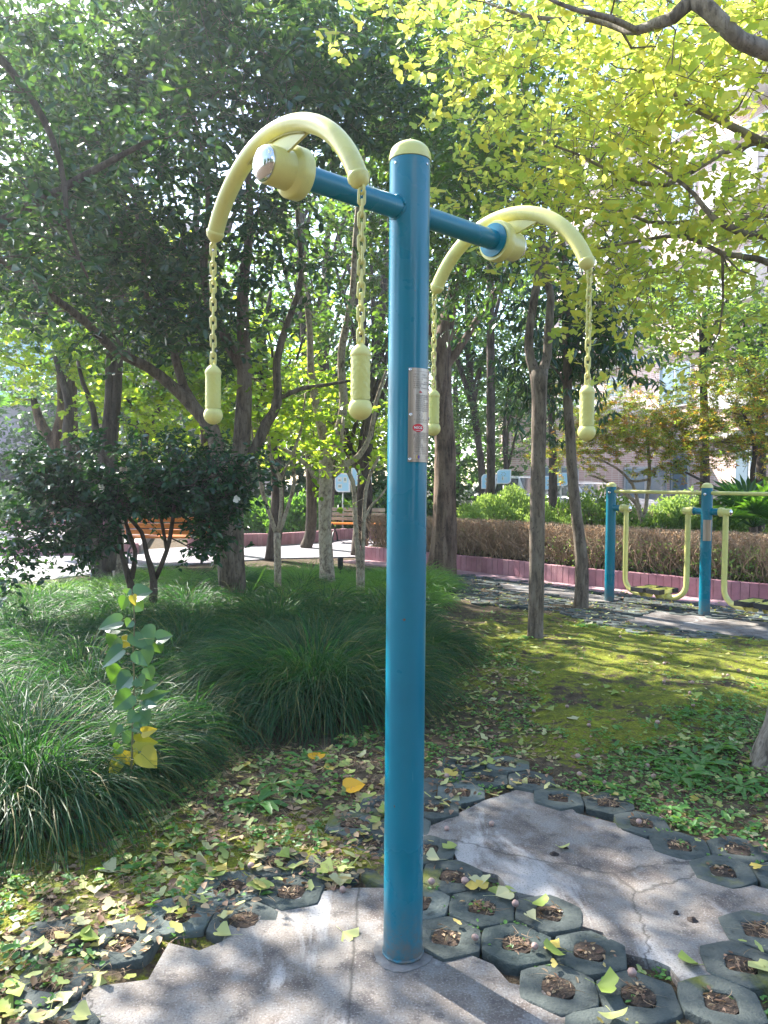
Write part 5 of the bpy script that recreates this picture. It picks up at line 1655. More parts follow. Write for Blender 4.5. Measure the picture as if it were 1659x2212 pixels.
# ------------------------------------------------------------------ hedges and bushes
def hedge_dry(label, rail_in, w, z0, z1, rng, ntw, nleaf, green, name='dry_hedge'):
    """tangle of bare twigs between two rails with dry leaves along the clipped top"""
    pts = np.array([(p.x, p.y) for p in rail_in])
    seg = np.diff(pts, axis=0); sl = np.linalg.norm(seg, axis=1); cum = np.concatenate([[0], np.cumsum(sl)])
    def at(s_, off):
        i = np.clip(np.searchsorted(cum, s_) - 1, 0, len(seg) - 1)
        t = (s_ - cum[i]) / sl[i]
        p = pts[i] + seg[i] * t[:, None]
        nn_ = np.stack([-seg[i][:, 1], seg[i][:, 0]], 1) / sl[i][:, None]
        return p + nn_ * off[:, None]
    tot = cum[-1]
    o = thing(name, label, 'hedge', (pts[0][0], pts[0][1], z0))
    mb = MB()
    n = ntw
    s_ = rng.uniform(0, tot, n); of = rng.uniform(.0, w, n)
    p = at(s_, of); z = np.full(n, z0) + rng.uniform(0, .25, n) * (z1 - z0)
    P0 = np.concatenate([p, z[:, None]], 1)
    dv = np.stack([rng.normal(0, .3, n), rng.normal(0, .3, n), np.ones(n)], 1)
    nseg = 6
    for k in range(nseg):
        dv = norm(dv + rng.normal(0, .42, (n, 3)) * np.array([1, 1, .35]) + np.array([0, 0, .12]))
        L_ = (z1 - z0) / nseg * rng.uniform(.7, 1.5, n)
        P1 = P0 + dv * L_[:, None]
        P1[:, 2] = np.minimum(P1[:, 2], z1 + rng.normal(0, .018, n))
        r0 = .0055 * (1 - k / nseg) + .0018
        sticks(mb, P0, P1, r0, r0 * .8)
        P0 = P1
        if k in (2, 3, 4):
            q = rng.random(n) < .6
            e = P1[q] + norm(rng.normal(0, 1, (q.sum(), 3)) + np.array([0, 0, .6])) * rng.uniform(.06, .16, (q.sum(), 1))
            e[:, 2] = np.minimum(e[:, 2], z1 + .015)
            sticks(mb, P1[q], e, .0022, .0012)
    mb.build('twigs', M['twig'], o)
    mb = MB()
    s_ = rng.uniform(0, tot, nleaf); of = rng.uniform(-.01, w + .01, nleaf)
    p = at(s_, of); z = z1 - np.abs(rng.normal(0, .09, nleaf)) * (z1 - z0) / .5
    leaves(mb, np.concatenate([p, z[:, None]], 1), rng.normal(0, 1, (nleaf, 3)) + np.array([0, 0, .7]), rng.normal(0, 1, (nleaf, 3)), .035 * rng.uniform(.5, 1.2, nleaf), .016, 'long')
    mb.build('dry_leaves', M['leaf_dry'], o)
    if green:
        s0, ng, lmname = green
        mb = MB()
        s_ = s0 * tot + (1 - s0) * tot * rng.uniform(0, 1, ng) ** .8; of = rng.uniform(-.02, w + .3, ng)
        p = at(s_, of); z = z0 + (z1 - z0) * rng.uniform(0, .72, ng)
        leaves(mb, np.concatenate([p, z[:, None]], 1), rng.normal(0, 1, (ng, 3)) + np.array([0, 0, .3]), rng.normal(0, .6, (ng, 3)) + np.array([0, 0, 1]), .055 * rng.uniform(.6, 1.2, ng), .03, 'ovate')
        mb.build('green_leaves', M[lmname], o)
    return o
M['twig'] = simple('dry_twig', (.46, .34, .22), (.27, .19, .12), .8, 12)
M['twig_grey'] = simple('grey_twig', (.20, .15, .13), (.12, .09, .08), .85, 12)
hr = rail(near_kerb, .3, .14)
hedge_dry('clipped brown dried-out hedge along the pink kerb', hr, .62, .21, .79, rs(70), 3700, 17000, (.36, 11000, 'leaf_bush'))
# grey bare hedge further back
hb = [P(1100, 1100, 16.5), P(1240, 1100, 16.0), P(1345, 1100, 15.5), P(1420, 1100, 15.3)]
hedge_dry('low grey bare hedge behind, left of the first walker post', [Vector((p.x, p.y, 0)) for p in hb], .8, .1, .82, rs(71), 2600, 9000, None)

def bush(name, label, cat, c, r, n, leaf, L, rng, kind='ovate', wr=.5, up=1.0, shell=.35, group=None, stemn=14):
    """rounded leafy bush: shoots standing over the whole dome"""
    o = thing(name, label, cat, (c[0], c[1], c[2]), 0, group)
    cc = np.array(c, dtype=float)
    u = unit(rng, n); u[:, 2] = np.abs(u[:, 2])
    rr = 1 - np.abs(rng.normal(0, shell, n)); rr = np.clip(rr, .15, 1)
    lump = 1 + .09 * np.sin(u[:, 0] * 7 + 1) * np.cos(u[:, 1] * 6) + .05 * np.sin(u[:, 2] * 13 + u[:, 0] * 9)
    p = cc + u * np.array(r) * (rr * lump)[:, None]
    lm = MB()
    for k in range(4):
        dv = norm(u * .6 + rng.normal(0, .55, (n, 3)) + np.array([0, 0, up]))
        leaves(lm, p + rng.normal(0, L * .3, (n, 3)), dv, rng.normal(0, 1, (n, 3)) + u, L * rng.uniform(.6, 1.2, n), L * wr, kind)
    st_ = MB()
    m_ = 160
    e = cc + unit(rng, m_) * np.array([1, 1, 1]) * np.array(r) * .85; e[:, 2] = c[2] + np.abs(e[:, 2] - c[2])
    b0 = np.tile(cc, (m_, 1)) + rng.normal(0, .06, (m_, 3)) * np.array([1, 1, 0])
    sticks(st_, b0, e, .009, .003)
    st_.build('stems', M['twig_grey'], o)
    lm.build('foliage', leaf, o)
    return o
gb = P(1092, 1200, 13.8)
bush('round_bush', 'bright yellow-green rounded clipped bush behind the brown hedge', 'bush', (gb.x, gb.y, .2), (1.02, .9, 1.02), 5200, M['leaf_bush'], .055, rs(72), 'ovate', .42, 1.3, .12)
gb = P(1010, 1200, 12.9)
bush('round_bush', 'darker green bush at the left end of the brown hedge', 'bush', (gb.x + .1, gb.y, .2), (.42, .45, .72), 1500, M['leaf_bush'], .05, rs(73), 'ovate', .42, 1.2, .2)
gb = P(1215, 1200, 13.4)
bush('round_bush', 'small low green bush at the right foot of the rounded one', 'bush', (gb.x, gb.y, .2), (.5, .4, .55), 1300, M['leaf_bush'], .05, rs(74), 'ovate', .42, 1.2, .2)
for i, (x, d, r_, hgt, lm_, lb, L_) in enumerate([
        (1290, 13.8, 1.0, 1.12, 'leaf_pitto', 'pale-leaved shrub just behind the first walker post', .075),
        (1450, 12.0, .75, .78, 'leaf_pitto', 'pale-leaved shrub behind the hedge, between the two walker posts', .07),
        (1560, 11.6, .7, .80, 'leaf_pitto', 'pale-leaved shrub behind the second walker post', .07),
        (1480, 15.5, 1.0, 1.05, 'leaf_bush', 'bright green shrub farther behind the maple stems', .08),
        (1640, 14.5, 1.2, 1.25, 'leaf_pitto', 'large green shrub at the right edge behind the palm', .08),
        (1180, 17.5, .8, .85, 'leaf_osm2', 'dark green shrub under the paired notice boards', .09),
        (560, 19.5, .9, .72, 'leaf_weed', 'leafy green shrub behind the far kerb, left of the small pale tree', .11),
        (640, 19.0, .9, .80, 'leaf_weed', 'broad-leaved green shrub behind the small pale tree', .12),
        (720, 20.0, .7, .75, 'leaf_weed', 'green shrub behind the far bench', .11),
        (815, 20.0, .9, .85, 'leaf_osm2', 'dark green shrub between the far bench and the teal post', .10),
        (905, 19.5, .6, .80, 'leaf_osm2', 'dark green shrub just right of the teal post', .10),
        (505, 20.0, .9, .95, 'leaf_far', 'dark clipped shrub behind the stout speckled trunk', .09),
        (60, 24.0, 2.2, 1.0, 'leaf_far', 'long dark shrub at the far left beyond the terrace', .11),
        (200, 24.0, 1.8, 1.0, 'leaf_far', 'dark shrub beyond the terrace behind the joined trunks', .11),
        (360, 22.5, 1.9, 1.0, 'leaf_far', 'dark shrub behind the orange bench', .11)]):
    c_ = P(x, 1100, d)
    bush('shrub', lb, 'shrub', (c_.x, d, .15), (r_, r_ * .7, hgt), 1500 if r_ < 1.5 else 2600, M[lm_], L_, rs(75 + i), 'ovate', .5, .5, .25)

# ------------------------------------------------------------------ mondo grass clumps
bed = gp([(-420, 1960), (-60, 1900), (60, 1850), (200, 1800), (330, 1760), (400, 1690), (425, 1560), (440, 1500), (500, 1530), (590, 1592), (700, 1605), (800, 1560),
          (880, 1430), (905, 1390), (915, 1330), (915, 1265), (880, 1225), (820, 1222), (620, 1228), (470, 1250), (300, 1262), (130, 1300), (-200, 1300), (-900, 1420)])
def clump(rng, n, Rr, Ht, mbk=None, light=.0, W=.0055, seg=6):
    mb = MB()
    a_ = rng.uniform(0, 2 * math.pi, n)
    rr = np.sqrt(rng.uniform(0, 1, n)) * Rr * .55
    base = np.stack([np.cos(a_) * rr, np.sin(a_) * rr, np.zeros(n)], 1)
    az = a_ + rng.normal(0, .5, n)
    out = np.stack([np.cos(az), np.sin(az)], 1)
    lean = np.clip(rr / (Rr * .55) * .55 + rng.normal(.18, .16, n), 0, 1)
    L = Ht * rng.uniform(1.05, 1.75, n)
    base[:, 2] = rng.uniform(0, .10, n) * Ht
    blades(mb, base, out, L, lean, W * rng.uniform(.7, 1.25, n), rng, seg, droop=1.18, zmin=.01)
    return mb
def place_clump(mesh, x, y, rz, s_, sz, label, group):
    o = bpy.data.objects.new('grass_clump', mesh); COL.objects.link(o)
    o.location = (x, y, -.01); o.rotation_euler = (0, 0, rz); o.scale = (s_, s_, sz)
    return tag(o, label, 'grass clump', group)
bigs = [
    (P(75, 1800, 3.32).x - .04, 3.34, .50, .42, 3400, 'big dark arching grass clump at the lower left edge'),
    (-1.24, 3.68, .26, .33, 2000, 'grass clump directly behind the young heart-leaved sapling'),
    (-.44, 4.88, .58, .50, 5200, 'large domed grass clump just left of the teal post'),
    (-1.55, 4.25, .50, .30, 2200, 'sunlit grass clump behind the sapling, at the left'),
    (-1.95, 3.9, .5, .34, 1800, 'grass clump at the left edge behind the biggest one'),
    (.20, 6.0, .36, .36, 2000, 'grass clump showing right of the teal post')]
for k, (x, y, Rr, Ht, n, lb) in enumerate(bigs):
    me = clump(rs(90 + k), n, Rr * 1.5, Ht).mesh('grass_clump', M['grass_blade'])
    place_clump(me, x, y, 0, 1, 1, lb, 'mondo grass clumps')
shared = [clump(rs(100 + k), 900, .62, .30, W=.007, seg=5).mesh('grass_clump', M['grass_blade']) for k in range(3)]
shared_l = [clump(rs(104 + k), 900, .62, .30, W=.007, seg=5).mesh('grass_clump', M['grass_light']) for k in range(2)]
rg = rs(7); nC = 0
yy = 4.4
while yy < 11.2:
    xx = -7.0
    stepx = .50
    while xx < 2.2:
        x = xx + rg.uniform(-.12, .12); y = yy + rg.uniform(-.12, .12)
        xx += stepx
        if not inside(bed, x, y): continue
        if abs(x) > y * .5 + .6: continue
        if any((x - b[0]) ** 2 + (y - b[1]) ** 2 < (b[2] * .8) ** 2 for b in bigs): continue
        far_ = y > 8.1
        me = shared_l[int(rg.integers(0, 2))] if (far_ and rg.random() < .75) else shared[int(rg.integers(0, 3))]
        s_ = rg.uniform(.8, 1.1)
        if abs((x / y) * FPX + 829 - 600) < 260 and y > 8.3: s_ *= .85
        place_clump(me, x, y, rg.uniform(0, 6), s_, s_ * rg.uniform(.85, 1.2) * (.9 if far_ else 1.0),
                    'light green sunlit grass clump in the tree bed' if me in shared_l else 'dark green arching grass clump in the tree bed',
                    'light grass clumps in the tree bed' if me in shared_l else 'dark grass clumps in the tree bed')
        nC += 1
    yy += .46

# ------------------------------------------------------------------ heart-leaved sapling
def heart_leaf(mb, base, dr, nr, L, W, petiole):
    """12-point heart-shaped blade, folded along the midrib, curling at the tip"""
    dr = dr.normalized(); sd = dr.cross(nr).normalized(); nn_ = sd.cross(dr)
    outl = [(0, .06), (.22, -.04), (.42, .06), (.5, .26), (.44, .5), (.28, .74), (.1, .92)]
    pts = []
    q = lambda u, v: base + dr * (v * L) + sd * (u * W) + nn_ * (abs(u) * .30 * W - v * v * .16 * L)
    mid = [q(0, .06), q(0, .3), q(0, .55), q(0, .78), q(0, 1.02)]
    k = len(mid)
    for s_ in (-1, 1):
        rows = [[q(s_ * .0, .06), q(s_ * .22, -.04), q(s_ * .42, .06)], [q(0, .3), q(s_ * .26, .27), q(s_ * .5, .26)], [q(0, .55), q(s_ * .24, .53), q(s_ * .44, .5)],
                [q(0, .78), q(s_ * .15, .76), q(s_ * .28, .74)], [q(0, 1.02), q(s_ * .03, .98), q(s_ * .06, .95)]]
        V = [p for r_ in rows for p in r_]
        F = []
        for i in range(4):
            for j in range(2):
                a_ = i * 3 + j
                f_ = (a_, a_ + 1, a_ + 4, a_ + 3)
                F.append(f_ if s_ > 0 else f_[::-1])
        mb.add(V, F)
    return
sb = G(285, 1775); Ys = 3.12
o = thing('sapling', 'young sapling with large heart-shaped leaves standing in front of the grass clumps', 'plant', (P(275, 1790, Ys).x, Ys, 0))
stem = [Vector((P(275, 1790, Ys).x, Ys, 0)), P(277, 1740, Ys), P(285, 1640, Ys), P(287, 1560, Ys), P(290, 1480, Ys), P(288, 1400, Ys), P(291, 1340, Ys), P(287, 1290, Ys), P(283, 1272, Ys)]
mb = MB(); mb.tube(stem, [.0055, .0052, .0048, .0044, .004, .0036, .003, .0024, .0018], 8); mb.build('stem', simple('sapling_stem', (.20, .19, .08), (.13, .12, .06), .5), o)
def ZX(zx, zy):     # from the enlarged crop of the sapling to picture units
    return (350 + zx / 2.6025) * .5487, (2250 + zy / 2.6025) * .5487
LV = [  # stalk point, tip point (crop units), width in crop units, yellow?, towards viewer, up
    (460, 250, 640, 190, 190, 0, .2), (470, 330, 560, 395, 120, 0, .0), (390, 230, 420, 170, 80, 0, 0), (380, 250, 330, 400, 100, 0, .1), (450, 240, 470, 345, 70, 2, .3),
    (350, 500, 85, 570, 150, 0, .4), (440, 500, 380, 570, 100, 1, .1), (330, 600, 160, 590, 110, 1, -.2), (300, 660, 200, 790, 170, 1, .1), (320, 700, 420, 760, 120, 3, .2),
    (520, 600, 620, 790, 240, 0, .5), (690, 700, 850, 640, 150, 1, .1), (690, 720, 730, 840, 130, 1, 0), (360, 790, 110, 970, 150, 0, .3), (520, 800, 610, 965, 200, 0, .1),
    (340, 980, 215, 1160, 210, 1, .0), (450, 1060, 270, 1235, 190, 0, .6), (600, 980, 640, 1120, 110, 1, .0), (500, 1090, 560, 1170, 120, 0, .3), (560, 1220, 700, 1130, 110, 0, .0),
    (530, 1330, 810, 1220, 110, 0, .4), (450, 1250, 235, 1420, 170, 0, .5), (560, 1380, 690, 1360, 90, 0, .2), (510, 1430, 610, 1555, 200, 0, .5), (490, 1450, 400, 1545, 120, 0, .2),
    (300, 1560, 240, 1690, 110, 0, .2), (450, 1600, 620, 1600, 90, 1, 0), (540, 1650, 680, 1620, 90, 2, .3), (440, 1720, 340, 1640, 120, 0, 0), (460, 1740, 690, 1760, 140, 2, .5),
    (420, 1830, 430, 2000, 180, 3, .5), (350, 1900, 190, 2110, 140, 3, .3), (520, 1850, 700, 2000, 190, 3, .4), (330, 1780, 250, 1870, 110, 0, .2)]
lg, ly, lp = MB(), MB(), MB()
rg = rs(55)
for (x0, y0, x1, y1, w, kind, fw) in LV:
    dy = rg.uniform(-.07, .07)
    a_ = P(*ZX(x0, y0), Ys + dy); b_ = P(*ZX(x1, y1), Ys + dy - fw * .07 + rg.uniform(-.02, .02))
    sc = Ys / FPX * .5487 / 2.6025
    Ln = (b_ - a_).length; Wd = w * sc * 1.3
    toV = Vector((rg.normal(0, .25), -1, .55 + rg.normal(0, .3))).normalized()
    heart_leaf(lg if kind in (0, 1) else ly, a_, b_ - a_, toV, Ln, Wd, None)
    # leaf stalk to the stem
    zt = a_.z + .015
    zs = min(max(zt + rg.uniform(-.03, .0), .05), stem[-1].z)
    i = max(j for j in range(len(stem)) if stem[j].z <= zs + 1e-6)
    j = min(i + 1, len(stem) - 1)
    f_ = 0 if i == j else (zs - stem[i].z) / max(1e-6, stem[j].z - stem[i].z)
    sp_ = stem[i].lerp(stem[j], f_)
    if (sp_ - a_).length < .25:
        lp.tube([sp_, sp_.lerp(a_, .5) + Vector((0, 0, .008)), a_ + (b_ - a_) * .08], [.0013, .0011, .0010], 5)
lg.build('green_leaves', M['leaf_sapling'], o); ly.build('yellow_leaves', M['leaf_sapling_yellow'], o); lp.build('leaf_stalks', simple('stalk', (.25, .28, .08), rough=.5), o)

# ------------------------------------------------------------------ fallen leaves, fruit, weeds
regL = gp([(395, 1640), (450, 1505), (560, 1600), (700, 1620), (830, 1560), (860, 1700), (850, 1850), (760, 1925), (600, 1950), (480, 2000), (360, 2050), (240, 2120), (100, 2215), (-60, 2300), (-260, 2300), (-200, 1960), (0, 1870), (230, 1800)])
regR = gp([(915, 1420), (980, 1390), (1100, 1400), (1170, 1480), (1150, 1560), (1300, 1620), (1450, 1600), (1659, 1560), (1900, 1640), (2000, 1850), (1659, 1870), (1500, 1800), (1260, 1730), (1120, 1700), (1000, 1760), (920, 1780)])
regM = gp([(960, 1310), (1200, 1330), (1500, 1390), (1800, 1420), (1900, 1600), (1659, 1580), (1300, 1620), (1150, 1560), (1100, 1420), (980, 1390)])
regP = gp([(915, 1800), (1100, 1730), (1400, 1780), (1700, 1880), (1900, 2100), (1700, 2300), (1250, 2250), (1200, 2120), (1000, 2040), (930, 1960)])
regF = gp([(975, 1300), (1000, 1245), (1250, 1272), (1659, 1320), (1900, 1350), (1800, 1420), (1500, 1390), (1200, 1330)])
def top_z(x, y):
    for s_ in (slabA, slabB, slabC, slabD):
        if inside(s_, x, y): return .012
    return None
PV = np.array(PAV)
def surf(x, y):
    t = top_z(x, y)
    if t is not None: return t
    d2 = np.min((PV[:, 0] - x) ** 2 + (PV[:, 1] - y) ** 2)
    if .045 ** 2 < d2 < (hexr * .9) ** 2: return .026
    return float(ground_z(x, y)) + .001
def sample(poly, n, rng):
    P_ = np.array(poly); lo, hi = P_.min(0), P_.max(0); out = []
    while len(out) < n:
        q = rng.uniform(lo, hi, (n * 2, 2))
        q = q[inside(poly, q[:, 0], q[:, 1])]
        out += list(map(tuple, q))
    return out[:n]

# meshes of curled fallen ginkgo leaves
def fan_mesh(rng, S=.066):
    mb = MB()
    na, nr = 11, 4
    curl = rng.uniform(-.5, .9); fold = rng.uniform(-.3, .9); spreadA = rng.uniform(.85, 1.15); notch = rng.uniform(.05, .30)
    V = [(0, 0, 0)]
    for j in range(1, nr + 1):
        for i in range(na):
            u = -1 + 2 * i / (na - 1)
            a_ = u * spreadA
            rr = S * j / nr * (1 - .10 * u * u + .03 * math.sin(i * 2.3 + curl * 9))
            if j == nr: rr *= 1 - notch * math.exp(-(u / .16) ** 2)
            x, y = rr * math.sin(a_), rr * math.cos(a_)
            z = fold * abs(x) * .55 + curl * (rr / S) ** 2 * S * .25 + .05 * S * math.sin(u * 6 + fold * 4) * (j / nr)
            V.append((x, y, z))
    V = np.array(V)
    F4 = []
    for j in range(nr - 1):
        for i in range(na - 1):
            a_ = 1 + j * na + i; F4.append((a_, a_ + 1, a_ + na + 1, a_ + na))
    F3 = [(0, 1 + i + 1, 1 + i) for i in range(na - 1)]
    k = mb.only_verts(V)
    for f_, m_ in ((F4, 4), (F3, 3)):
        a_ = np.array(f_) + k; mb.L.append(a_.ravel()); mb.T.append(np.full(len(a_), m_)); mb.M.append(np.zeros(len(a_), int))
    b = rng.uniform(-.4, .4)
    pet = [(0, 0, 0), (b * S * .3, -S * .3, .001), (b * S * .8, -S * .62, -.001)]
    mb.tube(pet, [.0011, .0008, .0007], 4)
    allv = np.concatenate(mb.V); zm = allv[:, 2].min()
    for v in mb.V: v[:, 2] -= zm
    return mb
def plain_leaf_mesh(rng, S=.05, w=.5):
    mb = MB()
    c = rng.uniform(-.3, .6)
    V = []
    for i in range(6):
        v = i / 5; hw = w * S * .5 * math.sin(math.pi * min(.97, v * .92 + .05)) ** .8
        for s_ in (-1, 0, 1):
            V.append((s_ * hw, v * S, abs(s_) * hw * rng.uniform(.2, .8) + c * S * .35 * (v - .5) ** 2 * 4 + rng.normal(0, .001)))
    F = []
    for i in range(5):
        for j in range(2):
            a_ = i * 3 + j; F.append((a_, a_ + 1, a_ + 4, a_ + 3))
    mb.add(V, F)
    mb.tube([(0, 0, 0), (0, -S * .25, 0)], .0008, 4)
    allv = np.concatenate(mb.V); zm = allv[:, 2].min()
    for v in mb.V: v[:, 2] -= zm
    return mb
rg = rs(200)
GM = [fan_mesh(rs(210 + i)).mesh('fallen_leaf', M['fallen']) for i in range(12)]
def fcol(name, c):
    return leafmat(name, [c, tuple(x * .85 for x in c), c], [c, c], .2, .55, .3)
fm = [fcol('fallen_a', (.34, .40, .11)), fcol('fallen_b', (.44, .46, .18)), fcol('fallen_c', (.50, .48, .27)), fcol('fallen_d', (.26, .34, .07)), fcol('fallen_e', (.55, .42, .10))]
for i, me in enumerate(GM):
    me.materials.clear(); me.materials.append(fm[i % 5])
BMs = [plain_leaf_mesh(rs(230 + i), .045 + .004 * i, .42 + .04 * i).mesh('fallen_leaf', M['fallen_brown']) for i in range(5)]
spots = []
near_edge = []
for poly, n, where in ((regL, 105, 'L'), (regR, 84, 'R'), (regM, 40, 'M'), (regP, 22, 'P')):
    for (x, y) in sample(poly, n, rg):
        if top_z(x, y) is None: spots.append((x, y, where))
# the few seen lying on the concrete pads, at their places
padl = [(1208, 1830, 'p'), (980, 1842, 'p'), (950, 1866, 'p'), (1020, 1912, 'p'), (1085, 1932, 'p'), (1150, 1960, 'p'), (1606, 2076, 'p'), (740, 2014, 'p'), (722, 1895, 'q'), (735, 1915, 'q'),
        (500, 2022, 'q'), (130, 2155, 'q'), (110, 2195, 'q'), (55, 2140, 'q'), (200, 2200, 'q'), (30, 2090, 'q'), (1212, 2068, 'r'), (1290, 2140, 'r'), (1510, 2085, 'r'), (1320, 2200, 'r'),
        (215, 2005, 'q'), (160, 2030, 'q'), (240, 1985, 'q'), (60, 2055, 'q'), (390, 1850, 'q'), (375, 1900, 'q'), (310, 1880, 'q'), (350, 1870, 'q'), (465, 1895, 'q'), (455, 1835, 'q'), (480, 1870, 'q')]
for x, y, w_ in padl:
    g_ = G(x, y, .012); spots.append((g_.x, g_.y, w_))
LB = {'L': ('yellow-green ginkgo leaf fallen between the grass clumps and the pads', 'ginkgo leaves fallen left of the post'),
      'R': ('yellow-green ginkgo leaf fallen on the weedy ground right of the post', 'ginkgo leaves fallen right of the post'),
      'M': ('pale ginkgo leaf fallen on the mossy ground', 'ginkgo leaves fallen on the moss'),
      'P': ('ginkgo leaf fallen on the pavers round the bare pad', 'ginkgo leaves fallen on the pavers'),
      'p': ('ginkgo leaf lying at the edge of the bare concrete pad', 'ginkgo leaves on the edge of the pad'),
      'q': ('ginkgo leaf fallen beside the pad at lower left', 'ginkgo leaves beside the lower left pad'),
      'r': ('ginkgo leaf with a long stalk on the green pavers at lower right', 'ginkgo leaves on the lower right pavers')}
for x, y, w_ in spots:
    if w_ in 'LR' and rg.random() < .38:
        me = BMs[int(rg.integers(0, 5))]; kind = 'brown'
    else:
        me = GM[int(rg.integers(0, 12))]; kind = 'g'
    o = bpy.data.objects.new('fallen_leaf', me); COL.objects.link(o)
    o.location = (x, y, surf(x, y) + .0015)
    o.rotation_euler = (rg.normal(0, .10), rg.normal(0, .10), rg.uniform(0, 6.28))
    s_ = rg.uniform(.6, 1.0); o.scale = (s_, s_, s_)
    if kind == 'g': tag(o, LB[w_][0], 'fallen leaf', LB[w_][1])
    else: tag(o, 'dry brown leaf fallen ' + ('between the grass clumps and the pads' if w_ == 'L' else 'on the weedy ground right of the post'), 'fallen leaf', 'brown leaves fallen ' + ('left' if w_ == 'L' else 'right') + ' of the post')
# two big orange leaves
for (x, y, r_, s_, lb) in ((745, 1705, .4, 1.5, 'bright orange folded heart-shaped leaf lying left of the teal post'), (683, 1642, 1.6, 1.45, 'orange-yellow leaf lying near the middle grass clump')):
    g_ = G(x, y, .01); mb = MB()
    heart_leaf(mb, Vector((g_.x, g_.y, .012)), Vector((math.cos(r_), math.sin(r_), .18)), Vector((0, -.5, 1)), .066 * s_, .062 * s_, None)
    tag(mb.build('fallen_leaf', M['fallen_orange']), lb, 'fallen leaf')

# the rest of the litter: small bits nobody could count
mb = MB(); rg = rs(240)
def scat(poly, n, kind, L, wr, mi, tilt=.35, dz=.003):
    q = np.array(sample(poly, n, rg)); 
    m_ = np.array([top_z(a_, b_) is None for a_, b_ in q]); q = q[m_]
    z = np.array([surf(a_, b_) for a_, b_ in q]) + dz
    n_ = len(q); th = rg.uniform(0, 6.28, n_)
    dr = np.stack([np.cos(th), np.sin(th), rg.normal(.05, tilt * .4, n_)], 1)
    nr = norm(np.stack([rg.normal(0, tilt, n_), rg.normal(0, tilt, n_), np.ones(n_)], 1))
    Ls = L * rg.uniform(.5, 1.3, n_)
    leaves(mb, np.concatenate([q, z[:, None]], 1), dr, nr, Ls, Ls * wr, kind, mi)
scat(regL, 650, 'ginkgo', .052, .95, 0); scat(regR, 750, 'ginkgo', .046, .95, 0); scat(regM, 260, 'ginkgo', .042, .95, 0); scat(regF, 420, 'ginkgo', .05, .9, 0); scat(regP, 60, 'ginkgo', .03, .95, 0)
scat(regL, 1700, 'ovate', .032, .55, 1, .5); scat(regR, 1500, 'ovate', .032, .55, 1, .5); scat(regM, 380, 'ovate', .03, .5, 1, .5); scat(regF, 500, 'ovate', .04, .5, 1)
q = np.repeat(np.array([p_ for p_ in PAV if p_[1] < 4.6]), 16, 0); n_ = len(q); q = q + rg.normal(0, .024, (n_, 2)); th = rg.uniform(0, 6.28, n_)
leaves(mb, np.concatenate([q, rg.uniform(.014, .024, (n_, 1))], 1), np.stack([np.cos(th), np.sin(th), rg.normal(0, .35, n_)], 1), norm(np.stack([rg.normal(0, .5, n_), rg.normal(0, .5, n_), np.ones(n_)], 1)), .02 * rg.uniform(.4, 1.4, n_), .010 * rg.uniform(.5, 1.2, n_), 'ovate', 1)
lt = mb.build('leaf_litter', [M['fallen'], M['fallen_brown']], None); tag(lt, 'small yellow and brown leaf litter strewn over the soil', kind='stuff')

# low ground cover weeds
mb = MB(); rg = rs(250)
def patchy(poly, n, sc, thr, L, wr, kind, hmax, seed):
    q = np.array(sample(poly, n, rg)); ph = rs(seed).uniform(0, 6, 6)
    v = np.sin(q[:, 0] * sc + ph[0]) * np.cos(q[:, 1] * sc * .9 + ph[1]) + .6 * np.sin(q[:, 0] * sc * 2.3 + q[:, 1] * sc * 1.7 + ph[2])
    m_ = (v + rg.normal(0, .35, n)) > thr
    m_ &= np.array([top_z(a_, b_) is None for a_, b_ in q]); q = q[m_]
    keep = []
    for a_, b_ in q:
        d2 = np.min((PV[:, 0] - a_) ** 2 + (PV[:, 1] - b_) ** 2)
        keep.append(not (.042 ** 2 < d2 < .0085))
    q = q[np.array(keep)]
    q = np.repeat(q, 4, 0) + rg.normal(0, L * .45, (len(q) * 4, 2))
    n_ = len(q); z = ground_z(q[:, 0], q[:, 1]) + rg.uniform(0, hmax, n_)
    th = rg.uniform(0, 6.28, n_)
    dr = np.stack([np.cos(th), np.sin(th), rg.uniform(-.1, .5, n_)], 1)
    nr = norm(np.stack([rg.normal(0, .35, n_), rg.normal(0, .35, n_), np.ones(n_)], 1))
    Ls = L * rg.uniform(.5, 1.3, n_)
    leaves(mb, np.concatenate([q, z[:, None]], 1), dr, nr, Ls, Ls * wr, kind, 0)
regR2 = gp([(1240, 1640), (1300, 1560), (1450, 1540), (1700, 1480), (2000, 1640), (2000, 1900), (1659, 1860), (1480, 1790), (1300, 1720)])
patchy(regL, 1300, 5, .4, .020, .65, 'round', .03, 1); patchy(regL, 500, 3, .6, .040, .45, 'ovate', .05, 2)
patchy(regR, 3200, 5, .0, .017, .65, 'round', .02, 3); patchy(regR2, 1700, 4, -.1, .019, .65, 'round', .03, 4); patchy(regR2, 200, 3, -.2, .05, .42, 'ovate', .05, 5)
patchy(regM, 1500, 4, .75, .016, .65, 'round', .015, 6); patchy(regP, 2600, 6, -.2, .015, .6, 'round', .02, 7); patchy(regF, 800, 5, .6, .03, .5, 'ovate', .03, 8)
o = mb.build('ground_cover', M['leaf_weed'], None); tag(o, 'low clover-like weeds creeping over the soil', kind='stuff')

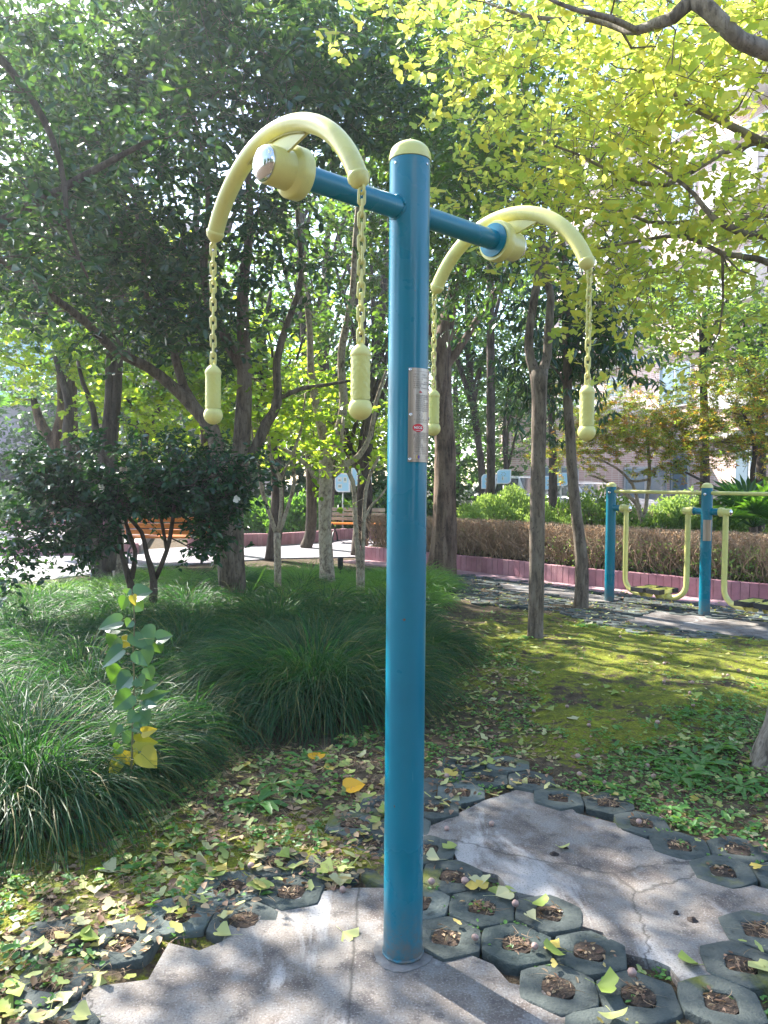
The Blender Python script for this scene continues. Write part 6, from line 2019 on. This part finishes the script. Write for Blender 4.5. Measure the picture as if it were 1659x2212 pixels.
# dry thread-like grass and needles in the paver holes
mb = MB(); rg = rs(260); N_ = 0
Bs, Os = [], []
for (x, y) in PAV:
    if y > 4.6: continue
    k = int(rg.choice([0, 4, 10, 22, 40]))
    for _ in range(k):
        r_ = .036 * math.sqrt(rg.random()); t = rg.uniform(0, 6.28)
        Bs.append((x + r_ * math.cos(t), y + r_ * math.sin(t), -.004)); u_ = rg.uniform(0, 6.28); Os.append((math.cos(u_), math.sin(u_)))
Bs, Os = np.array(Bs), np.array(Os); n_ = len(Bs)
blades(mb, Bs, Os, rg.uniform(.02, .07, n_), np.clip(rg.normal(.8, .2, n_), 0, 1), np.full(n_, .0022), rg, 4, 0, zmin=.013)
q = np.array(sample(regL, 2200, rg) + sample(regR, 900, rg) + sample(regM, 300, rg)); n_ = len(q); th = rg.uniform(0, 6.28, n_)
q = q[np.array([top_z(a_, b_) is None for a_, b_ in q])]; n_ = len(q); th = rg.uniform(0, 6.28, n_)
blades(mb, np.concatenate([q, ground_z(q[:, 0], q[:, 1])[:, None] + .002], 1), np.stack([np.cos(th), np.sin(th)], 1), rg.uniform(.03, .10, n_), np.clip(rg.normal(.75, .25, n_), 0, 1), np.full(n_, .0020), rg, 4, 0, zmin=.0)
o = mb.build('dry_grass', M['grass_dry'], None); tag(o, 'dry thread-like grass in the paver holes and on the soil', kind='stuff')
mb = MB(); k = 5200
q = np.array(sample(regR2, 900, rg) + sample(regL, 900, rg) + sample(regM, 2600, rg) + sample(regR, 800, rg))
q = q[np.array([top_z(a_, b_) is None for a_, b_ in q])]
v = np.sin(q[:, 0] * 3.1 + 1) * np.cos(q[:, 1] * 2.7) + .5 * np.sin(q[:, 0] * 7 + q[:, 1] * 5); q = q[v > .0]; n_ = len(q); th = rg.uniform(0, 6.28, n_)
blades(mb, np.concatenate([q, ground_z(q[:, 0], q[:, 1])[:, None]], 1), np.stack([np.cos(th), np.sin(th)], 1), rg.uniform(.02, .07, n_), np.clip(rg.normal(.5, .25, n_), 0, 1), np.full(n_, .0022), rg, 4, 0, zmin=.0)
o = mb.build('short_grass', M['grass_light'], None); tag(o, 'short thin grass growing on the mossy soil', kind='stuff')

# ginkgo fruits
rg = rs(270)
def fruit_mesh(sd):
    r_ = rs(sd); mb = MB(); prof = []
    for a_ in np.linspace(-1.5, 1.5, 12): prof.append((.0125 * math.cos(a_) * (1 + .03 * math.sin(a_ * 5)), .0125 + .0128 * math.sin(a_)))
    mb.lathe(prof, (0, 0, 0), (0, 0, 1), 16)
    mb.V[-1] += r_.normal(0, .00035, mb.V[-1].shape)
    return mb.mesh('ginkgo_fruit', M['fruit'])
FM = [fruit_mesh(280 + i) for i in range(4)]
fr = [(542, 1882, 'L'), (740, 1925, 'L'), (965, 1792, 'B'), (1062, 1782, 'B'), (1004, 1916, 'P'), (1113, 1965, 'P'), (1155, 2058, 'P'), (1026, 2038, 'P'), (1365, 2117, 'P'), (932, 1917, 'P'), (1380, 1785, 'P'),
      (965, 1685, 'M'), (1225, 1528, 'M'), (1272, 1570, 'M'), (1153, 1533, 'M'), (1420, 1572, 'M'), (1248, 1632, 'M'), (1398, 1650, 'M'), (1252, 1665, 'M'), (1435, 1440, 'M'), (1434, 1480, 'M'), (1595, 1458, 'M'),
      (1495, 1484, 'M'), (1490, 1510, 'M'), (1497, 1534, 'M'), (1340, 1378, 'M'), (1430, 1762, 'P'), (1460, 1770, 'P'), (1515, 1770, 'P'), (1412, 1672, 'M'), (1066, 1484, 'M'), (1212, 1352, 'M'), (1572, 1468, 'M'), (1305, 1680, 'M')]
FL = {'L': ('pink-grey ginkgo fruit lying on the ground left of the teal post', 'fallen fruits left of the post'), 'B': ('wrinkled pink fruit on the bare concrete pad just right of the post', 'fallen fruits on the bare pad'),
      'P': ('pinkish ginkgo fruit lying in or beside a paver hole', 'fallen fruits among the pavers'), 'M': ('small pinkish ginkgo fruit lying on the moss', 'fallen fruits on the moss')}
for i, (x, y, w_) in enumerate(fr):
    g_ = G(x, y, .015); o = bpy.data.objects.new('ginkgo_fruit', FM[i % 4]); COL.objects.link(o)
    s_ = rg.uniform(.85, 1.12); o.scale = (s_, s_ * rg.uniform(.9, 1.05), s_ * rg.uniform(.85, 1.0)); o.location = (g_.x, g_.y, surf(g_.x, g_.y) - .001)
    o.rotation_euler = (0, 0, rg.uniform(0, 6)); tag(o, FL[w_][0], 'fruit', FL[w_][1])

# leafy rosettes
def rosette(rng, n, L, w, up=.5):
    mb = MB()
    for k in range(n):
        t = k * 2.399 + rng.uniform(-.2, .2); d_ = Vector((math.cos(t), math.sin(t), rng.uniform(.1, up)))
        heart_like = L * rng.uniform(.55, 1.1); b = d_ * .004; sd = Vector((-math.sin(t), math.cos(t), 0)); nn_ = Vector((0, 0, 1))
        V = []; m_ = 7
        for i in range(m_):
            v = i / (m_ - 1); hw = w * .5 * (math.sin(math.pi * min(.96, v ** 1.3 * .95 + .06)) ** .8) * (1 + .18 * math.sin(i * 2.6)) * heart_like / L
            c_ = b + d_ * (v * heart_like) - nn_ * (v * v * heart_like * .30)
            for s_ in (-1, 0, 1): V.append(tuple(c_ + sd * hw * s_ + nn_ * abs(s_) * hw * .35 + Vector((0, 0, .004))))
        F = []
        for i in range(m_ - 1):
            for j in range(2):
                a_ = i * 3 + j; F.append((a_, a_ + 1, a_ + 4, a_ + 3))
        mb.add(V, F)
    return mb.mesh('weed_rosette', M['leaf_weed'])
RM = [rosette(rs(300 + i), 9 + i, .10 + .012 * i, .032) for i in range(4)]
for x, y, s_, lb in ((558, 1745, 1.2, 'leafy green rosette weed below the sapling side of the big clump'), (640, 1712, 1.1, 'green rosette weed just left of the bright orange leaf'), (655, 1640, .9, 'small rosette weed at the foot of the middle grass clump'),
                     (524, 1560, 1.25, 'long-leaved weed in the gap between the two big grass clumps'), (500, 1580, .8, 'small weed tucked beside the sapling clump'), (590, 1690, 1.0, 'toothed green rosette weed among the fallen leaves'), (740, 2110, .01, ''),
                     (1262, 1352, 1.1, 'bright green rosette weed near the slender dark trunk'), (1515, 1650, 1.5, 'largest leafy weed beside the ginkgo foot'), (1560, 1625, 1.3, 'leafy weed tight against the ginkgo foot'),
                     (1470, 1680, 1.2, 'broad weed left of the largest one by the ginkgo'), (1600, 1700, 1.3, 'leafy weed in front of the ginkgo foot'), (1430, 1640, 1.0, 'small leafy weed farther left of the ginkgo'),
                     (1195, 2085, .5, 'tiny two-leaved seedling in a paver hole'), (1268, 2170, .8, 'little upright weed in a paver hole at the bottom'), (1140, 1385, .9, 'weeds at the foot of the forked trunk')):
    if s_ < .1: continue
    g_ = G(x, y, 0); o = bpy.data.objects.new('weed_rosette', RM[int(x) % 4]); COL.objects.link(o)
    o.location = (g_.x, g_.y, float(ground_z(g_.x, g_.y))); o.scale = (s_, s_, s_ * 1.2); o.rotation_euler = (0, 0, x); tag(o, lb, 'weed')

# ------------------------------------------------------------------ buildings
def tilewall(name, c1, c2, mortar, scale=1.0, mw=.012):
    m, nt, out = new_mat(name)
    tc = nt.nodes.new("ShaderNodeTexCoord"); mp = nt.nodes.new("ShaderNodeMapping")
    # run the courses along the wall: use (x+y, z)
    sp_ = nt.nodes.new("ShaderNodeSeparateXYZ"); cb = nt.nodes.new("ShaderNodeCombineXYZ")
    nt.links.new(tc.outputs['Object'], sp_.inputs[0])
    nt.links.new(math_(nt, 'ADD', sp_.outputs[0], sp_.outputs[1]), cb.inputs[0]); nt.links.new(sp_.outputs[2], cb.inputs[1])
    br = nt.nodes.new("ShaderNodeTexBrick"); nt.links.new(cb.outputs[0], br.inputs['Vector'])
    br.inputs['Scale'].default_value = scale; br.inputs['Brick Width'].default_value = .24; br.inputs['Row Height'].default_value = .075; br.inputs['Mortar Size'].default_value = mw
    br.inputs['Color1'].default_value = (*c1, 1); br.inputs['Color2'].default_value = (*c2, 1); br.inputs['Mortar'].default_value = (*mortar, 1); br.offset = 0
    c = mixc(nt, ramp(nt, noise(nt, .6, 5), [(.4, (0, 0, 0)), (.7, (.35, .35, .35))]), br.outputs[0], tuple(x * .8 for x in c1))
    bsdf(nt, out, c, .7)
    return m
M['pink_wall'] = tilewall('pink_wall_tile', (.56, .36, .32), (.62, .42, .37), (.72, .64, .60))
M['lilac_wall'] = tilewall('lilac_wall_tile', (.60, .48, .60), (.66, .54, .64), (.60, .53, .62))
M['white_trim'] = simple('white_trim', (.68, .66, .64), (.60, .58, .57), .7)
M['cream_wall'] = simple('cream_wall', (.55, .48, .42), (.48, .42, .37), .8)
M['peach'] = simple('peach_pilaster', (.68, .44, .26), (.60, .38, .23), .7)
M['blue_glass'] = simple('blue_curtain_glass', (.24, .42, .55), (.30, .50, .62), .12, .5, spec=.8)
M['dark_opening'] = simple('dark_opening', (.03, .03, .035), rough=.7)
M['window_frame'] = simple('window_frame_grey', (.55, .57, .58), rough=.4)
M['window_glass'] = simple('window_glass', (.20, .27, .33), (.14, .19, .24), .08, .7, spec=.9)
M['curtain_red'] = simple('red_lantern', (.6, .03, .03), rough=.6)

# right: pink tiled block of flats, its face running away from the viewer
A_, B_ = Vector((7.6, 36, 0)), Vector((13.6, 15.5, 0))
t_ = (B_ - A_); LW = t_.length; t_.normalize(); nrm = Vector((t_.y, -t_.x, 0))          # outward: towards the left and the viewer
if nrm.x > 0: nrm = -nrm
o = thing('apartment_building', 'pink tiled block of flats with white ledges and blue windows behind the ginkgo', 'building', (A_.x, A_.y, 0))
fw = lambda s_, d_, z: A_ + t_ * s_ + nrm * d_ + Vector((0, 0, z))
HB = 15.8
mb = MB(); rot = Matrix((tuple(t_), tuple(nrm), (0, 0, 1))).transposed()
mb.box(fw(LW / 2, -5, HB / 2), (LW, 10, HB), rot=rot)
mb.build('wall', M['pink_wall'], o, smooth=False)
for fl in range(5):
    zf = 3.1 * (fl + 1)
    mb = MB(); mb.box(fw(LW / 2, .14, zf - .15), (LW, .30, .22), rot=rot, bevel=.01); mb.build('ledge', M['white_trim'], o, smooth=False)
    nb = 6
    for k in range(nb):
        s_ = 1.9 + k * (LW - 3.0) / (nb - 1); z0 = 3.1 * fl + 1.0
        w_ = 1.7 if k % 2 == 0 else 1.2
        mb = MB(); mb.box(fw(s_, .02, z0 + .75), (w_, .10, 1.5), rot=rot); fr_ = mb.build('window', M['window_frame'], o, smooth=False)
        mb = MB()
        for s2 in (-1, 1): mb.box(fw(s_ + s2 * w_ / 4, .075, z0 + .75), (w_ / 2 - .10, .02, 1.36), rot=rot)
        mb.build('pane', M['window_glass'], fr_, smooth=False)
        if k % 2 == 1 and fl > 0:
            mb = MB(); mb.box(fw(s_, .55, z0 - .35), (2.3, 1.1, .16), rot=rot); mb.box(fw(s_, 1.06, z0 + .15), (2.3, .08, .9), rot=rot)
            for s2 in (-1, 1): mb.box(fw(s_ + s2 * 1.11, .55, z0 + .15), (.08, 1.0, .9), rot=rot)
            mb.build('balcony', M['white_trim'], o, smooth=False)
mb = MB(); mb.box(fw(LW / 2, -5, HB + .3), (LW + .4, 10.4, .5), rot=rot); mb.build('parapet', M['white_trim'], o, smooth=False)

# low pink tiled wing facing the viewer, behind the cars
o = thing('low_building', 'low pink tiled wing with a white-framed window behind the parked cars', 'building', (8, 27, 0))
mb = MB(); mb.box((8.8, 28.2, 1.9), (9.0, 2.0, 3.8)); mb.build('wall', M['pink_wall'], o, smooth=False)
mb = MB(); mb.box((8.8, 28.2, 3.9), (9.3, 2.4, .25), bevel=.02); mb.build('ledge', M['white_trim'], o, smooth=False)
for x, w_ in ((9.2, 1.5), (6.2, 1.3), (11.6, 1.0)):
    mb = MB(); mb.box((x, 27.17, 1.35), (w_, .12, 1.3)); f_ = mb.build('window', M['window_frame'], o, smooth=False)
    mb = MB()
    for s2 in (-1, 1): mb.box((x + s2 * w_ / 4, 27.10, 1.35), (w_ / 2 - .1, .03, 1.15))
    mb.build('pane', M['window_glass'], f_, smooth=False)
mb = MB(); mb.box((12.4, 27.12, 1.2), (.9, .1, 2.4)); mb.build('door', M['window_frame'], o, smooth=False)
mb = MB(); mb.tube([(10.9, 27.05, 0), (10.9, 27.05, 3.8)], .05, 8); mb.build('drainpipe', M['black_metal'], o)
lt_ = thing('red_lantern', 'small red lantern hanging on the pink wing above the second walker post', 'lantern', (12.0, 26.9, 2.0))
mb = MB(); mb.lathe([(.03, -.24), (.12, -.18), (.17, 0), (.12, .18), (.03, .24)], (12.0, 26.9, 2.0), (0, 0, 1), 14)
mb.tube([(12.0, 26.9, 2.24), (12.0, 26.9, 2.5), (12.0, 27.2, 2.5)], .01, 5); mb.build('lantern_body', M['curtain_red'], lt_)

# left: lilac projecting storey, peach pilasters, recess, and the blue glass block behind
o = thing('lilac_building', 'low building with a lilac tiled upper band over a dark recess at the far left', 'building', (-13, 27, 0))
mb = MB(); mb.box((-18.2, 29, 3.15), (13.6, 4.4, 1.75)); mb.build('tiled_band', M['lilac_wall'], o, smooth=False)
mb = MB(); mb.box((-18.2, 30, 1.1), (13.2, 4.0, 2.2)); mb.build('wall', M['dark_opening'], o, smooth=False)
mb = MB(); mb.box((-12.6, 27.6, 1.9), (1.3, .6, .75)); mb.build('white_panel', M['white_trim'], o, smooth=False)
mb = MB(); mb.box((-18.2, 29, 4.10), (13.9, 4.7, .16)); mb.build('coping', M['white_trim'], o, smooth=False)
o = thing('cream_building', 'cream building with peach pilasters and dark barred windows behind the joined trunks', 'building', (-8, 29, 0))
mb = MB(); mb.box((-8.2, 31.2, 3.4), (6.8, 4, 6.8)); mb.build('wall', M['cream_wall'], o, smooth=False)
for x in (-10.6, -9.0, -7.9, -6.4):
    mb = MB(); mb.box((x, 29.1, 3.3), (.42, .3, 6.6), bevel=.01); mb.build('pilaster', M['peach'], o, smooth=False)
for x in (-9.8, -8.45, -7.15):
    for z in (1.3, 4.2):
        mb = MB(); mb.box((x, 29.17, z), (.62, .12, 1.5)); f_ = mb.build('window', M['window_frame'], o, smooth=False)
        mb = MB(); mb.box((x, 29.10, z), (.50, .04, 1.36)); mb.build('pane', M['dark_opening'], f_, smooth=False)
mb = MB(); mb.box((-8.2, 29.05, 2.75), (6.9, .4, .3)); mb.build('ledge', M['white_trim'], o, smooth=False)
o = thing('glass_building', 'pale blue glass-fronted block rising behind the trees at upper left', 'building', (-16, 44, 0))
mb = MB(); mb.box((-17.2, 48, 8), (13, 8, 16)); mb.build('wall', M['cream_wall'], o, smooth=False)
for k in range(5):
    for i_ in range(5):
        mb = MB(); mb.box((-22.2 + i_ * 2.5, 43.95, 2.2 + k * 3.0), (2.3, .12, 2.4)); mb.build('window', M['blue_glass'], o, smooth=False)
mp_ = thing('pipe_post', 'thin white pole standing behind the dark shrub at left', 'pole', (P(264, 1000, 12.5).x, 12.5, 0))
mb = MB(); mb.tube([(P(264, 1000, 12.5).x, 12.5, 0), (P(264, 1000, 12.5).x, 12.5, 1.39 + 12.5 * (1041 - 925) / FPX)], .022, 10); mb.build('pole_tube', M['car_white'], mp_)
# unseen building added behind the viewer, sized for the highlight the glossy paint mirrors
o = thing('apartment_building', 'pale block of flats behind the viewer, outside the picture', 'building', (12, -22, 0))
mb = MB(); mb.box((12, -26, 8), (12, 8, 16)); mb.build('wall', M['cream_wall'], o, smooth=False)
for k in range(5):
    for i_ in range(3):
        mb = MB(); mb.box((8 + i_ * 4, -21.95, 2.0 + k * 3.1), (1.8, .12, 1.6)); mb.build('window', M['window_glass'], o, smooth=False)

for i, (x, y, h) in enumerate([(-14, -9, 8), (-8, -13, 9), (-1, -14, 8), (5, -12, 6), (14, -6, 7), (19, -14, 9)]):  # unseen trees added to darken what the glossy post reflects
    tree('background_tree', ['tree far behind the viewer at the left, outside the picture', 'tall tree behind the viewer, outside the picture, second from the left', 'tree straight behind the viewer, outside the picture',
         'lower tree behind the viewer to the right, outside the picture', 'tree to the right of the viewer, outside the picture', 'tree beside the pale block behind the viewer, outside the picture'][i], 'tree', (x, y, 0),
         [([(x, y, 0), (x + .1, y, 2), (x, y, h * .8)], [.16, .13, .04])], [((x, y, h * .55), (3.2, 2.4, h * .45), 110)], M['leaf_far'], M['bark_dark'], rs(400 + i), L=.3, twigs=11, lv=8, wr=.6, twl=.6, spread=.5, conn=False, thin=False, dens=1.0)

# ------------------------------------------------------------------ thin haze volume added in place of the lens-flare veil
m, nt, out = new_mat("thin_haze")
pv = nt.nodes.new("ShaderNodeVolumePrincipled")
pv.inputs['Color'].default_value = (.82, .90, 1.0, 1)
pv.inputs['Density'].default_value = .0019
pv.inputs['Anisotropy'].default_value = .6
nt.links.new(pv.outputs[0], out.inputs['Volume'])
mb = MB(); mb.box((0, 125, 8.2), (1300, 1300, 19.0))
hz = mb.build('haze', m, None, smooth=False); tag(hz, kind='stuff')
hz['label'] = 'thin bright haze in the air between the trees'
